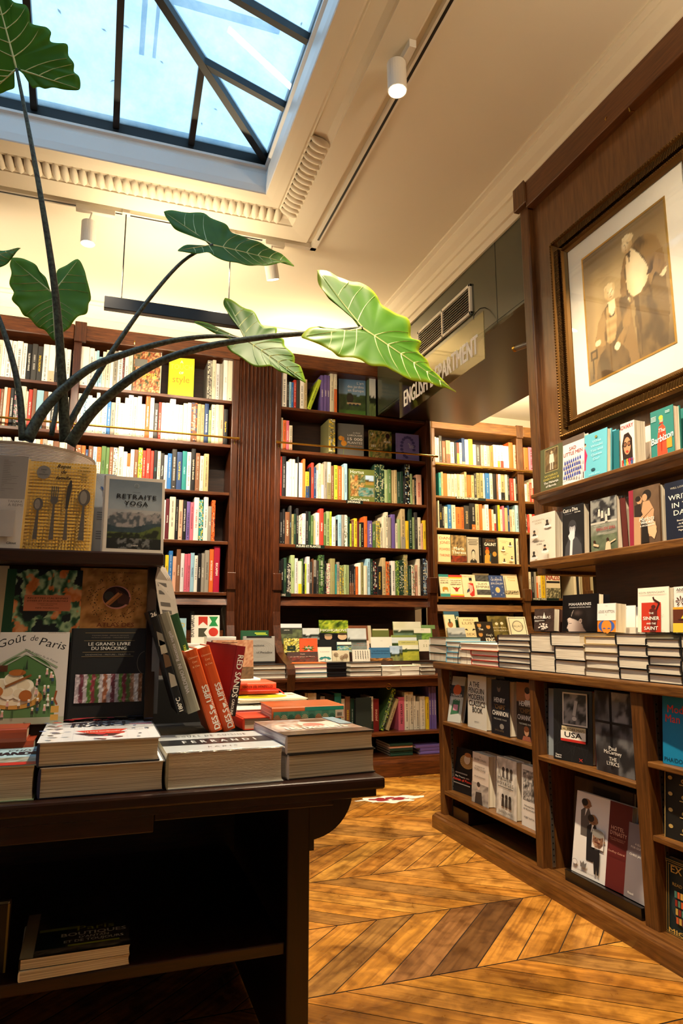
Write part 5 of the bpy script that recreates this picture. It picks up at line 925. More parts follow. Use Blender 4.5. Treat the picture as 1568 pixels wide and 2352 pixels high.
def pile(labels, px0, px1, pyb, pyt, Y, dep, cols, X=None, side=1, rzs=None, group=None, z0=None, **k):
    """flat books on top of one another; labels bottom to top"""
    n = len(labels); a_ = at(px0, pyb, Y=Y); b_ = at(px1, pyb, Y=Y); z0 = a_.z if z0 is None else z0; zt = at((px0+px1)/2, pyt, Y=Y).z; th = (zt-z0)/n
    for i, lab in enumerate(labels): flat(lab, a_.x, b_.x, Y+random.uniform(0, .012), dep, z0+i*th+.0004, th*.97, cols[i], rz=(rzs[i] if rzs else random.uniform(-1.5, 1.5)), group=group, side=side, **k)
cz = .7525
pile(['teal-edged book at the bottom of the left pile on the counter front', 'violet-edged book in the middle of the left pile on the counter front', 'orange-topped book on top of the left pile on the counter front'], 668, 752, 1557, 1523, 5.03, .17, 'epo', z0=cz, side=2, group='flat piles on the counter front')
pile(['black plastic-wrapped book in the pile beside the orange-topped one, '+x for x in ('lowest', 'second up', 'third up', 'third down', 'second down', 'topmost')], 751, 796, 1556, 1521, 5.03, .17, 'kkkkkk', z0=cz, side=1, group='flat piles on the counter front', gloss=True)
pile(['dark-covered book in the middle pile on the counter front, '+x for x in ('bottom', 'centre', 'top')], 805, 877, 1553, 1522, 5.03, .17, 'Kdk', z0=cz, side=2, group='flat piles on the counter front')
pile(['white paperback in the narrow pile under a fanned leaflet, '+x for x in ('lower', 'upper')], 879, 920, 1552, 1530, 5.03, .17, 'ww', z0=cz, side=2, group='flat piles on the counter front', soft=True)
pile(['white paperback in the pile right of the fanned leaflet, '+x for x in ('lower', 'upper')], 923, 964, 1551, 1529, 5.03, .17, 'wW', z0=cz, side=2, group='flat piles on the counter front', soft=True)
pile(['black-edged book in the rightmost pile on the counter front, '+x for x in ('bottom', 'centre', 'top')], 966, 1001, 1549, 1524, 5.03, .17, 'kkk', z0=cz, side=2, group='flat piles on the counter front')
# pilaster end of the counter
face('grey cover with tree rings reading Reflections of Paradise', 558, 632, 1461, 1524, Y=5.215, c='9a9790', z=.856, lean=8, t=.03, group=GP, art=lambda A: ([A.line([(.5+r_*.9*math.cos(a), .52+r_*.62*math.sin(a)) for a in [k*.32 for k in range(21)]], .004, hx('7a766c')) for r_ in (.1, .18, .26, .34, .42, .5)], A.rect(0, 0, 1, .06, C['k']), A.rect(.1, .94, .9, 1, C['k']), A.text('Reflections', .40, .62, .07, C['k'], width=.5), A.text('of Paradise', .66, .36, .07, C['k'], width=.5)))
face('dark green cover peeking above the grey tree-ring one', 552, 618, 1448, 1524, Y=5.26, c='1f4a30', z=.856, lean=8, t=.02, group=GP, art=lambda A: (A.rect(.5, .90, .9, .93, C['L']), A.rect(.55, .86, .95, .88, C['L'])))
pile(['brown-grey book at the bottom of the pile below the fluted pilaster', 'tan-grey book in the middle of the pile below the fluted pilaster', 'black-covered book on top of the pile below the fluted pilaster'], 576, 656, 1561, 1527, 5.03, .2, 'ggk', z0=cz, side=2, group='flat piles on the counter front')
face('white cover with red and green paper shapes left of the pilaster', 437, 504, 1413, 1524, Y=5.22, c='ece6d8', z=.856, lean=8, t=.02, group=GP, gloss=True, art=lambda A: (A.poly([(.25, .97), (.57, .97), (.57, .78), (.41, .86), (.25, .78)], C['r']), A.poly([(.62, .97), (.95, .97), (.85, .87), (.95, .77), (.62, .77), (.72, .87)], hx('2a8a4a')), A.poly([(.25, .73), (.57, .73), (.45, .64), (.57, .55), (.25, .55)], hx('4a4a3c')), A.ell(.78, .65, .17, .09, C['r']), A.text('BON GARCON', .10, .55, .09, C['k'], 'l', rot=math.pi/2, maxw=.9)))
face('pale blue cover with yellow lettering, half hidden behind leaning books', 405, 426, 1420, 1524, Y=5.22, c='9cc0cc', z=.856, lean=8, t=.02, group=GP, art=lambda A: A.text('D', .6, .8, .1, C['y']))
pile(['white book in the pile left of the terracotta cover, '+x for x in ('bottom', 'second', 'third', 'top')], 420, 470, 1561, 1478, 5.03, .2, 'wWww', z0=cz, side=1, group='flat piles on the counter front')
pile(['cream book in the pile under the red and green cover, '+x for x in ('bottom', 'second', 'third', 'fourth', 'top')], 472, 540, 1561, 1462, 5.06, .15, 'wWwWw', z0=cz, side=1, group='flat piles on the counter front')
# ------------------------------------------------------------------ floor sticker
fs = thing('floor_sticker', 'white-edged floor sticker with dark red patches stuck on the parquet', 'sticker', (1.85, 4.42, 0))
def blob(cx, cy, rx, ry, z, c, n=36, seed=0, amp=.2):
    m = MB(); m.add([(cx+rx*math.cos(a)*(1+amp*(vn(a*2.2, seed, 3)-.5)*2), cy+ry*math.sin(a)*(1+amp*(vn(a*2.6, seed, 4)-.5)*2), z) for a in [2*math.pi*k/n for k in range(n)]], [tuple(range(n))], c); return m
m = blob(1.86, 4.41, .20, .085, .0012, hx('e8e4dc'), amp=.45)
for q in (((1.62, 4.44), (1.72, 4.46), (1.72, 4.425), (1.63, 4.425)), ((2.0, 4.44), (2.12, 4.43), (2.10, 4.39), (2.0, 4.37))): m.add([(a, b_, .0013) for a, b_ in q], [(0, 1, 2, 3)], hx('e8e4dc'))
m.build('white_outline', [PRINT], fs)
m = MB()
for cx, cy, rx, ry, s_ in ((1.80, 4.42, .07, .035, 1), (1.92, 4.40, .055, .03, 2), (1.87, 4.44, .03, .02, 5)):
    q = blob(cx, cy, rx, ry, .0020, hx('8a2430'), seed=s_, amp=.5); m.add(q.v, q.f, hx('8a2430'))
m.build('red_patches', [PRINT], fs)
# ------------------------------------------------------------------ the plant
LEAF = mat('leaf_green', hx('2f5a1c'), .5, 0, **{'Specular IOR Level': .3}); nt, N, L, b = nodes(LEAF)
_a = N.new('ShaderNodeAttribute'); _a.attribute_name = 'Col'; _o = N['Material Output']
_tl = N.new('ShaderNodeBsdfTranslucent'); _mx = N.new('ShaderNodeMixShader'); _mx.inputs[0].default_value = .42
_hs = N.new('ShaderNodeHueSaturation'); _hs.inputs['Value'].default_value = 1.55; _hs.inputs['Saturation'].default_value = 1.1; _hs.inputs['Hue'].default_value = .485
L.new(_a.outputs['Color'], b.inputs['Base Color']); L.new(_a.outputs['Color'], _hs.inputs['Color']); L.new(_hs.outputs[0], _tl.inputs[0])
L.new(b.outputs[0], _mx.inputs[1]); L.new(_tl.outputs[0], _mx.inputs[2]); L.new(_mx.outputs[0], _o.inputs[0])
VEIN = mat('leaf_vein', hx('dbe0a0'), .5); VEIN.node_tree.nodes['Principled BSDF'].inputs['Subsurface Weight'].default_value = 0
STEM = mat('mottled_stem', hx('3c4436'), .5); nt, N, L, b = nodes(STEM)
_tc = N.new('ShaderNodeTexCoord'); _n = N.new('ShaderNodeTexNoise'); _n.inputs['Scale'].default_value = 90; _n.inputs['Detail'].default_value = 4; _r = N.new('ShaderNodeValToRGB')
_r.color_ramp.elements[0].color = (*lin(hx('24231c')), 1); _r.color_ramp.elements[1].color = (*lin(hx('475242')), 1); _r.color_ramp.elements[0].position = .38; _r.color_ramp.elements[1].position = .6
L.new(_tc.outputs['Object'], _n.inputs[0]); L.new(_n.outputs[0], _r.inputs[0]); L.new(_r.outputs[0], b.inputs['Base Color'])
plant = thing('potted_plant', 'tall arrow-leaved plant with dark mottled stems in a ribbed white pot', 'plant', (-.30, 2.72, 1.33))
POT = mat('ribbed_white_pot', hx('e2ddd6'), .6)
pr_ = []
z = 1.34
pr_.append((0, 1.34)); 
for k in range(160): zz = 1.34+.395*k/159; rr = .175+.07*math.sin(k/159*1.3); pr_.append((rr+.0007*(1 if k % 2 else -1), zz))
pr_ += [(.247, 1.742), (.240, 1.744), (.235, 1.735), (.22, 1.70), (0, 1.70)]
m = MB(); m.lathe(pr_, -.305, 2.72, 64); m.build('pot', POT, plant, smooth=False)
m = MB(); m.lathe([(0, 1.705), (.1, 1.712), (.22, 1.703)], -.305, 2.72, 32); m.build('soil', mat('potting_soil', hx('2a1d14'), .95), plant)
NOFLIP |= {'leaf', 'veins', 'leaf_veins'}
def catmull(P, n):
    P = [P[0]]+P+[P[-1]]; out = []
    for i in range(1, len(P)-2):
        for k in range(n):
            t = k/n; a, b_, c, d = P[i-1:i+3]; out.append(.5*((2*b_)+(c-a)*t+(2*a-5*b_+4*c-d)*t*t+(3*b_-a-3*c+d)*t**3))
    out.append(P[-2]); return out
def leaf(outline, A_, tip, lobes, Y, nrm, cdark, cbright, edge, stem, radii, Ys, droop=.0, tipi=None):
    """outline in photo pixels; the blade lies in a tilted plane through its stalk joint at distance Y"""
    J_ = O = at(*A_, Y=Y); nv = Vector(nrm).normalized()
    def onp(p):
        d = fw+rt*((p[0]-784)/FPX)-up*((p[1]-1176)/FPX); E_ = Vector((0, 0, CAMZ)); t = (O-E_).dot(nv)/d.dot(nv); return E_+d*t
    out = [onp(p) for p in outline]; O = O.lerp(onp(tip), .10); cl = catmull(out+[out[0]], 4)[:-1]; n = len(cl); rings = 9
    vs = [O]; cs = [mixc(cdark, cbright, .5)]
    for r_ in range(1, rings+1):
        s_ = (r_/rings)**.85
        for i, p in enumerate(cl):
            a = i/n*2*math.pi; w_ = math.sin(i*2*math.pi/9.0)*.0035*s_*s_*s_+.008*s_*s_*math.sin(a*2+1)-droop*s_*s_
            q = O+(p-O)*s_+nv*w_; vs.append(q)
            g_ = fbm(q.x*14, q.z*14, 3, 3); c = mixc(cdark, cbright, g_*.9+.1); c = mixc(c, edge, sm(.86, 1.0, s_)*.8)
            cs.append(c)
    m = MB()
    for i in range(n):
        j = (i+1) % n; m.add([vs[0], vs[1+j], vs[1+i]], [(0, 1, 2)], (cs[0], cs[1+j], cs[1+i]))
        for r_ in range(rings-1):
            a, b_, c, d = 1+r_*n+i, 1+r_*n+j, 1+(r_+1)*n+j, 1+(r_+1)*n+i; m.add([vs[a], vs[b_], vs[c], vs[d]], [(0, 1, 2, 3)], (cs[a], cs[b_], cs[c], cs[d]))
    bm = bmesh.new()
    lf = m.build('leaf', [LEAF], plant); me = lf.data
    bm.from_mesh(me); bmesh.ops.remove_doubles(bm, verts=bm.verts, dist=.00005); bm.to_mesh(me); bm.free()
    me.polygons.foreach_set('use_smooth', [True]*len(me.polygons))
    mod = lf.modifiers.new('thickness', 'SOLIDIFY'); mod.thickness = .0012; mod.offset = 0
    # veins on both faces
    v = MB()
    def surf(p, s_=None):                         # point of plane -> blade surface (adds the ruffle of the nearest ring vertex)
        best = min(range(1, len(vs)), key=lambda k_: (vs[k_]-p).length_squared if abs((vs[k_]-p).dot(nv)) < .08 else 9)
        return p+nv*((vs[best]-p).dot(nv))
    def vein(P0, P1, w0, w1, bend=0):
        n_ = 10; side = nv.cross((P1-P0)).normalized(); vs_ = []
        for k_ in range(n_):
            t = k_/(n_-1); p = P0.lerp(P1, t)+side*bend*math.sin(t*math.pi)*(P1-P0).length; p = surf(p) if k_ else p; w_ = w0+(w1-w0)*t; h_ = .0022+w_*.3
            vs_ += [p-side*w_, p-nv*h_, p+side*w_, p+nv*h_]
        v.add(vs_, [(4*k_+q_, 4*k_+(q_+1) % 4, 4*k_+4+(q_+1) % 4, 4*k_+4+q_) for k_ in range(n_-1) for q_ in range(4)])
    T = onp(tip); O = J_; vein(O, T, .0050, .0012)
    Ls = [onp(l) for l in lobes]
    for l in Ls: vein(O, l, .0040, .0010)
    # side veins: from points along each rib to the margin
    def margin(P0, d):
        best = None
        for i in range(n):
            q = cl[i]-P0; cr = q.cross(d).length; al = q.dot(d)
            if al > .01 and (best is None or cr/al < best[0]): best = (cr/al, cl[i])
        return best[1] if best else None
    ax = (T-O).normalized(); sd_ = nv.cross(ax)
    for f_ in (.12, .26, .40, .54, .68, .82):
        for s_ in (1, -1):
            P0 = O.lerp(T, f_); M_ = margin(P0, (ax*.62+sd_*s_*.8).normalized())
            if M_: vein(P0, P0.lerp(M_, .93), .0026, .0008, .06*s_)
    for l in Ls:
        ax2 = (l-O).normalized(); s2 = 1 if sd_.dot(ax2) > 0 else -1; out_ = sd_*s2
        for f_ in (.12, .34, .58):
            P0 = O.lerp(l, f_); M_ = margin(P0, (ax2*.35+out_*.55+ax*.35).normalized())
            if M_: vein(P0, P0.lerp(M_, .93), .0024, .0008, .04)
    v.build('leaf_veins', [VEIN], None).parent = lf
    vo = [c_ for c_ in lf.children][0]; 
    for q in vo.data.vertices: q.co = q.co-plant.location
    # stalk
    if stem:
        P_ = [at(p[0], p[1], Y=Ys[0]+(Ys[1]-Ys[0])*k_/(len(stem)-1)) for k_, p in enumerate(stem)]; P_[-1] = J_
        cp = catmull(P_, 6); rs = [radii[0]+(radii[1]-radii[0])*(k_/(len(cp)-1))**.8 for k_ in range(len(cp))]
        s_ = MB(); s_.tube(cp, rs, 14); s_.build('stalk', STEM, plant, smooth=True)
cz2 = lambda P: [(x*.7015, 440+y*.7015) for x, y in P]
c1 = lambda P: [(x*.5, y*.5) for x, y in P]
BR, DK = hx('76a81e'), hx('47801a')
leaf(cz2([(1035, 262), (1075, 268), (1110, 285), (1140, 300), (1175, 300), (1205, 320), (1235, 345), (1250, 375), (1290, 395), (1330, 410), (1345, 440), (1350, 475), (1380, 490), (1375, 515), (1385, 535), (1405, 550), (1415, 580), (1450, 610), (1495, 655), (1462, 643), (1430, 635), (1400, 628), (1355, 620), (1320, 612), (1290, 592), (1260, 580), (1215, 575), (1180, 557), (1140, 547), (1105, 542), (1080, 525), (1050, 502), (1010, 490), (988, 474), (1000, 455), (1022, 440), (1045, 437), (1065, 450), (1110, 452), (1170, 447), (1176, 436), (1165, 428), (1150, 405), (1120, 385), (1095, 362), (1070, 345), (1050, 320), (1038, 290)]),
     (833, 753), (1047, 899), [(733, 632), (705, 770)], 2.35, (.20, -1, .42), hx('30640a'), hx('4a800e'), hx('a8ac20'), [(160, 1020), (222, 935), (330, 850), (450, 802), (600, 775), (740, 763), (833, 753)], (.023, .0065), (2.66, 2.35))
leaf(cz2([(535, 70), (570, 68), (620, 73), (665, 77), (690, 88), (720, 103), (745, 110), (760, 135), (800, 145), (830, 155), (865, 170), (905, 190), (930, 208), (965, 240), (930, 232), (890, 238), (855, 245), (825, 245), (785, 240), (745, 235), (700, 215), (675, 205), (640, 205), (600, 202), (582, 192), (600, 178), (630, 171), (670, 173), (686, 170), (678, 160), (660, 153), (640, 141), (610, 140), (580, 125), (560, 112), (545, 90)]),
     (488, 562), (676, 606), [(378, 491), (412, 574)], 2.85, (.15, -1, .55), hx('3a6818'), hx('568424'), hx('5c8a28'), [(150, 990), (200, 900), (262, 800), (340, 690), (420, 600), (488, 562)], (.014, .0060), (2.72, 2.85))
leaf(cz2([(735, 352), (765, 365), (800, 385), (830, 400), (850, 430), (865, 447), (905, 445), (905, 475), (930, 482), (935, 505), (965, 535), (968, 560), (985, 570), (1000, 605), (1000, 625), (975, 610), (945, 600), (920, 592), (890, 575), (855, 578), (820, 570), (780, 545), (750, 522), (740, 505), (765, 492), (745, 480), (720, 470), (680, 450), (645, 432), (641, 420), (690, 432), (720, 455), (770, 472), (800, 480), (800, 465), (785, 440), (755, 415), (740, 390), (730, 365)]),
     (564, 781), (700, 872), [(520, 692), (455, 738)], 2.75, (.15, -1, .40), hx('2f6412'), hx('4a7e1a'), hx('90a828'), [(62, 1010), (110, 930), (200, 850), (290, 812), (400, 782), (500, 772), (564, 781)], (.023, .006), (2.66, 2.75))
leaf(cz2([(40, 220), (80, 225), (115, 240), (130, 265), (150, 282), (158, 310), (168, 328), (178, 328), (185, 300), (184, 270), (192, 250), (220, 235), (255, 220), (275, 250), (285, 290), (298, 345), (290, 370), (285, 400), (260, 410), (240, 430), (225, 450), (200, 470), (178, 488), (160, 470), (145, 450), (120, 440), (95, 410), (75, 400), (60, 375), (38, 350), (45, 330), (30, 300), (38, 270), (32, 240)]),
     (121, 674), (125, 780), [(32, 600), (176, 600)], 2.95, (0, -1, .15), hx('4a7c1c'), hx('6c9a28'), hx('80a432'), [(118, 1000), (135, 900), (138, 800), (130, 720), (121, 674)], (.010, .005), (2.78, 2.95))
leaf(c1([(40, -10), (65, 15), (115, 25), (135, 60), (140, 105), (180, 122), (215, 125), (235, 150), (230, 185), (270, 195), (310, 202), (315, 250), (340, 290), (340, 325), (362, 350), (370, 385), (360, 415), (310, 415), (250, 405), (210, 412), (180, 402), (150, 410), (140, 380), (105, 342), (80, 322), (70, 324), (60, 350), (66, 400), (30, 415), (-10, 425), (-60, 400), (-120, 350), (-150, 200), (-120, 60), (-60, -120), (-20, -160), (10, -80)]),
     (38, 158), (-25, -75), [(182, 205), (-20, 208)], 2.55, (.1, -1, -.35), hx('3c6c18'), hx('588a24'), hx('5a8c28'), [(150, 1015), (142, 870), (130, 700), (105, 520), (70, 320), (38, 158)], (.022, .0055), (2.72, 2.55))
leaf(cz2([(68, 190), (48, 212), (20, 238), (-10, 250), (-40, 255), (-90, 250), (-150, 225), (-165, 200), (-100, 180), (-40, 186), (0, 190), (40, 187)]),
     (-60, 600), (47, 573), [(-110, 590), (-90, 610)], 2.75, (0, -1, .3), hx('3c6c18'), hx('588a24'), hx('5a8c28'), [(52, 1010), (44, 900), (18, 790), (-20, 690), (-50, 640), (-60, 600)], (.014, .006), (2.66, 2.75))
# ------------------------------------------------------------------ the dark display table in the foreground
TX, TY, TZ = .675, 1.625, .76
tb = thing('display_table', 'dark stained display table with an open lower shelf in the foreground', 'table', (-.4, TY+.1, 0))
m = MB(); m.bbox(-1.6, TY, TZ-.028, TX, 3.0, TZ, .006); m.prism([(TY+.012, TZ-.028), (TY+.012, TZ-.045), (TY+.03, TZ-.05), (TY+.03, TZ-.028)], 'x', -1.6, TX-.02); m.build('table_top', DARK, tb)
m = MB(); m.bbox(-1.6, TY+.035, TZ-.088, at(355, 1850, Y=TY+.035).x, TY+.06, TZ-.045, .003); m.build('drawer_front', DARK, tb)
ms = tb.children[-1]
g = at(53, 1874, Y=TY+.03); m = MB(); m.lathe([(0, 0), (.010, 0), (.011, .004), (.008, .007), (.005, .010)], 0, 0, 16); kn = m.build('knob', BRASS, tb, world=False)
for v in kn.data.vertices: x, y, z = v.co; v.co = (x+g.x, TY+.042-z-.0, y+g.z); v.co = v.co-tb.location
m = MB(); m.bbox(at(355, 1850, Y=TY+.05).x, TY+.055, TZ-.070, .56, TY+.08, TZ-.045, .003); m.build('apron', DARK, tb)
lx0, lx1 = at(660, 2000, Y=1.73).x, at(711, 2000, Y=1.73).x
for x0, x1 in ((lx0, lx1), (-1.5, -1.44)):
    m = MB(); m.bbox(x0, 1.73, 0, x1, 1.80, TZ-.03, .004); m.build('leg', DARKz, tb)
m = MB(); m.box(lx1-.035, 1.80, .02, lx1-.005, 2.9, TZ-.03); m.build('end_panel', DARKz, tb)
m = MB(); cxm, czm = lx1, TZ-.045
qc = [(cxm, czm), (TX-.045, czm)]+[(cxm+.0+(TX-.045-cxm)*math.cos(a), czm-.115*math.sin(a)) for a in [k*math.pi/2/10 for k in range(1, 10)]]+[(cxm+.012, czm-.115), (cxm+.012, czm-.14), (cxm, czm-.14)]
m.prism(qc, 'y', 1.735, 1.79); m.build('corbel', DARKz, tb)
zs = at(500, 2180, Y=1.76).z
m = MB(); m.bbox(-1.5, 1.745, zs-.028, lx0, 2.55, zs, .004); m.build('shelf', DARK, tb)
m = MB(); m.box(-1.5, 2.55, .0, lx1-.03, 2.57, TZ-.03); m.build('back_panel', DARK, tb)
zb0, zb1 = at(510, 2110, Y=2.5).z, at(510, 1962, Y=2.5).z
m = MB(); m.box(-1.5, 2.53, zb0, at(512, 2050, Y=2.5).x, 2.55, zb1); m.build('back_rail', wood('worn_back_rail', hx('54402c'), hx('6a5038'), .5, (1, 9, 9)), tb)
# paperbacks on the lower shelf
g0 = at(40, 2290, Z=zs); 
def art_paris(A):
    A.pic(0, 0, 1, 1, P_mix(HX('16161a', '2c2a28', '4a4238', '1c2024'), 6, 3, 3), 14, 18); A.rect(0, 0, .12, 1, hx('a8a08c')); A.rect(.30, .62, .78, .86, hx('3c444a')); A.rect(.33, .64, .53, .84, hx('141a1e')); A.rect(.56, .64, .75, .84, hx('141a1e'))
    A.rect(.14, .10, .40, .50, hx('12281e')); A.rect(.14, .50, .52, .56, hx('9aa838')); A.text('Paris', .68, .44, .10, hx('c8d048'), width=.36); A.text('BOUTIQUES', .66, .33, .07, C['w'], width=.62, bold=.06); A.text("D'ANTAN", .66, .26, .045, C['w'], width=.28, bold=.05); A.text('ET DE TOUJOURS', .66, .185, .05, C['w'], width=.56, bold=.05); A.rect(.42, .11, .9, .145, hx('9aa838'))
    A.pic(.12, 0, 1, .10, P_mix(HX('3a3630', '7a7264', '2a2622'), 14, 8, 4), 16, 4)
for k, (lab, c) in enumerate((('white paperback with a red floral spine edge, lower of two on the dark table shelf', 'w'), ('dark paperback reading Paris BOUTIQUES on the table shelf', 'k'))):
    a_ = at(36, 2318, Y=1.75); b_ = at(285, 2240, Y=1.75); w_ = (b_.x-a_.x)
    flat(lab, a_.x, b_.x+.01, 1.745, .245, zs+.001+k*.022, .021, c, rz=2.5-k*2, side=0, soft=True, art=art_paris if k else None, group='paperbacks on the table shelf', gloss=bool(k))
face('book with gold edges at the far left of the dark table shelf', -40, 12, 2080, 2235, Y=1.80, c='2a2418', z=zs, t=.03, group='paperbacks on the table shelf', art=lambda A: A.rect(.9, 0, 1, 1, hx('8a7438')))
# ------------------------------------------------------------------ sloping display unit standing on the table
DY = 2.0
du = thing('book_display_rack', 'dark wooden sloping display rack on the table, full of cookery books', 'display rack', (-.5, DY, TZ))
rx = at(376, 1285, Y=DY).x
m = MB(); m.bbox(-1.2, DY, 1.293, rx, DY+.16, 1.330, .005); m.build('top_shelf', DARK, du)
m = MB(); m.prism([(DY-.09, TZ), (DY-.085, TZ+.03), (DY+.05, 1.293), (DY+.15, 1.293), (DY+.15, TZ)], 'x', rx-.038, rx-.014); m.build('side_panel', DARKz, du)
m = MB(); m.prism([(DY-.02, TZ), (DY-.02, TZ+.06), (DY+.095, 1.293), (DY+.12, 1.293), (DY+.12, TZ)], 'x', -1.2, rx-.038); m.build('sloping_back', DARK, du)
m = MB(); m.bbox(-1.2, DY-.10, TZ, rx-.038, DY-.02, TZ+.045, .003); m.build('ledge', DARK, du)
def art_repas(A):
    yl, wl = hx('e8b840'), hx('f2e2b8'); nx, ny = 20, 27
    for i in range(nx):
        A.rect(.10+.9*i/nx, 0, .10+.9*(i+.5)/nx, 1, hx('ecd08a'))
    for j in range(ny): A.rect(0, (j+.0)/ny, 1, (j+.5)/ny, hx('ecc878'))
    vs = []
    for i in range(nx):
        for j in range(ny): u, v = .10+.9*i/nx, j/ny; A.a.add([A.P(u, v), A.P(u+.45/nx, v), A.P(u+.45/nx, v+.5/ny), A.P(u, v+.5/ny)], [(0, 1, 2, 3)], yl)
    A.n += 1; A.rect(.0, 0, .055, 1, hx('e2c070'))
    A.ell(.25, .86, .10, .078, hx('8a8680'), 28); A.text('Edition', .25, .885, .014, C['k']); A.text('10e', .25, .855, .014, C['k']); A.text('anniversaire', .25, .83, .014, C['k'])
    for t_, v in (('Repas', .92), ('de', .855), ('famille', .785)): A.text(t_, .53, v, .040, C['k'], shear=.3, bold=.09)
    for t_, v in (('Cuisiner', .93), ('à la maison', .89), ('avec', .853), ('Ferran', .815), ('Adrià', .776)): A.text(t_, .83, v, .020, C['k'], shear=.3, bold=.05)
    st, sd2, hi = hx('5a544e'), hx('3e3a36'), hx('8c847a')
    A.ell(.215, .49, .068, .072, st, 28); A.ell(.205, .49, .04, .055, hi, 22); A.poly([(.203, .43), (.232, .43), (.24, .10), (.175, .10)], st)
    for k in range(4): A.rect(.385+.029*k, .56, .400+.029*k, .70, st)
    A.ell(.435, .54, .055, .045, st, 24); A.poly([(.424, .52), (.446, .52), (.468, .10), (.40, .10)], st)
    A.poly([(.60, .44), (.635, .44), (.66, .60), (.675, .70), (.665, .775), (.645, .78), (.61, .70), (.598, .58)], sd2); A.poly([(.608, .45), (.632, .45), (.66, .10), (.60, .10)], st)
    A.ell(.86, .585, .088, .095, st, 30); A.ell(.85, .585, .05, .075, hi, 24); A.poly([(.845, .50), (.875, .50), (.895, .10), (.81, .10)], st)
    A.text('PHAIDON', .08, .028, .026, hx('3a2a10'), 'l')
def P_alps(u, v):
    if v > .56:
        return mixc(hx('8c98a4'), hx('5c6c7c'), sm(.56, 1, v)*.8+.5*(fbm(u*3, v*7, 3)-.5))
    rid = .44+.10*fbm(u*7, 1, 2)-.12*abs(u-.42)+.05*sm(.7, 1, u); 
    if v > rid+.04: return mixc(hx('a8a6a6'), hx('8a8f96'), fbm(u*4, v*6, 5))
    if v > .34-.04*math.sin(u*5): return mixc(hx('8a8688'), hx('444c54'), sm(.4, .62, fbm(u*16, v*18, 7)))
    if v > .24+.10*sm(.55, 1, u): return mixc(hx('1e2e38'), hx('3a4c54'), fbm(u*9, v*14, 9)*.8)
    if v > .15: return mixc(hx('141c12'), hx('4c5a28'), sm(.45, .62, fbm(u*9, v*16, 11)))
    return mixc(hx('121618'), hx('66686a'), sm(.47, .62, fbm(u*18, v*20, 13))*(1-sm(.08, .16, abs(u-.5)-.2)))
def art_yoga(A):
    A.pic(.085, .045, .955, .955, P_alps, 54, 70); A.ell(.53, .885, .04, .03, hx('8a949c'), 24); A.ell(.53, .885, .032, .024, hx('66737f'), 24)
    A.text('CAROLINE BOREAL', .53, .79, .008, C['k']); A.text('RETRAITE', .535, .705, .057, C['k'], width=.64, bold=.09, spacing=1.15); A.text('YOGA', .53, .615, .057, C['k'], width=.38, bold=.09, spacing=1.15); A.text('PETIT ATLAS HEDONISTE', .53, .585, .010, C['k'], width=.34, spacing=1.5); A.text('CHENE', .53, .08, .016, C['w'], spacing=1.2)
TG_ = 'cookery books standing on top of the display rack'
zt = 1.3305
face('yellow gingham cookery book with spoons, fork and knife reading Repas de famille', 41, 209, 1062, 1268, Y=DY+.03, c='e8c880', z=zt, t=.028, lean=8, rz=-2, group=TG_, art=art_repas)
face('white-framed mountain cover reading RETRAITE YOGA', 229, 376, 1096, 1272, Y=DY+.015, c='cfc8bf', z=zt, t=.024, lean=7, rz=3, group=TG_, art=art_yoga)
face('pale blue book with a blue Y, squeezed between the gingham and mountain covers', 203, 258, 1088, 1268, Y=DY+.065, c='a8b4c8', z=zt, t=.012, lean=8, group=TG_, soft=True, art=lambda A: ([A.line([(.1+.05*k+.25*math.cos(a), .82+.10*math.sin(a)*(1+.2*k)) for a in [q*.5 for q in range(8)]], .01, hx('8a98b0')) for k in range(4)], A.text('Y', .5, .72, .11, hx('3a5a9a'), bold=.1), [A.rect(.25, .5-.03*k-.12*(k > 3), .5, .508-.03*k-.12*(k > 3), hx('5a5e6a')) for k in range(8)]))
face('grey and white book at the left edge of the display rack top', -75, 46, 1045, 1266, Y=DY+.02, c='d6d0c8', z=zt, t=.032, lean=6, rz=-6, group=TG_, art=lambda A: (A.rect(0, .53, 1, 1, hx('a8a39c')), [A.rect(.5, .95-.02*k, .5+.35*h2(k, 3), .955-.02*k, hx('8a857e')) for k in range(18)], A.text('TANAKA', .97, .485, .024, hx('6a655e'), 'r'), A.text('A REIMS', .985, .445, .028, hx('6a655e'), 'r'), A.rect(0, .12, .85, .40, hx('bab4ae')), A.text('Glénat', .93, .04, .024, C['k'], 'r', bold=.08)))
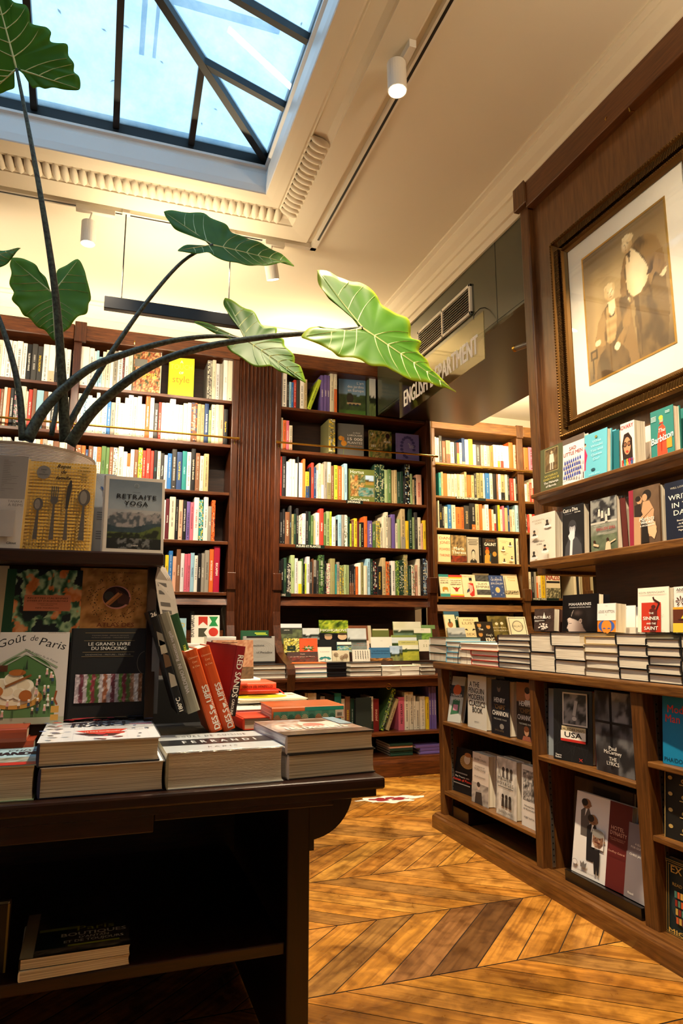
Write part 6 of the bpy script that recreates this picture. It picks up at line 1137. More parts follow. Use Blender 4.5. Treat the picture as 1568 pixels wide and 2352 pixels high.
# books lying on the slope (two tiers)
LG = 'cookery books on the sloping face of the display rack'
def slope_face(lab, x0, x1, yt, yb, dyo, c, art, t=.018, **k): return face(lab, x0, x1, yt, yb, Y=DY+dyo, c=c, t=t, lean=k.pop('lean', 12), group=LG, art=art, **k)
def P_zucc(u, v):
    s_ = math.sin((u*9+fbm(u*5, v*5, 3)*7)*2.2+v*6)*.5+.5; n = fbm(u*5, v*6, 8)
    if n < .42: return hx('141f28')
    if n > .66: return mixc(hx('c8703a'), hx('e0a070'), s_)
    return mixc(hx('1e4a34'), hx('a8c8a0'), s_*1.1)
slope_face('dark floral squash-blossom cookery book with a salmon label and green spine', -2, 181, 1308, 1475, .040, '1c2830', lambda A: (A.rect(0, 0, .12, 1, hx('1c4a34')), A.pic(.12, 0, 1, 1, P_zucc, 60, 70), A.rect(.25, .42, .86, .64, hx('c87a5c')), A.text('RECETTES ITALIENNES', .555, .585, .022, hx('3a1c18'), width=.53, shear=.2, bold=.04), A.text("D'HIER ET D'AUJOURD'HUI", .555, .548, .020, hx('3a1c18'), width=.53, shear=.2, bold=.04), A.text('CARNET DE VOYAGE', .555, .512, .012, hx('3a1c18'), width=.26), A.text('GOURMAND', .555, .49, .012, hx('3a1c18'), width=.16), A.text('MIMI THORISSON', .555, .45, .018, hx('3a1c18'), width=.3, shear=.2)), t=.022)
def art_atlas(A):
    A.pic(0, 0, 1, 1, P_mix(HX('a8743a', 'c8945a', '8a5c30', 'b8844c'), 7, 3, 3), 24, 30)
    rn = random.Random(5)
    for k in range(150): a = rn.random()*6.28; r_ = .20+.14*rn.random(); A.a.add([A.P(.5+r_*math.cos(a)*1.15+dx, .58+r_*math.sin(a)+dy) for dx, dy in ((0, 0), (.012+.012*rn.random(), .003), (.014, .014), (.002, .010))], [(0, 1, 2, 3)], rn.choice(HX('3a2a18', '5a4a20', '6a3420', '2c2016')))
    A.n += 1; A.ell(.53, .60, .20, .16, hx('c88a84'), 30); A.ell(.52, .605, .185, .145, hx('2c1c1c'), 30); A.poly([(.5, .74), (.72, .60), (.70, .50), (.55, .52)], hx('4a2c2c')); A.ell(.42, .62, .07, .06, hx('3a3a3c')); A.line([(.38, .50), (.56, .66)], .035, hx('b8784a')); A.line([(.42, .49), (.60, .65)], .03, hx('9a6238'))
    A.text('ATLAS DES', .53, .20, .055, hx('6a2a20'), width=.52); A.text('CUISINES DU MONDE', .55, .93, .022, hx('3a2416'), width=.5); A.text('EPICES', .5, .06, .05, hx('6a2a20'))
slope_face('tan cookery book with a bowl of spices reading ATLAS DES', 172, 341, 1306, 1475, .042, 'b07a44', art_atlas, t=.022)
def art_gout(A):
    A.rect(0, 0, 1, 1, hx('c9c4c0')); A.ell(.40, .40, .46, .34, hx('4a7040'), 40); A.rect(0, .06, .86, .40, hx('5a8050')); A.rect(0, 0, 1, .07, hx('a8ac98'))
    A.line([(-.02, .62), (.40, .80), (.86, .60)], .025, hx('8a9a80')); A.line([(.0, .58), (.40, .755), (.82, .57)], .018, hx('a8b0a0'))
    A.ell(.28, .28, .40, .12, hx('c8964a'), 30); A.ell(.26, .33, .36, .13, hx('e8dcc0'), 30)
    for (u, v, r_) in ((.10, .42, .12), (.26, .47, .14), (.42, .40, .13), (.20, .34, .12), (.36, .32, .10)): A.ell(u, v, r_, r_*.62, hx('f0e8d4'), 22); A.ell(u-.02, v+.01, r_*.7, r_*.42, hx('ddd0b4'), 22)
    A.ell(.30, .55, .12, .035, hx('a8642c'), 20); A.ell(.44, .30, .09, .06, hx('a8602a'), 20); A.ell(.03, .35, .10, .06, hx('b06a30'), 20); A.line([(.15, .40), (.5, .52)], .035, hx('8a5628'))
    A.poly([(.40, .58), (.44, .58), (.425, .70)], hx('2c3a2c')); A.rect(.05, .56, .16, .63, hx('5a3420'))
    rn = random.Random(2)
    for k in range(22):
        u, v = rn.choice([(rn.random()*.86, .05+rn.random()*.16), (.58+.25*rn.random(), .1+.45*rn.random())]); A.ell(u, v+.045, .016, .012, hx('e0b898'), 8); A.ell(u, v+.062, .018, .010, hx('f0eee8'), 8); A.poly([(u-.022, v), (u+.022, v), (u+.014, v+.036), (u-.014, v+.036)], rn.choice(HX('e8e4dc', 'b83a2c', '2c4a6a', 'd8a8a8', '3a3430'))); A.rect(u-.014, v-.03, u-.004, v, hx('2a2422')); A.rect(u+.004, v-.03, u+.014, v, hx('2a2422'))
    A.line([(.88, .33), (.86, .24), (.90, .18)], .03, hx('8a4a24')); A.rect(.82, .10, .93, .17, hx('c89a4c')); A.rect(.82, .02, .93, .08, hx('c89a4c'))
    A.text('Goût', .20, .835, .085, C['k'], rot=.30, shear=.3, width=.40); A.text('de', .50, .875, .060, C['k'], shear=.3); A.text('Paris', .76, .80, .085, C['k'], rot=-.22, shear=.2, width=.38); A.text('et de la région Ile de France', .62, .70, .022, C['k'], rot=-.42, width=.52, shear=.3); A.text('SANDRINE AUDEGOND', .83, .955, .012, hx('4a4642'))
slope_face('pale illustrated cookery book with tiny cooks and a cream cake reading Goût de Paris', -24, 146, 1452, 1664, -.030, 'cbc5c0', art_gout, t=.020)
def art_snack(A):
    g_ = hx('8a7a58')
    for v, a, b_ in ((.945, .17, .80), (.855, .16, .79), (.725, .15, .79), (.675, .14, .78)): A.rect(a, v, b_, v+.004, g_)
    A.text('THOMAS MARIE - ARNAUD NICOLAS', .48, .91, .012, hx('6a6258'), width=.46); A.text('PATRICK CONRAND - CHRISTIAN SEGUI', .48, .885, .012, hx('6a6258'), width=.46)
    A.text('LE GRAND LIVRE', .475, .80, .036, hx('c8c6c0'), width=.52, bold=.05); A.text('DU SNACKING', .47, .75, .036, hx('c8c6c0'), width=.43, bold=.05); A.text('SANDWICHS - FRITURE - TRAITEUR', .465, .69, .014, hx('8a867e'), width=.56)
    A.line([(.93+.10*math.cos(a), .60+.13*math.sin(a)) for a in [math.pi/2+.1*k for k in range(1, 31)] if .93+.10*math.cos(a) < 1.0], .006, hx('6a6258'))
    def P_s(u, v):
        s_ = [hx('c8bcc8'), hx('6a2c3a'), hx('c8bcc8'), hx('4a7a2c'), hx('8a2c3c'), hx('4a6a30'), hx('c0b8c0'), hx('9a5a3a'), hx('d0c8d0'), hx('6a2c3a'), hx('b8b0b8'), hx('5a8a34'), hx('7a2838'), hx('4a6a30'), hx('a87a5a'), hx('d8d4d4'), hx('8a5a38')]
        k = u*len(s_)+.8*(fbm(u*4, v*9, 3)-.5); return mixc(s_[int(max(0, min(len(s_)-1, k)))], hx('e8e4e8') if fbm(u*30, v*12, 5) > .6 else hx('1c1418'), .45*fbm(u*20, v*14, 7))
    A.pic(.085, .17, .90, .48, P_s, 60, 22); A.rect(.08, .01, .72, .014, g_)
slope_face('black square cookery book with a sandwich strip reading LE GRAND LIVRE DU SNACKING', 148, 343, 1443, 1650, -.028, '17191d', art_snack, t=.026)
slope_face('beige book cut off at the left edge of the display rack', -90, 3, 1298, 1475, .040, 'b8ac90', None, t=.02)
o = MB(); A_ = at(345, 1640, Y=DY-.03); o.box(A_.x-.002, DY-.028, A_.z, A_.x+.018, DY+.0, at(345, 1440, Y=DY).z, hx('6a6a6e')); q = o.build('book', [PRINT]); tag(q, 'blue-grey book edge showing between the black square book and the rack side', 'book', LG)
# hanging newsprint
hn = thing('hanging_leaflets', 'sheaf of grey printed leaflets hanging off the right side of the display rack', 'leaflets', (.16, DY+.03, 1.1))
for k in range(3):
    m = MB(); pts = [(374+k*3, 1300), (386+k*4, 1330), (396+k*4, 1375), (404+k*4, 1420), (414+k*2, 1440)]; wd = [12, 30, 34, 34, 26]
    L_ = [at(x-wd[i], y, Y=DY+.03+k*.012) for i, (x, y) in enumerate(pts)]; R_ = [at(x, y+4, Y=DY+.07+k*.012) for i, (x, y) in enumerate(pts)]
    n_ = len(pts); m.add(L_+R_, [(i, i+1, n_+i+1, n_+i) for i in range(n_-1)], hx('97908a'))
    for i in range(n_-1):
        for f0 in (.15, .55):
            a = L_[i].lerp(L_[i+1], f0); b_ = R_[i].lerp(R_[i+1], f0); a2 = L_[i].lerp(L_[i+1], f0+.2); b2 = R_[i].lerp(R_[i+1], f0+.2); q_ = Vector((0, -.0006, 0))
            m.add([a.lerp(b_, .15)+q_, a.lerp(b_, .8)+q_, a2.lerp(b2, .8)+q_, a2.lerp(b2, .15)+q_], [(0, 1, 2, 3)], hx('4a4644'))
    m.build('sheet', [PRINT], hn)
# ------------------------------------------------------------------ leaning spines between the rack and the piles
def quadbook(lab, tl, tr, br, bl, Y, dep, c, title=None, tc='w', eng=False, size=.5, name='book', group='cookery books leaning beside the display rack', yaw=0, extra=None, gloss=False, length=.84):
    """book with its spine towards the camera, its spine corners given in photo pixels on plane Y"""
    P_ = [at(*p, Y=Y) for p in (tl, tr, br, bl)]; bc = (P_[2]+P_[3])/2; tc_ = (P_[0]+P_[1])/2; axis = (tc_-bc); h_ = axis.length; ang = math.atan2(axis.x, axis.z); t_ = ((P_[1]-P_[0]).length+(P_[2]-P_[3]).length)/2*math.cos(R(yaw))
    cc = C[c] if len(c) == 1 else hx(c)
    M = Matrix.Translation(bc) @ Matrix.Rotation(ang, 4, 'Y') @ Matrix.Rotation(R(90+yaw), 4, 'Z') @ Matrix.Translation((dep/2, 0, 0))
    root = thing(name, lab, 'book', M=M, group=group)
    m = MB(); bookmesh(m, dep, h_, t_, cc, pages=False); 
    m.build('cover', [GLOSSY if gloss else PRINT], root, world=False)
    m = MB(); pagemesh(m, dep, h_, t_, min(.0022, t_*.2), .003); m.build('pages', [PAGES], root, world=False)
    if title:
        m = MB(); 
        if isinstance(title, str): spine_text(m, dep, h_, t_, title, C.get(tc, C['w']), size, eng, length, .07)
        else: title(m, dep, h_, t_)
        m.build('spine_lettering', [PRINT], root, world=False)
    return root
NOFLIP.add('spine_lettering')
m = MB(); a_ = at(362, 1690, Y=1.93); b_ = at(545, 1690, Y=1.93); m.bbox(a_.x, 1.90, TZ, b_.x, 2.25, at(500, 1682, Y=1.93).z-.012, .003)
o = m.build('book_riser', mat('black_cloth', hx('121214'), .7)); tag(o, 'low black box carrying the leaning cookery books', 'box')
def soupes(m, w_, h_, t_):
    x = -w_/2-.0006
    def tx(s_, along, off, sz, ln, c=C['w'], bold=.06): put_text(m, s_, Vector((x, -off*t_, along*h_)), Vector((0, 0, 1)), Vector((0, 1, 0)), sz, c, bold=bold, width=ln*h_)
    tx('DES S', .135, .10+.28, t_*.44, .22, bold=.10); tx('UPES', .455, .10+.28, t_*.44, .20, bold=.10); tx('QUI NOUS FONT DU BIEN', .30, .46, t_*.17, .50)
    n = 16; cx_, cz_ = -.10*t_+.0, .29*h_; r_ = t_*.22; m.add([(x-.0001, cx_+r_*math.cos(a), cz_+r_*math.sin(a)) for a in [math.pi*.5+math.pi*k/n for k in range(n+1)]], [tuple(range(n+1))], C['w'])
    for k, s_ in enumerate(('Clémence', 'Catz', '& Clea')): put_text(m, s_, Vector((x, 0, h_*(.90-.055*k))), Vector((0, -1, 0)), Vector((0, 0, 1)), t_*.15, hx('f0c8a0'), maxw=t_*.8)
quadbook('orange soup cookbook leaning left, the left of the two reading DES SOUPES', (425, 1497), (452, 1489), (511, 1679), (483, 1682), 1.93, .19, 'c4501e', soupes)
quadbook('orange soup cookbook leaning left, the right of the two reading DES SOUPES', (454, 1491), (481, 1482), (541, 1675), (513, 1679), 1.95, .19, 'c4501e', soupes)
quadbook('pale olive-grey book leaning left with white lettering about Recettes vegan', (360, 1412), (389, 1405), (459, 1630), (433, 1641), 1.90, .19, '8f8b7c', 'WILDEMO IN  Recettes vegan', 'x', size=.42)
quadbook('dark green slim book leaning behind the olive-grey one', (392, 1412), (408, 1409), (470, 1600), (450, 1606), 2.02, .2, '24482c', 'TRISH DESEINE', 'L', eng=True, size=.45)
quadbook('black magazine leaning left with photo patches reading 180°C', (341, 1404), (357, 1400), (428, 1634), (408, 1643), 1.87, .19, '141416', lambda m, w_, h_, t_: (put_text(m, '180°C', Vector((-w_/2-.0006, -.25*t_, .085*h_)), Vector((0, 0, 1)), Vector((0, 1, 0)), t_*.5, C['w'], bold=.1), [m.add([(-w_/2-.0005, -t_*.4, h_*z_), (-w_/2-.0005, t_*.4, h_*z_), (-w_/2-.0005, t_*.2, h_*(z_+.14)), (-w_/2-.0005, -t_*.4, h_*(z_+.10))], [(0, 1, 2, 3)], c_) for z_, c_ in ((.26, hx('a8a090')), (.45, hx('6a5038')), (.58, hx('b8b09c')), (.66, hx('8a8478')))], put_text(m, '26', Vector((-w_/2-.0006, 0, .94*h_)), Vector((0, -1, 0)), Vector((0, 0, 1)), t_*.5, C['w'], bold=.1)))
quadbook('slim white book leaning behind the black magazine', (358, 1361), (371, 1356), (400, 1470), (386, 1474), 2.06, .19, 'b8b0a4', None)
face('pale grey book glimpsed above the leaning black magazine', 355, 385, 1375, 1480, Y=2.12, c='c8beb0', t=.015, z=None, group='cookery books leaning beside the display rack')
m = MB(); g = at(420, 1470, Y=2.2); m.bbox(.13, 2.28, TZ, .33, 2.45, .96, .003); o = m.build('book_riser', mat('black_cloth', hx('121214'), .7)); tag(o, 'tall black box behind the leaning cookery books', 'box')
def redsands(m, w_, h_, t_):
    x = -w_/2-.0006
    m.add([(x+.0002, -t_*.47, 0), (x+.0002, t_*.47, 0), (x+.0002, t_*.47, h_*.36), (x+.0002, -t_*.47, h_*.52)], [(0, 1, 2, 3)], hx('2a1a1a')); m.add([(x+.0003, t_*.1, 0), (x+.0003, t_*.47, 0), (x+.0003, t_*.47, h_*.16)], [(0, 1, 2)], hx('7a2c20'))
    put_text(m, 'RED SANDS', Vector((x, t_*.30, h_*.57)), Vector((0, 0, -1)), Vector((0, -1, 0)), t_*.62, C['w'], width=h_*.60, bold=.05); put_text(m, 'CAROLINE', Vector((x, t_*.18, h_*.13)), Vector((0, 0, -1)), Vector((0, -1, 0)), t_*.3, C['w'], width=h_*.22, bold=.05)
quadbook('dark red book leaning right reading RED SANDS on its spine', (541, 1482), (571, 1486), (543, 1650), (518, 1640), 1.98, .15, '8a1c22', redsands, yaw=28)
face('terracotta-patterned back cover with printed text behind the red spine', 486, 584, 1470, 1560, Y=2.45, c='b88468', t=.028, lean=6, rz=6, z=None, group='books on the right part of the display table', art=lambda A: (A.pic(0, 0, 1, 1, P_mix(HX('a86a50', 'd8b090', 'b87a5c', 'c89878'), 16, 3, 3), 24, 22), A.pic(.35, 0, 1, .3, P_mix(HX('5a4a3c', '8a6a50', '3a3028'), 9, 5, 3), 12, 6), [A.rect(.22, .93-.035*k, .40+.32*h2(k, 1), .942-.035*k, hx('4a2c24')) for k in range(11)]))
RG = 'books on the right part of the display table'
def slab(lab, x0, x1, yt, yb, Y, dep, c, art=None, side=0, rz=0, spine=None, **k):
    """flat book whose camera-side edge spans pixels x0..x1 and yt..yb on plane Y"""
    a_ = at(x0, yb, Y=Y); b_ = at(x1, yb, Y=Y); z0 = (a_.z+b_.z)/2; z1 = at((x0+x1)/2, yt, Y=Y).z
    return flat(lab, a_.x, b_.x, Y, dep, z0, z1-z0, c, art=art, side=side, rz=rz, spine=spine, group=RG, **k)
slab('thick white book lying with an upside-down PL on its spine', 492, 598, 1560, 1577, 2.62, .2, 'w', side=1, spine=('PL', C['k'], .8, False))
slab('white book lying under the terracotta cover, second in its pile', 468, 560, 1577, 1592, 2.60, .2, 'W', side=1)
slab('coral red book with a ribbon lying spine outward on the pile', 548, 634, 1569, 1586, 2.50, .18, 'f05a3c', side=1, spine=('OTTOLENGHI TEST KITCHEN', C['R'], .5, False))
m = MB(); g = at(632, 1582, Y=2.50); m.tube([g, g+Vector((.012, 0, -.002)), g+Vector((.03, 0, -.016)), g+Vector((.045, 0, -.03))], .0022, 6, c=hx('d83a2c')); o = m.build('ribbon_bookmark', [PRINT]); tag(o, 'red ribbon bookmark trailing from the coral red book', 'bookmark')
slab('red book lying beneath the coral one', 548, 640, 1586, 1594, 2.48, .18, 'r', side=1)
slab('white cookbook with a big yellow squash oval on its cover, lying flat', 548, 707, 1606, 1613, 2.33, .22, 'f0ecdc', gloss=True, art=lambda A: (A.rect(0, 0, 1, .03, C['y']), A.ell(.38, .5, .42, .32, hx('d8cc2c'), 30), A.ell(.38, .55, .15, .12, hx('8a7a20')), A.rect(.85, .6, .95, .8, hx('c8c0b0'))))
slab('white cookbook with a dark looping stroke and red lettering, lying below the yellow one', 543, 748, 1627, 1634, 2.22, .21, 'f0ecdf', gloss=True, art=lambda A: (A.line([(.2, .55), (.3, .75), (.5, .8), (.65, .7), (.68, .5), (.5, .4), (.35, .45), (.25, .5)], .03, C['k']), A.line([(.22, .52), (.32, .70), (.5, .75), (.62, .66), (.64, .5)], .012, C['y']), A.text('FLAVOUR', .85, .6, .12, C['r'], width=.26)))
slab('dark red book lying spine outward reading FLAVOUR', 543, 640, 1634, 1656, 2.20, .2, '8a1420', side=1, spine=('FLAVOUR', hx('c8907a'), .7, False))
slab('coral-topped thick book with white page edges, lying left of the patterned one', 556, 640, 1648, 1675, 2.06, .2, 'd8482c', side=0, rz=4, art=lambda A: A.rect(.1, .1, .9, .9, hx('d04428')))
slab('book lying spine outward with teal and orange shell pattern', 624, 790, 1622, 1652, 2.02, .17, 'e0703a', side=1, gloss=True, spine=None)
pt_ = MB(); a_ = at(628, 1652, Y=2.0185); b_ = at(770, 1652, Y=2.0185); zz0, zz1 = at(700, 1651, Y=2.0185).z+.001, at(700, 1633, Y=2.0185).z; n_ = 9
for k in range(n_):
    x0 = a_.x+(b_.x-a_.x)*k/n_; wd = (b_.x-a_.x)/n_; pt_.add([(x0, 2.0190, zz0), (x0+wd, 2.0190, zz0), (x0+wd, 2.0190, zz1), (x0, 2.0190, zz1)], [(0, 1, 2, 3)], hx('4a8a78') if k % 2 else hx('5a9a84'))
    for j in range(7):
        t0 = math.pi*(j+.2)/7; t1 = math.pi*(j+.7)/7; cx_, r_ = x0+wd/2, wd*.48; pt_.add([(cx_, 2.0186, zz0), (cx_+r_*math.cos(t0), 2.0186, zz0+r_*1.3*math.sin(t0)), (cx_+r_*math.cos(t1), 2.0186, zz0+r_*1.3*math.sin(t1))], [(0, 1, 2)], hx('d8784a') if k % 3 == 0 else hx('dcc8a0') if k % 3 == 1 else hx('1f5a50'))
pt_.add([(b_.x+.0, 2.0188, zz0), (at(789, 1650, Y=2.0188).x, 2.0188, zz0), (at(789, 1650, Y=2.0188).x, 2.0188, zz1), (b_.x, 2.0188, zz1)], [(0, 1, 2, 3)], hx('d8d4c8'))
for k in range(7): x0 = b_.x+.006+k*.0022; pt_.add([(x0, 2.0184, zz0+.004), (x0+.0012, 2.0184, zz0+.004), (x0+.0012, 2.0184, zz0+.014), (x0, 2.0184, zz0+.014)], [(0, 1, 2, 3)], C['k'])
pt_.add([(at(700, 1630, Y=2.0188).x, 2.0188, zz1), (at(789, 1630, Y=2.0188).x, 2.0188, zz1), (at(789, 1630, Y=2.0188).x, 2.0188, at(700, 1624, Y=2.0188).z), (at(700, 1630, Y=2.0188).x, 2.0188, at(700, 1624, Y=2.0188).z)], [(0, 1, 2, 3)], hx('2c9a8a'))
NOFLIP.add('shell_pattern')
_b = [o for o in bpy.data.objects if o.get('label', '').startswith('book lying spine outward with teal')][0]
q = pt_.build('shell_pattern', [GLOSSY]); q.parent = _b; q.matrix_parent_inverse = _b.matrix_basis.inverted()
# support pile below these (the lower books are in the dark)
for k, (lab, c, z0_, z1_) in enumerate((('dark maroon book at the bottom of the crowded table pile', 'R', TZ+.0005, .785), ('dark grey book above the maroon one in the crowded table pile', 'K', .7855, .812))):
    flat(lab, .30, .60, 2.10, .45, z0_, z1_-z0_, c, side=1, group=RG)
# ------------------------------------------------------------------ thick books on the front edge of the table
FG = 'thick books along the front edge of the display table'
F1 = 1.655
def front(lab, x0, x1, yt, yb, c, dep, art=None, Y=F1, rz=0, z0=None, z1=None, **k):
    a_ = at(x0, yb, Y=Y); b_ = at(x1, yb, Y=Y); z0 = (a_.z+b_.z)/2 if z0 is None else z0; z1 = at((x0+x1)/2, yt, Y=Y).z if z1 is None else z1
    return flat(lab, a_.x, b_.x, Y, dep, z0, z1-z0, c, art=art, rz=rz, group=FG, **k)
def art_france(A):
    A.rect(0, 0, 1, 1, hx('dfe2e8'))
    for k in range(12): A.line([(k/11, 0), (k/11, 1)], .0015, hx('b8c0d0'))
    for k in range(8): A.line([(0, k/7), (1, k/7)], .0015, hx('b8c0d0'))
    A.text('FRANCE', .50, .66, .13, hx('2a2c3a'), width=.52, bold=.12); A.text('ON VA DEGUSTER', .5, .84, .07, hx('2a2c3a'), width=.36, bold=.06)
    A.poly([(.28, .34), (.42, .18), (.62, .16), (.74, .36), (.6, .38), (.45, .36)], hx('d0402c')); A.text('LA BIBLE GOURMANDE', .52, .24, .05, hx('f0e0d8'), width=.3)
    rn = random.Random(8)
    for k in range(34):
        u, v = rn.random(), rn.random()
        if .25 < u < .78 and .15 < v < .85: continue
        A.ell(u, v, .02+.03*rn.random(), .012+.03*rn.random(), rn.choice(HX('c83a30', '3a4468', '1c2030', '5a70a8', 'b8303c', '8a92a8')), 10, rn.random()*3)
    A.poly([(.12, .82), (.3, .92), (.46, .95), (.3, .84)], hx('b8303c')); A.ell(.86, .93, .10, .05, hx('1c2030'), 14); A.text('MARSEILLE', .86, .42, .045, hx('b03040'), width=.2)
zA0 = TZ+.0008; zA1 = at(225, 1755, Y=F1).z; zA2 = at(225, 1700, Y=F1).z
dpt = at(250, 1655, Z=zA2).y-F1
front('thick cookery tome under the one reading FRANCE, on the table edge', 84, 376, 0, 1815, 'dfe2e8', dpt, rz=.4, z0=zA0, z1=zA1-.001, spinec=hx('2c3458'), backc=hx('1c2030'))
front('thick white illustrated cookery tome reading FRANCE on top of its twin', 81, 366, 0, 1760, 'dfe2e8', dpt, art=art_france, rz=.4, z0=zA1, z1=zA2, spinec=hx('2c3458'), gloss=True, backc=hx('1c2030'))
zB1 = at(515, 1722, Y=F1).z
def art_ferr(A):
    A.rect(0, 0, 1, 1, hx('c4ccd2')); A.rect(0, .34, 1, .66, hx('24262a')); A.text('FERRANDI', .52, .43, .13, hx('d8dce0'), width=.66, spacing=1.9, bold=.05); A.text('COURS DE CUISINE', .5, .78, .09, hx('5a6068'), width=.66, spacing=1.5); A.text('PARIS', .5, .16, .05, hx('5a6068'), spacing=1.6)
front('thick shrink-wrapped cookery course book with a black band, middle of the table edge', 379, 651, 0, 1795, 'bfc6ca', at(520, 1682, Z=zB1).y-F1, art=art_ferr, rz=1.0, z0=zA0, z1=zB1, gloss=True, spinec=hx('9a9478'))
SHR = mat('shrink_wrap', (1, 1, 1), .08); nt, N, L, b = nodes(SHR)
_tr = N.new('ShaderNodeBsdfTransparent'); _gl = N.new('ShaderNodeBsdfGlossy'); _gl.inputs['Roughness'].default_value = .12; _mx = N.new('ShaderNodeMixShader'); _mx.inputs[0].default_value = .10
_n = N.new('ShaderNodeTexNoise'); _n.inputs['Scale'].default_value = 25; _bp = N.new('ShaderNodeBump'); _bp.inputs['Strength'].default_value = .6; _bp.inputs['Distance'].default_value = .01
L.new(_n.outputs[0], _bp.inputs['Height']); L.new(_bp.outputs[0], _gl.inputs['Normal']); L.new(_tr.outputs[0], _mx.inputs[1]); L.new(_gl.outputs[0], _mx.inputs[2]); L.new(_mx.outputs[0], N['Material Output'].inputs[0])
_b = [o for o in bpy.data.objects if o.get('label', '').startswith('thick shrink-wrapped')][0]
m = MB(); x0, x1 = at(378, 1800, Y=F1).x, at(653, 1800, Y=F1).x; m.bbox(x0-.0015, F1-.003, zA0+.0005, x1+.0015, F1+(at(520, 1682, Z=zB1).y-F1)+.003, zB1+.002, .004)
q = m.build('shrink_wrap', SHR); q.parent = _b; q.matrix_parent_inverse = _b.matrix_basis.inverted()
zC1 = at(755, 1726, Y=F1+.02).z; zC2 = at(755, 1684, Y=F1+.02).z
def art_cook(A):
    A.pic(0, 0, 1, 1, P_mix(HX('5a3c30', 'c8c0bc', '8a6a58', 'a8a4a8', '6a4a3c'), 5, 4, 3), 22, 16); A.ell(.62, .60, .22, .28, hx('d8c8c0'), 24); A.ell(.55, .55, .12, .14, hx('c07a70'), 18); A.ell(.66, .84, .16, .10, hx('6a4434'), 18); A.rect(0, 0, 1, .22, hx('4a342a')); A.text('LES DESSERTS', .5, .3, .14, C['w'], width=.7, bold=.08); A.rect(.85, .5, 1, 1, hx('8aa0b0'))
dC = at(690, 1652, Z=zC2).y-F1-.02
front('thick page-edged book under the glossy photo cover at the right end of the table', 655, 866, 0, 1776, '2a2624', dC, Y=F1+.02, rz=5, z0=zA0, z1=zC1-.001, spinec=hx('c8c4cc'))
front('thick glossy cookbook with a blurred cook on its cover, right end of the table', 652, 862, 0, 1730, '3a3430', dC, art=art_cook, Y=F1+.02, rz=4, z0=zC1, z1=zC2, gloss=True, spinec=hx('c8c4cc'))
zD = at(30, 1770, Y=F1).z
def art_sie(A): A.rect(0, 0, 1, 1, hx('a8d0e0')); A.pic(0, .12, 1, .4, P_mix(HX('8a9498', 'c8ccc8', '5a6a5a', 'b8b0a4'), 7, 3, 3), 16, 6); A.rect(0, 0, 1, .14, hx('b82c28')); A.text('NORMANDIE', .97, .52, .16, hx('1c2430'), 'r', width=.9, bold=.12); A.text('cuisine', .82, .74, .10, hx('1c2430'), shear=.3)
z1_ = at(30, 1758, Y=F1).z; front('thick pale blue book with a red band at the left end of the table edge', -150, 78, 0, 1825, 'a8c4cc', .24, art=art_sie, rz=-1, z0=zA0, z1=z1_, gloss=True, backc=hx('a8c4a8'))
z2_ = at(20, 1708, Y=1.86).z
o = flat('brick red book lying under its twin at the left end of the table', at(-150, 1700, Y=1.86).x, at(75, 1710, Y=1.86).x, 1.885, .10, TZ+.001, z2_-TZ-.0015, 'a8482c', side=1, group=FG)
o = flat('brick red book reading MENUS on its spine, upper of two at the left end', at(-150, 1700, Y=1.86).x, at(58, 1710, Y=1.86).x, 1.875, .11, z2_, at(20, 1676, Y=1.86).z-z2_, 'a8482c', side=1, group=FG, spine=('MENUS', hx('e8c8b0'), .4, False))
# ------------------------------------------------------------------ island: flat stacks along the front edge
IG = 'flat stacks along the front edge of the island'
def stackX(labs, x0, x1, yb, yt, cols, side=2, dep=.235, xf=None, tops=None, offs=None, group=IG, ths=None, **k):
    xf = IX+.015 if xf is None else xf
    y1 = at(x0, yb, X=xf).y; y0 = at(x1, yb, X=xf).y; zt = at((x0+x1)/2, yt, X=xf).z; n = len(labs); z = iz+.0008; tot = zt-iz
    ths = ths or [1]*n; s_ = sum(ths)
    for i, lab in enumerate(labs):
        th = tot*ths[i]/s_; o_ = (offs[i] if offs else random.uniform(-.004, .004)); xo = random.uniform(0, .006)
        W_ = y1-y0; cc = cols[i]; cc = C[cc] if len(cc) == 1 else hx(cc)
        B = Matrix.Translation((xf+xo, (y0+y1)/2+o_, z)) @ Matrix.Rotation(R(-90+random.uniform(-1.2, 1.2)), 4, 'Z')
        if side == 0: M = B @ Matrix.Translation((0, 0, th/2)) @ Matrix.Rotation(R(-90), 4, 'X'); w_, h_ = W_, dep
        elif side == 1: M = B @ Matrix.Translation((W_/2, dep/2, th/2)) @ Matrix.Rotation(R(90), 4, 'Z') @ Matrix.Rotation(R(-90), 4, 'X'); w_, h_ = dep, W_
        else: M = B @ Matrix.Translation((-W_/2, dep/2, th/2)) @ Matrix.Rotation(R(-90), 4, 'Z') @ Matrix.Rotation(R(-90), 4, 'X'); w_, h_ = dep, W_
        book(lab, w_, h_, th*.975, cc, M, group=group, **k); z += th
def nm(d, n): return [d+', '+x for x in {2: ('lower', 'upper'), 3: ('bottom', 'middle', 'top'), 4: ('bottom', 'second up', 'second down', 'top'), 5: ('bottom', 'second up', 'middle', 'second down', 'top'), 6: ('bottom', 'second up', 'third up', 'third down', 'second down', 'top')}[n]]
K0 = 300/1568
stackX(nm('dark green edged hardback in the far-end island stack', 3), 985, 1024, 1518, 1464, ['1f3a30']*3, side=0, spinec=hx('cfd8d4'))
stackX(nm('sky blue book in the narrow stack near the island end', 4), 1024, 1056, 1522, 1474, ['6aacc8']*4, side=0)
stackX(nm('white paperback with a dark ribbon beside the sky blue stack', 3), 1055, 1082, 1526, 1478, 'www', side=2, soft=True)
stackX(nm('red hardback in the low island stack', 3), 1080, 1142, 1530, 1495, ['b02c24']*3, side=0)
y_ = at(1080, 1530, X=IX).y
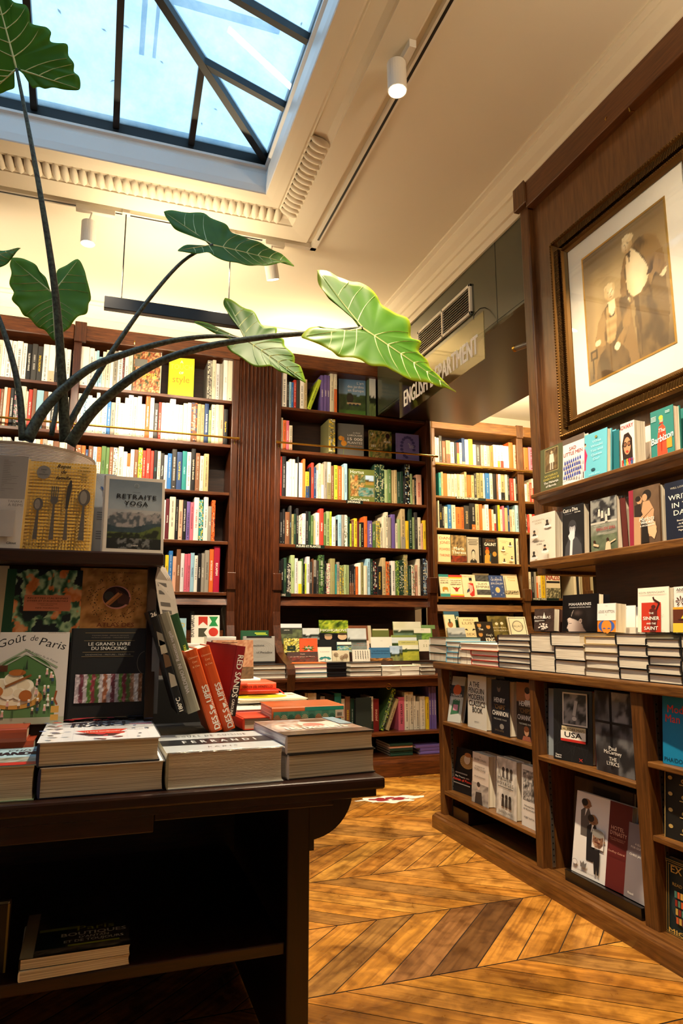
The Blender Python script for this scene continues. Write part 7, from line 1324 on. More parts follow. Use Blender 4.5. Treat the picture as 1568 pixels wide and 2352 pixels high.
book('white and coral jacketed book laid across the red stack', .235, (at(1056, 1500, X=IX+.01).y-at(1141, 1500, X=IX+.01).y), .034, C['w'], Matrix.Translation((IX+.012, (at(1056, 1500, X=IX+.01).y+at(1141, 1500, X=IX+.01).y)/2, at(1100, 1494, X=IX+.015).z+.0005)) @ Matrix.Rotation(R(-90), 4, 'Z') @ Matrix.Translation((-(at(1056, 1500, X=IX+.01).y-at(1141, 1500, X=IX+.01).y)/2, .235/2, .017)) @ Matrix.Rotation(R(-90), 4, 'Z') @ Matrix.Rotation(R(-90), 4, 'X'), group=IG, backc=hx('e86a48'))
stackX(nm('grey-paged navy hardback in the stack of six', 6), 1142, 1215, 1534, 1459, ['1c2030']*6, side=0)
stackX(nm('fat black-edged hardback with white pages right of the stack of six', 2), 1216, 1276, 1536, 1455, 'kk', side=0)
stackX(nm('fat black-edged hardback in the second stack from the stack of six', 3), 1272, 1342, 1540, 1453, 'kkk', side=0, offs=[0, -.005, .02])
stackX(nm('plastic-wrapped brown-grey book in the middle island stack', 5), 1342, 1420, 1545, 1462, ['6a5a48', '6a5a48', '6a5a48', 'a89878', 'b89a60'], side=0, gloss=True)
y0_, y1_ = at(1420, 1455, X=IX+.02).y, at(1330, 1455, X=IX+.02).y
stackX(nm('white-paged black-edged hardback in the tall stack right of the wrapped books', 4), 1418, 1490, 1551, 1456, 'kkkk', side=0)
stackX(nm('black-edged hardback in the bowed stack near the right edge', 5), 1486, 1563, 1560, 1468, 'kkkkk', side=0)
stackX(nm('black-edged hardback in the stack cut off by the right edge of the photo', 4), 1566, 1660, 1575, 1462, 'kkkk', side=0)
m = MB(); g = at(1056, 1480, X=IX+.005); m.tube([g, g+Vector((-.004, .01, -.03)), g+Vector((-.006, .016, -.07)), g+Vector((-.012, .006, -.105)), g+Vector((-.012, -.01, -.13))], .0022, 6, c=C['k']); o = m.build('ribbon_bookmark', [PRINT]); tag(o, 'black ribbon bookmark dangling from the white paperbacks over the island edge', 'bookmark')
# ------------------------------------------------------------------ island: standing books
def fx(lab, x0, x1, yt, yb, X, c, art=None, z=None, t=.03, lean=5, group=None, copies=0, pg=None, **k):
    """front cover towards the aisle; copies = further copies standing behind it"""
    o = face(lab, x0, x1, yt, yb, X=X, c=c, z=z, art=art, t=t, lean=lean, group=group, **k)
    for i in range(copies):
        M = o.matrix_basis.copy() @ Matrix.Translation((0, (i+1)*(t+.0015), 0))
        cv = o.children[0].data
        r_ = bpy.data.objects.new('book', None); col.objects.link(r_); r_.matrix_basis = M; r_['label'] = lab+' - copy '+['directly behind it', 'third from the front', 'rearmost'][i]; r_['category'] = 'book'; r_['group'] = group or 'copies'
        for ch in list(o.children)[:2]: c_ = ch.copy(); col.objects.link(c_); c_.parent = r_
    return o
ST = 'books standing on the island stacks'
zS = 1.103
XS = 2.045
q4 = lambda x, y: (1200+x*368/1568, 1100+y*460/1960)
fx('dark brown patterned book with a pink spine edge, leftmost on the island stacks', 1226, 1271, 1398, 1453, XS, '4a3028', z=zS, t=.035, group=ST, copies=1, spinec=hx('e0647a'), art=lambda A: (A.pic(0, 0, 1, 1, P_mix(HX('3a2a24', '4a3830', '2c201c'), 12, 3, 3), 10, 12), [A.ell(.5+.26*h2(k, 1)*math.cos(k), .18+.16*h2(k, 2)*math.sin(k)+.02, .05, .03, hx('e8dcd0'), 7) for k in range(26)], A.poly([(.5, .55), (.64, .55), (.57, .84)], C['w']), A.text('INTRIGAS', .48, .55, .12, C['w'], width=.86), A.rect(.08, .46, .6, .475, C['w']), A.rect(.08, .42, .3, .432, C['w'])))
def art_mah(A):
    hair = lambda u, v: mixc(hx('1c1716'), hx('5a4a44'), sm(.18, .0, math.hypot(u-.44, (v-.50)*1.3))*.8+.35*(fbm(u*30, v*8, 4)-.5))
    skin = lambda u, v: mixc(hx('d6c2b6'), hx('6e5a52'), sm(.22, .62, u)*.9+sm(.3, .0, v)*.12)
    A.pic(0, 0, 1, 1, raster(lambda u, v: mixc(hx('100e10'), hx('2c2624'), sm(.5, .1, math.hypot(u-.6, v-.45))*.7), [
        ('p', [(.23, .38), (.17, .365), (.148, .32), (.155, .275), (.178, .245), (.172, .21), (.165, .16), (.135, .10), (.15, .075), (.185, .065), (.18, .04), (.20, .0), (.68, .0), (.60, .10), (.57, .20), (.52, .24), (.46, .30), (.36, .33), (.27, .36)], skin),
        ('p', [(.225, .375), (.255, .48), (.31, .58), (.42, .635), (.56, .62), (.68, .52), (.73, .38), (.70, .20), (.64, .12), (.585, .18), (.58, .30), (.54, .36), (.48, .33), (.45, .28), (.36, .33), (.27, .355)], hair),
        ('e', .525, .285, .038, .058, hx('b39c90')), ('e', .53, .285, .020, .036, hx('6a554c')), ('p', [(.175, .255), (.235, .278), (.30, .268), (.235, .268)], hx('2a1e1c')),
        ('p', [(.195, .222), (.245, .232), (.29, .214), (.24, .210)], hx('2a1e1c')), ('p', [(.25, .40), (.275, .50), (.315, .575), (.325, .572), (.29, .49), (.265, .40)], hx('a8988e'))]), 60, 72)
    A.text('MAHARANIS', .5, .70, .075, hx('ece8e4'), width=.62); A.text('WOMEN OF ROYAL INDIA', .5, .635, .028, hx('d8d4d0'), width=.60, bold=.05)
fx('large black book with a woman in profile reading MAHARANIS', 1290, 1374, 1365, 1450, XS, '161417', z=zS, t=.03, group=ST, copies=1, art=art_mah, gloss=True)
fx('white paperback with an orange and blue face', 1371, 1414, 1386, 1448, XS-.01, 'ece8e2', z=zS, t=.05, group=ST, copies=2, art=lambda A: (A.rect(0, 0, 1, .40, hx('d87a20')), A.ell(.5, .20, .44, .22, hx('3a5aa8')), A.ell(.5, .18, .27, .24, hx('e0832c')), A.ell(.38, .12, .08, .02, hx('3a5aa8')), A.ell(.64, .12, .08, .02, hx('3a5aa8')), A.rect(0, .40, 1, 1, hx('e4e0da')), A.text('LOUIS VUITTON', .5, .66, .10, hx('4a4848'), width=.86), A.text('Icons', .5, .58, .03, hx('6a6866')), A.text('TASCHEN', .5, .90, .022, hx('6a6866'))), soft=True)
def art_sinner(A):
    A.rect(0, 0, 1, 1, hx('e6ddcc')); [A.line([(.1+.1*k, .02), (.14+.12*h2(k, 3), .2), (.05+.1*k, .3+.1*h2(k, 5))], .006, hx('b8a890')) for k in range(9)]; A.rect(.14, .0, .76, .66, hx('b8321e')); A.ell(.53, .56, .07, .045, hx('4a1c18')); A.poly([(.42, .0), (.44, .30), (.40, .50), (.50, .54), (.64, .48), (.66, .28), (.60, .0)], hx('5a1e18')); A.line([(.62, .48), (.72, .64), (.55, .72), (.52, .78)], .05, hx('3a1a18'))
    for t_, v, s_, w_ in (('THE', .40, .04, .16), ('SINNER', .27, .075, .52), ('AND THE', .17, .04, .30), ('SAINT', .05, .075, .44)): A.text(t_, .46, v, s_, C['w'], width=w_, bold=.06)
    A.text('KEVIN BIRMINGHAM', .48, .86, .045, hx('4a4238'), width=.82)
fx('cream and red book reading THE SINNER AND THE SAINT', 1464, 1537, 1349, 1451, XS-.02, 'e6ddcc', z=zS, t=.04, group=ST, copies=1, art=art_sinner)
fx('white cover with a yellow boat and a palm at the photo edge', 1545, 1610, 1346, 1449, XS-.02, 'ded8d0', z=zS, t=.03, group=ST, copies=1, art=lambda A: (A.rect(0, 0, 1, .55, hx('d89a2c')), A.rect(0, .2, 1, .5, hx('5a2a18')), A.poly([(.3, .30), (.55, .55), (.55, .30)], C['y']), A.rect(.2, .26, .8, .29, hx('3a1a14')), A.rect(0, .0, 1, .2, hx('d8b83a')), [A.poly([(.3, .68), (.3+.16*math.cos(a-.15), .68+.10*math.sin(a-.15)), (.3+.2*math.cos(a), .68+.12*math.sin(a)), (.3+.16*math.cos(a+.15), .68+.10*math.sin(a+.15))], hx('4a1c18')) for a in (0, .8, 1.6, 2.4, 3.1, 4, 5.4)], A.text('ANDREW', .5, .90, .06, C['k'], width=.7, bold=.05)))
# shelf 2 of the partition
P2 = 'books facing out on the lower partition shelf'; z2 = 1.4605; X2 = 2.105
fx('cream cover with haloed busts on clouds, leftmost on the lower partition shelf', 1215, 1276, 1180, 1291, X2, 'e6dccb', z=z2, t=.045, group=P2, copies=0, art=art_gods, lean=3)
def art_diva(A):
    A.rect(0, 0, 1, 1, hx('17171a')); A.pic(0, 0, 1, .62, lambda u, v: mixc(hx('17171a'), hx('4a4a4e'), sm(.55, .1, math.hypot(u-.55, v-.3))*fbm(u*9, v*9, 4)*1.3), 18, 16)
    A.poly([(.1, 0), (.14, .2), (.3, .34), (.5, .40), (.7, .34), (.88, .2), (.92, 0)], hx('46464a')); A.ell(.48, .58, .19, .13, hx('38383c')); A.ell(.48, .52, .145, .115, hx('a4a4a8')); A.ell(.48, .63, .15, .06, hx('38383c')); A.poly([(.34, .0), (.46, .0), (.50, .30), (.58, .34), (.60, .44), (.54, .56), (.50, .47), (.46, .57), (.42, .46), (.40, .54), (.35, .44), (.28, .40), (.32, .34), (.38, .30)], hx('dcdcde'))
    A.text('Cast a Diva', .40, .88, .075, C['w'], width=.70, bold=.03); A.text('The Hidden Life of', .3, .835, .022, hx('8a8a8e')); A.text('Maria Callas', .74, .835, .025, C['w'], bold=.08)
fx('black and white cover of a person hiding her face behind a hand', 1292, 1342, 1160, 1280, X2, '17171a', z=z2, t=.035, group=P2, copies=0, art=art_diva, lean=3)
def P_spa(u, v):
    if v > .5: return mixc(hx('8a8a84'), hx('26262a'), sm(.40, .62, fbm(u*7, v*9, 3)))
    if v > .3: return mixc(hx('a8a89c'), hx('5a6050'), fbm(u*6, v*9, 5))
    return mixc(hx('7a8468'), hx('3c4636'), fbm(u*5, v*10, 7))
def art_spa(A):
    A.pic(0, 0, 1, 1, P_spa, 30, 40); A.rect(.0, .52, 1, .56, hx('b8b4a8')); A.rect(.5, .3, .9, .34, hx('8a8a7c'))
    for u, v in ((.34, .78), (.46, .74), (.72, .76), (.62, .66)): A.ell(u, v, .035, .025, hx('e0d4c4'), 10); A.poly([(u-.05, v-.12), (u-.04, v-.02), (u+.04, v-.02), (u+.05, v-.12)], hx('c8c0b4'))
    A.ell(.66, .20, .05, .035, hx('3a2418'), 12); A.poly([(.56, .0), (.60, .14), (.68, .17), (.76, .14), (.78, .0)], hx('dcb898')); A.line([(.74, .13), (.96, .18)], .03, hx('dcb898')); A.ell(.16, .19, .05, .03, hx('3a2418'), 12); A.line([(.12, .14), (.32, .10)], .06, hx('d8b090'))
    A.text('The Secret History of', .34, .45, .028, C['k'], width=.42); A.text('ENGLISH SPAS', .60, .385, .055, hx('9a1c2c'), width=.70, bold=.06); A.text('IAN WELLER', .76, .345, .018, C['k'])
fx('grey painted bathing scene cover reading ENGLISH SPAS', 1357, 1419, 1143, 1268, X2, '8a8a80', z=z2, t=.035, group=P2, copies=1, art=art_spa, lean=3)
fx('slim dark red book standing between the spa and embracing couple covers', 1428, 1443, 1142, 1258, X2+.03, '5a2420', z=z2, t=.03, group=P2, lean=0)
def art_harl(A):
    A.rect(0, 0, 1, 1, hx('6a5038')); A.rect(0, 0, .16, 1, hx('8a2438')); [A.ell(.17, .02+.055*k, .02, .012, hx('8a2438'), 10) for k in range(18)]
    A.pic(.18, 0, 1, 1, lambda u, v: mixc(hx('7a6048'), hx('3a2a20'), fbm(u*4, v*4, 5)*.8+.1), 14, 18)
    sk = hx('b8906c'); A.ell(.62, .85, .14, .09, hx('221a16')); A.ell(.55, .81, .08, .065, sk); A.ell(.38, .78, .09, .07, sk); A.ell(.34, .81, .09, .05, hx('221a16')); A.poly([(.22, .70), (.40, .72), (.52, .50), (.44, .30), (.22, .46)], hx('2a211c')); A.poly([(.50, .74), (.70, .74), (.84, .56), (.80, .40), (.9, .26), (.84, .10), (.66, .12), (.62, .30), (.52, .46), (.44, .58)], sk); A.poly([(.5, .30), (.86, .36), (.9, .18), (.82, .06), (.6, .2)], hx('c8a884')); A.poly([(.45, .34), (.62, .34), (.66, .02), (.42, .02)], hx('1c1614')); A.poly([(.18, .0), (.40, .0), (.42, .48), (.2, .50)], hx('b08a66')); A.line([(.40, .44), (.78, .62)], .07, sk)
    A.text('Harlots', .60, .40, .07, C['w'], width=.46, shear=.3); A.text('WHORES', .62, .345, .045, C['w'], width=.40, bold=.08); A.text('& HACKABOUTS', .62, .30, .028, C['w'], width=.44, bold=.05)
fx('sepia cover of an embracing couple with a crimson spine edge', 1446, 1521, 1118, 1254, X2-.005, '6a5038', z=z2, t=.03, group=P2, copies=1, art=art_harl, lean=3)
fx('navy blue cover reading WRITING IN THE DARK', 1530, 1625, 1098, 1243, X2-.005, '141e34', z=z2, t=.03, group=P2, copies=0, lean=3, art=lambda A: (A.pic(0, 0, 1, 1, lambda u, v: mixc(hx('10182c'), hx('24385c'), fbm(u*6, v*6, 3)*sm(.2, .9, u)), 12, 14), A.text('WILL LOXLEY', .38, .87, .032, hx('b8b4a4'), width=.46), A.text('WRITING', .50, .68, .085, hx('e4e0d4'), width=.82), A.text('IN THE', .50, .54, .085, hx('e4e0d4'), width=.64), A.text('DARK', .50, .41, .085, hx('e4e0d4'), width=.56), [A.text(t_, .42, .30-.055*k, .028, hx('d8d4c8'), bold=.05) for k, t_ in enumerate(('Bloomsbury,', 'the Blitz', 'and Horizon', 'Magazine'))]))
# shelf 1
P1_ = 'books facing out on the upper partition shelf'; z1 = 1.8055; X1 = 2.10
fx('olive cover with a framed photo of a standing man reading The Maharaja of Baroda', 1239, 1294, 1025, 1121, X1, '5a5c3c', z=z1, t=.025, group=P1_, copies=0, lean=3, art=lambda A: (A.rect(.22, .42, .80, .96, hx('b8a870')), A.rect(.24, .435, .78, .945, hx('3a2c1c')), A.pic(.26, .45, .76, .93, P_mix(HX('4a3a24', '8a7048', '3a2c1c'), 5, 3, 3), 8, 8), A.ell(.52, .86, .05, .035, hx('d8b890')), A.poly([(.42, .62), (.44, .82), (.60, .82), (.64, .62)], hx('e4dcc8')), A.rect(.46, .46, .50, .62, hx('d8d0bc')), A.rect(.55, .46, .59, .62, hx('d8d0bc')), A.text('SAYAJIRAO', .5, .31, .05, hx('c8b858'), width=.56, bold=.05), A.text('GAEKWAD III', .5, .235, .05, hx('c8b858'), width=.66, bold=.05), A.text('The Maharaja', .5, .155, .05, C['w'], width=.62, bold=.06), A.text('of Baroda', .5, .075, .05, C['w'], width=.44, bold=.06)))
fx('white cover with rows of blue-coated figures reading SAD LITTLE MEN', 1290, 1342, 1003, 1106, X1-.005, 'ece8e4', z=z1, t=.025, group=P1_, copies=0, lean=4, art=lambda A: (A.rect(0, .88, 1, 1, hx('6a5a50')), A.text('SAD', .48, .72, .075, hx('a82c2c'), width=.32, bold=.04), A.text('LITTLE MEN', .5, .615, .075, hx('a82c2c'), width=.86, bold=.04), [(A.poly([(.06+.115*i+.05*(j % 2), .12+.105*j), (.13+.115*i+.05*(j % 2), .12+.105*j), (.12+.115*i+.05*(j % 2), .19+.105*j), (.07+.115*i+.05*(j % 2), .19+.105*j)], hx('31409a')), A.ell(.095+.115*i+.05*(j % 2), .205+.105*j, .018, .013, hx('c89a7c'), 7)) for i in range(8) for j in range(4)], A.text('Private Schools and', .4, .04, .03, C['k'], width=.6)))
fx('turquoise cover with a woman in pink standing at its left', 1332, 1394, 993, 1094, X1-.005, '64b8cc', z=z1, t=.025, group=P1_, copies=1, lean=5, art=lambda A: (A.poly([(.12, .16), (.20, .20), (.20, .34), (.26, .52), (.16, .70), (.08, .56), (.08, .34)], hx('c02c5c')), A.ell(.17, .76, .04, .03, hx('d8a888')), A.ell(.15, .79, .05, .025, hx('3a2018')), A.rect(.10, .04, .13, .18, hx('3a2c2c')), [A.text(t_, .62, .76-.10*k, .055, hx('b8e4ec'), width=w_) for k, (t_, w_) in enumerate((('What', .34), ('Would', .44), ('You and', .46), ('Queen', .40), ('Do?', .24)))], A.ell(.5, .16, .08, .03, hx('1c4a58')), A.ell(.60, .88, .05, .03, hx('8a8a4a')), A.text('HELEN', .55, .04, .04, hx('a8dce8'), width=.4)))
fx('turquoise copy with shadow painted into its teal, behind the turquoise covers', 1386, 1422, 992, 1079, X1+.03, '1f6a74', z=z1, t=.02, group=P1_, copies=0, lean=4, art=lambda A: A.text('Queen', .35, .4, .06, hx('5aa0a8'), width=.4))  # same turquoise cover, its shadow put into darker colours
fx('white cover of a woman in round sunglasses and red lips', 1424, 1459, 969, 1067, X1-.005, 'e6dcd0', z=z1, t=.055, group=P1_, copies=1, lean=3, soft=True, art=lambda A: (A.text('OVARY', .5, .86, .09, hx('b8283c'), width=.86, bold=.08), A.poly([(.2, .08), (.14, .5), (.3, .74), (.6, .76), (.84, .6), (.86, .1)], hx('2a1a14')), A.ell(.5, .46, .24, .20, hx('c88a64')), A.ell(.36, .50, .12, .06, C['k']), A.ell(.64, .50, .12, .06, C['k']), A.ell(.36, .50, .08, .04, hx('8a5a3a')), A.ell(.64, .50, .08, .04, hx('8a5a3a')), A.ell(.5, .33, .09, .025, C['r']), [A.rect(.12+.16*k, .02, .24+.16*k, .16, hx(c_)) for k, c_ in enumerate(('c83a2c', '2c8a8a', 'e0a83a', 'c83a5c', '2c4a8a'))], A.text('ROAD', .75, .10, .05, hx('b8283c'))))
fx('teal cover with a person in an orange coat reading The Barbizon', 1493, 1550, 937, 1045, X1-.005, '2c7a74', z=z1, t=.035, group=P1_, copies=1, lean=3, art=lambda A: (A.poly([(.30, .0), (.30, .30), (.38, .62), (.54, .68), (.66, .58), (.70, .28), (.72, .0)], hx('d0482c')), A.ell(.50, .76, .08, .06, hx('dca882')), A.ell(.49, .81, .09, .05, hx('e0b83c')), A.poly([(.4, .68), (.6, .68), (.56, .71), (.44, .71)], C['r']), A.rect(.70, .12, .92, .34, hx('c8902c')), A.rect(.46, .1, .50, .5, hx('a8301c')), A.text('The', .50, .50, .08, C['w'], width=.3, shear=.3), A.text('Barbizon', .52, .30, .14, C['w'], width=.92, bold=.05, rot=.12, shear=.2), [A.rect(.08, .86-.03*k, .30, .87-.03*k, C['w']) for k in range(4)], [A.rect(.70, .90-.03*k, .88, .91-.03*k, C['w']) for k in range(2)]))
# bays of the island
G1 = 'books facing out in the upper left bay of the island'; XB = IX+.035
fx('white and green cover in a clear stand leaning in the upper left bay', 1030, 1052, 1552, 1656, XB, 'b8bab4', z=.592, t=.03, lean=12, rz=14, group=G1, art=lambda A: (A.rect(0, .55, 1, .8, hx('3a3a3c')), A.ell(.5, .7, .3, .12, hx('c85a2c')), A.poly([(.2, .15), (.3, .5), (.8, .5), (.8, .2)], hx('3a6a4a')), A.rect(.35, .25, .7, .38, hx('c88aa0')), A.text('DREAMER', .5, .56, .05, C['w'], width=.8), A.text('SHORES', .5, .47, .05, C['w'], width=.7)))
fx('white cover with large black tangled lettering in the upper left bay', 1073, 1117, 1552, 1681, XB-.008, 'cfcdc4', z=.592, t=.055, lean=2, group=G1, copies=1, art=lambda A: [A.text(t_, u, v, .098, C['k'], width=w_, bold=.06) for t_, u, v, w_ in (('A THE', .38, .78, .52), ('PENGUIN', .48, .66, .80), ('MODERN', .47, .54, .80), ('CLASSICS', .52, .42, .84), ('BOOK', .55, .30, .52))]+[A.text('HENRY ELIOT', .52, .12, .02, C['k'])])
def art_chips(bg, fig): 
    def f(A):
        A.rect(0, 0, 1, 1, bg); fig(A)
        A.text('HENRY', .46, .59, .085, hx('e0dcd4'), width=.60, bold=.05); A.text("'CHIPS'", .48, .47, .08, hx('7a5a34'), width=.58, bold=.05); A.text('CHANNON', .5, .35, .085, hx('e0dcd4'), width=.86, bold=.05); A.text('THE DIARIES 1918-38', .5, .27, .03, hx('a8a49c'), width=.7)
    return f
fx('navy biography with a small portrait at its top, upper left bay', 1129, 1171, 1563, 1694, XB-.008, '15171f', z=.592, t=.05, lean=2, group=G1, copies=1, art=art_chips(hx('15171f'), lambda A: (A.ell(.42, .86, .10, .08, hx('6a5a50')), A.ell(.42, .90, .10, .05, hx('201a18')), A.ell(.58, .16, .12, .05, hx('8a847c'), 9), A.text('SIMON HEFFER', .45, .06, .035, hx('6a5a44'), width=.5))))
fx('tan biography with a boy and a man on its cover, partly behind the upright', 1187, 1232, 1569, 1705, XB+.01, '8a5c38', z=.592, t=.04, lean=2, group=G1, art=art_chips(hx('2a201c'), lambda A: (A.rect(0, .66, 1, 1, hx('8a5a34')), A.ell(.58, .80, .13, .10, hx('c88a68')), A.ell(.58, .87, .14, .06, hx('2c1c14')), A.poly([(.4, .62), (.46, .70), (.74, .70), (.84, .62)], hx('c8c4c0')), A.ell(.52, .16, .12, .08, hx('b88868')), A.ell(.52, .20, .13, .05, hx('6a3a20')), A.poly([(.3, 0), (.36, .08), (.7, .08), (.78, 0)], hx('9a5a44')))))
G2 = 'books facing out in the lower left bay of the island'
fx('black cover with a ruffed face and red lettering, lower left bay', 1038, 1084, 1718, 1835, XB+.03, '141214', z=.211, t=.03, lean=8, rz=6, group=G2, art=lambda A: (A.ell(.62, .72, .30, .16, hx('b8945c'), 26), [A.line([(.62, .72), (.62+.29*math.cos(k*.35), .72+.155*math.sin(k*.35))], .008, hx('8a6a3c')) for k in range(18)], A.ell(.64, .78, .13, .11, hx('d8c4ac')), A.ell(.66, .88, .14, .05, hx('a86a3a')), A.rect(.2, .42, .7, .45, hx('8a8480')), A.text('The Trouble with', .5, .34, .035, hx('d8d4cc'), width=.6), A.text('Women of Power', .5, .26, .06, hx('c83a2c'), width=.9, bold=.06), A.rect(.15, .19, .85, .21, hx('8a8480'))))
fx('cream biography with a photo of a seated figure reading THE SILVER SWAN', 1083, 1121, 1731, 1857, XB-.005, 'd4c8bc', z=.211, t=.045, lean=3, group=G2, copies=1, art=lambda A: (A.pic(0, 0, 1, .40, P_mix(HX('8a8480', 'b8b0a8', '6a6460'), 4, 3, 3), 8, 8), A.ell(.42, .34, .09, .065, hx('c8b4a8')), A.ell(.42, .38, .10, .05, hx('3a3230')), A.poly([(.2, 0), (.26, .22), (.6, .24), (.68, 0)], hx('3a3432')), A.text('THE', .5, .92, .025, C['k']), A.text('SILVER SWAN', .5, .85, .04, C['k'], width=.72), A.text('IN SEARCH OF', .5, .72, .028, C['k'], width=.56), A.text('DORIS DUKE', .5, .66, .04, C['k'], width=.66), A.text('SALLIE BINGHAM', .5, .52, .028, C['k'], width=.66)))
fx('white cover with travelling figures reading MAIDEN VOYAGES', 1140, 1186, 1743, 1890, XB-.008, 'd8d2c8', z=.211, t=.04, lean=3, group=G2, copies=1, art=lambda A: (A.pic(0, 0, 1, 1, P_mix(HX('b8b4ac', 'e0dcd4', 'a8a49c', 'd8d4cc'), 5, 4, 3), 14, 18), [(A.ell(.35+.2*k, .80, .07, .045, hx('3a3430')), A.poly([(.29+.2*k, .66), (.30+.2*k, .76), (.40+.2*k, .76), (.41+.2*k, .66)], hx('5a5450'))) for k in range(3)], A.text('MAIDEN', .42, .61, .055, C['k'], width=.66, spacing=1.2), A.text('VOYAGES', .46, .53, .055, C['k'], width=.82, spacing=1.2), A.rect(.1, .49, .85, .5, C['k']), [(A.ell(.35+.18*k, .34, .06, .04, hx('2a2624')), A.poly([(.28+.18*k, .16), (.3+.18*k, .30), (.4+.18*k, .30), (.42+.18*k, .16)], hx('3a3634'))) for k in range(3)], A.line([(.05, .95), (.3, .6)], .02, hx('6a6660')), A.text('SIAN EVANS', .5, .05, .045, C['k'], width=.7)))
fx('white cover with an engraved scene, rightmost in the lower left bay', 1197, 1235, 1760, 1912, XB-.008, 'd8d4ce', z=.211, t=.04, lean=3, group=G2, art=lambda A: (A.pic(.12, .42, .9, .92, P_mix(HX('2a2a2a', 'b8b4b0', '4a4a4a', 'd8d4d0'), 9, 3, 4), 16, 18), A.text('THE ANATOMY', .5, .32, .03, C['k'], width=.6), A.text('OF MELANCHOLY', .5, .27, .03, C['k'], width=.7), A.text('ROBERT BURTON', .5, .14, .028, C['k'], width=.6)))
m = MB(); m.bbox(IX+.03, 3.45, .0725, IX+.20, 3.62, .14, .003); o = m.build('wooden_block', DARK); tag(o, 'small dark wooden block under the lowest shelf at the far end of the island', 'block')
G3 = 'books facing out in the middle bays of the island'
fx('brown book with a sepia cityscape, leftmost in the middle bay', 1232, 1268, 1590, 1736, XB+.05, '8a6440', z=.557, t=.05, lean=2, rz=-12, group=G3, art=lambda A: (A.pic(0, 0, 1, 1, P_mix(HX('8a6440', 'a87c50', '6a4a30', '9a7048'), 3, 5, 3), 10, 14), A.pic(0, 0, .9, .4, P_mix(HX('2a2018', '5a4430', '3a2c20'), 9, 6, 4), 12, 10), A.text('O S', .7, .85, .03, hx('5a3c24'))))
def art_maps(A):
    A.rect(0, 0, 1, 1, hx('17171a')); [A.line([(h2(k, 1), h2(k, 2)), (h2(k, 3), h2(k, 4)), (h2(k, 5), h2(k, 6))], .003, hx('3a3c40')) for k in range(16)]; A.rect(.26, .50, .90, .96, hx('d8d4cc')); A.pic(.29, .52, .87, .94, lambda u, v: mixc(hx('8a8a8c'), hx('26262a'), sm(.4, .6, fbm(u*4, v*4, 3))), 12, 14); A.line([(.62, .85), (.56, .64)], .08, hx('b8b8b8')); A.ell(.57, .60, .06, .03, hx('c8c8c8'), 10)
    A.rect(.24, .38, .86, .485, hx('c8b890')); A.text('MURDER MAPS', .55, .425, .035, C['k'], width=.56); A.rect(.24, .31, .86, .395, hx('ece8dc')); A.rect(.22, .31, .86, .42, hx('ece8dc')); A.text('USA', .54, .335, .07, C['k'], width=.44, bold=.08); A.rect(.22, .275, .86, .31, hx('b82c24')); A.text('Thames', .08, .06, .025, C['w'], 'l', bold=.05); A.text('Hudson', .08, .03, .025, C['w'], 'l', bold=.05); A.line([(.70, .03), (.78, .07)], .012, C['r']); A.line([(.70, .07), (.78, .03)], .012, C['r'])
fx('black book with a crime photo label reading MURDER MAPS USA', 1280, 1352, 1585, 1752, XB+.005, '17171a', z=.557, t=.025, lean=4, rz=12, group=G3, art=art_maps, gloss=True, backc=hx('a82c24'))
fx('pale grey book leaning behind the black murder book, its spine towards the aisle end', 1262, 1284, 1582, 1742, XB+.02, '8a949a', z=.557, t=.02, lean=4, rz=14, group=G3)
def P_mcc(u, v):
    c = mixc(hx('6a6a6c'), hx('2a2a2c'), sm(.35, .65, fbm(u*4, v*5, 3)))
    if v > .62 and u > .4: c = mixc(c, hx('b8b8ba'), .6*sm(.45, .6, fbm(u*5, v*6, 9)))
    return mixc(c, hx('1c1a1c'), sm(.5, .2, v)*.7) if .3 > abs(u-.3) else c
fx('tall black and white photo book reading THE LYRICS', 1370, 1458, 1591, 1778, XB+.0, '3a3a3c', z=.557, t=.06, lean=2, group=G3, gloss=True, art=lambda A: (A.pic(0, 0, 1, 1, P_mcc, 26, 34), A.rect(.40, .05, .47, 1, hx('1a1a1c')), A.rect(0, .60, 1, .63, hx('222224')), [A.text(t_, .46, v, s_, C['w'], width=w_, bold=.03) for t_, v, s_, w_ in (('Paul', .285, .045, .20), ('McCartney', .235, .045, .46), ('THE', .155, .045, .20), ('LYRICS', .10, .045, .32))]))
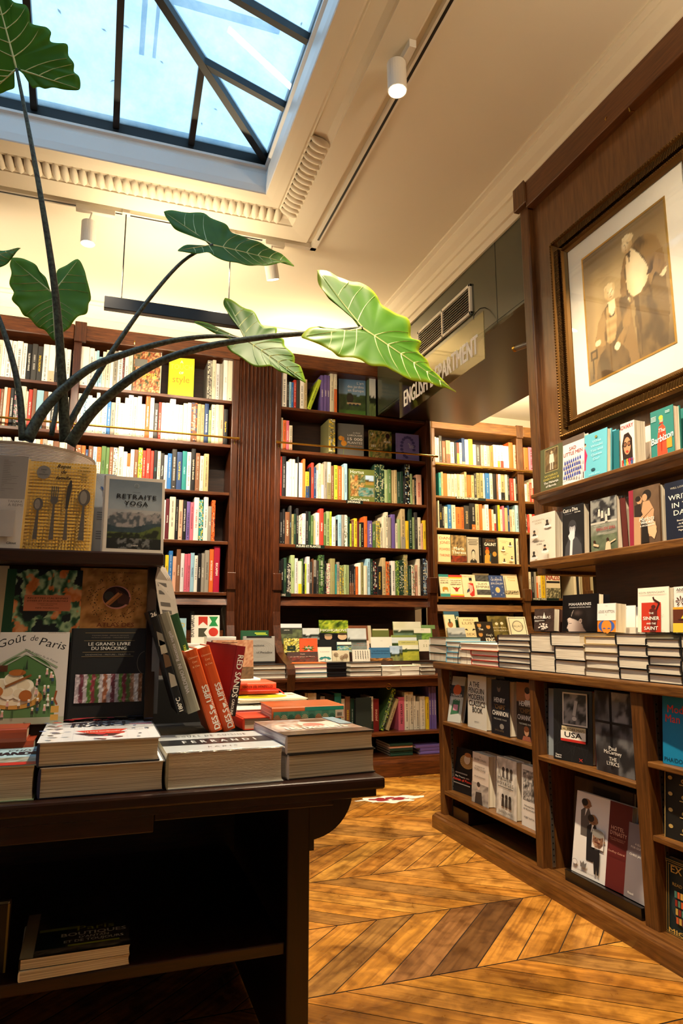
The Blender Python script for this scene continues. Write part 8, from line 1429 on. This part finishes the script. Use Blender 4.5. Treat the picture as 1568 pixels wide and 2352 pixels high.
def art_hotel(A):
    A.rect(0, 0, .62, 1, hx('dcdad8')); A.rect(.62, 0, 1, 1, hx('5a1c1c'))
    def man(u, v, s_, suit, ht):
        sk = hx('8f6848'); A.poly([(u-.075*s_, v-ht), (u-.10*s_, v-.10*s_), (u-.03*s_, v-.05*s_), (u+.05*s_, v-.05*s_), (u+.09*s_, v-.12*s_), (u+.05*s_, v-ht)], suit); A.poly([(u-.02*s_, v-.16*s_), (u-.01*s_, v-.05*s_), (u+.03*s_, v-.05*s_)], C['w']); A.ell(u, v, .085*s_, .062*s_, sk, 18); A.ell(u+.07*s_, v-.012*s_, .03*s_, .012*s_, sk, 8); A.ell(u-.035*s_, v+.012*s_, .06*s_, .045*s_, hx('2a2422'), 14); A.ell(u+.02*s_, v+.008*s_, .006*s_, .006*s_, C['k'], 6); A.line([(u+.01*s_, v-.03*s_), (u+.05*s_, v-.028*s_)], .006, hx('5a2c20'))
    man(.20, .87, 1.0, hx('5a5450'), .40); man(.34, .70, 1.0, hx('1c1c20'), .50); man(.47, .50, 1.25, hx('26262a'), .02); A.pic(.36, .38, .57, .60, lambda u, v: mixc(hx('dcdad8'), mixc(hx('b08a6e'), hx('6a4a3a'), sm(.30, .60, fbm(u*5, v*5, 3))+.5*sm(.2, .5, abs(u-.45))), 1 if ((u-.5)/.5)**2+((v-.5)/.5)**2 < 1 else 0), 14, 14); A.ell(.46, .56, .11, .05, hx('8a8680'), 16); A.ell(.42, .50, .012, .006, C['k'], 6); A.ell(.50, .50, .012, .006, C['k'], 6); A.line([(.41, .455), (.51, .455)], .010, hx('6a2c24')); A.poly([(.42, .36), (.41, .24), (.44, .08), (.47, .08), (.47, .20), (.49, .08), (.52, .08), (.52, .24), (.51, .38)], hx('1c1c20'))
    A.ell(.08, .13, .05, .035, hx('8a8684'), 20); A.ell(.08, .13, .042, .029, hx('dcdad8'), 20); A.poly([(.19, .10), (.18, .17), (.215, .145), (.24, .18), (.265, .145), (.30, .17), (.29, .10)], hx('6a6664')); A.text('THE LANESBOROUGH', .24, .045, .020, hx('6a6664'), width=.40)
    A.text('HOTEL', .80, .68, .045, hx('d8a890'), width=.22); A.text('DYNASTY', .82, .62, .045, hx('d8a890'), width=.28); A.text('Four Generations of', .81, .58, .016, hx('b88470'), width=.26); A.text('Luxury Hoteliers', .81, .56, .016, hx('b88470'), width=.22); A.text('Geoffrey Gelardi', .80, .42, .022, hx('c89a84'), width=.28, shear=.3)
m = MB(); g0 = at(1296, 1990, X=IX+.012); g1 = at(1482, 2100, X=IX+.012)
m.bbox(IX+.012, g1.y+.02, .0725, IX+.20, g0.y, .082, .002); m.bbox(IX+.012, g1.y+.02, .0725, IX+.03, g0.y, .122, .002); o = m.build('book_tray', mat('black_lacquer', hx('17120f'), .25)); tag(o, 'black low display tray on the floor of the middle island bay', 'tray')
fx('large book with caricatured men on white and a dark red band reading HOTEL DYNASTY', 1316, 1436, 1830, 2026, IX+.034, 'd8d6d4', z=.123, t=.03, lean=10, rz=3, group=G3, art=art_hotel, gloss=False)
fx('wide brown board book standing behind the caricature cover', 1312, 1448, 1800, 2014, IX+.10, '4a3a2c', z=.083, t=.02, lean=6, group=G3, art=lambda A: A.rect(.35, .75, .8, .95, hx('2c2420')))
fx('mauve-grey book with small white lettering, low and partly behind the upright', 1432, 1500, 1895, 2070, IX+.036, '7a7276', z=.123, t=.03, lean=10, group=G3, art=lambda A: (A.pic(.0, .0, 1, .6, lambda u, v: mixc(hx('7a7276'), hx('b8b4b4'), sm(.5, .1, math.hypot(u-.9, v-.2))), 8, 8), A.ell(.92, .45, .22, .14, hx('8a6a60')), A.text('A GUIDE', .42, .72, .028, C['w']), A.text('FOR OUR TIMES', .45, .67, .028, C['w'], width=.6), A.text('CHRIS JACKSON', .45, .57, .028, C['w'], width=.66), A.text('Rizzoli', .14, .06, .03, C['w'], 'l')))
G4 = 'books facing out in the right bay of the island'
fx('bright blue cover with red lettering beginning Mo and Man', 1524, 1640, 1600, 1752, XB, '0f7aa8', z=.647, t=.03, lean=5, rz=5, group=G4, art=lambda A: (A.text('Mod', .12, .74, .11, hx('d8382c'), 'l', bold=.03), A.text('Man', .08, .60, .11, hx('d8382c'), 'l', bold=.03), A.text('PHAIDON', .05, .04, .06, hx('0a2c40'), 'l')))
def art_gold(A):
    g_ = hx('b89a5a'); A.rect(0, 0, 1, 1, hx('1a1a18'))
    for k in range(4):
        for s_ in (1, -1):
            cx_, cy_ = .5, .14+.24*k; A.line([(cx_+s_*(.08+.28*t*math.cos(t*5)), cy_+.10*math.sin(t*5)*t+.06*t) for t in [q/14 for q in range(15)]], .018, g_); A.ell(cx_+s_*.36, cy_+.04, .05, .03, g_, 12)
        A.line([(.5, .02+.24*k), (.46, .12+.24*k), (.54, .20+.24*k), (.5, .26+.24*k)], .02, g_)
    for q in ((.02, 0, .035, 1), (.96, 0, .975, 1)): A.rect(*q, g_)
fx('dark book with gold scrollwork on its cover in the right bay', 1530, 1632, 1780, 1932, XB, '26302c', z=.398, t=.04, lean=6, rz=4, group=G4, art=art_gold)
fx('blue-grey cloth book beside the gold scrollwork cover', 1510, 1536, 1784, 1922, XB+.03, '4a545a', z=.398, t=.03, lean=6, rz=8, group=G4)
def art_exl(A):
    g_ = hx('c8a04a'); A.rect(0, 0, 1, 1, hx('1c2a2a'))
    for d in (.05, .08, .12): [A.rect(*q, g_) for q in ((d, d*.7, d+.008, 1-d*.7), (1-d, d*.7, 1-d+.008, 1-d*.7), (d, d*.7, 1-d, d*.7+.006), (d, 1-d*.7, 1-d, 1-d*.7+.006))]
    A.text('EX LIBRIS', .5, .82, .09, g_, width=.66, bold=.05); A.text('100+', .5, .72, .04, g_); A.text('READ AND REREAD', .5, .66, .04, g_, width=.6); A.ell(.5, .40, .32, .24, hx('26383a'), 30)
    for j in range(4):
        for k in range(9): A.rect(.26+.052*k, .20+.11*j, .26+.052*k+.04, .28+.11*j, hx(('c85a2c', 'c8a04a', '8a2c20', '4a7a6a')[(j+k) % 4]))
    A.ell(.5, .32, .07, .05, g_, 20); A.ell(.5, .32, .05, .035, hx('1c2a2a'), 20); A.text('MICHIKO', .5, .07, .06, g_, width=.66, bold=.05)
fx('dark green book with gold frame and tiny shelves reading EX LIBRIS', 1521, 1660, 1990, 2150, XB-.005, '1c2a2a', z=.073, t=.03, lean=5, group=G4, art=art_exl)
bpy.context.view_layer.update()
# ------------------------------------------------------------------ the 300 books that show largest stay objects; the many tiny ones become one
def gather():
    from mathutils.bvhtree import BVHTree
    bpy.context.view_layer.update(); hits = {}; skip = {'pane', 'glass', 'panel', 'shrink_wrap'}; V = []; P = []; own = []
    for ob in scn.objects:
        if ob.type != 'MESH' or ob.name.split('.')[0] in skip or 'lettering' in ob.name: continue
        r_ = ob
        while r_.parent: r_ = r_.parent
        W_ = ob.matrix_world; n = len(V); V += [W_ @ v.co for v in ob.data.vertices]
        for p in ob.data.polygons: P.append([n+k for k in p.vertices]); own.append(r_.name)
    T_ = BVHTree.FromPolygons(V, P); O_ = Vector((0, 0, CAMZ))
    nx, ny = 261, 392
    for j in range(ny):
        for i in range(nx):
            d = (fw+rt*(((i+.5)/nx*1568-784)/FPX)-up*(((j+.5)/ny*2352-1176)/FPX)).normalized()
            k = T_.ray_cast(O_, d)[2]
            if k is not None: hits[own[k]] = hits.get(own[k], 0)+1
    books = [o for o in bpy.data.objects if o.parent is None and o.get('category') == 'book']
    books.sort(key=lambda o: -hits.get(o.name, 0)); rest = books[300:]
    V, Fc, Cc, Mi, mats = [], [], [], [], []
    for b_ in rest:
        fam = [b_]+list(b_.children)
        for o in fam:
            if o.type != 'MESH': continue
            W_ = b_.matrix_basis if o is b_ else b_.matrix_basis @ o.matrix_parent_inverse @ o.matrix_basis
            me = o.data; n = len(V); V += [tuple(W_ @ v.co) for v in me.vertices]; ca = me.color_attributes.get('Col')
            ms = []
            for m_ in me.materials:
                if m_ not in mats: mats.append(m_)
                ms.append(mats.index(m_))
            for p in me.polygons:
                Fc.append([n+k for k in p.vertices]); Mi.append(ms[p.material_index])
                for li in p.loop_indices: Cc += list(ca.data[li].color) if ca else [.6, .6, .6, 1]
    for b_ in rest:
        for o in list(b_.children)+[b_]: bpy.data.objects.remove(o)
    me = bpy.data.meshes.new('books'); me.from_pydata(V, [], Fc)
    for m_ in mats: me.materials.append(m_)
    me.polygons.foreach_set('material_index', Mi); ca = me.color_attributes.new('Col', 'FLOAT_COLOR', 'CORNER'); ca.data.foreach_set('color', Cc); me.update()
    o = bpy.data.objects.new('books', me); col.objects.link(o)
    tag(o, 'the many smallest book spines filling the far shelves and gaps between larger books', 'books', kind='stuff')
gather()
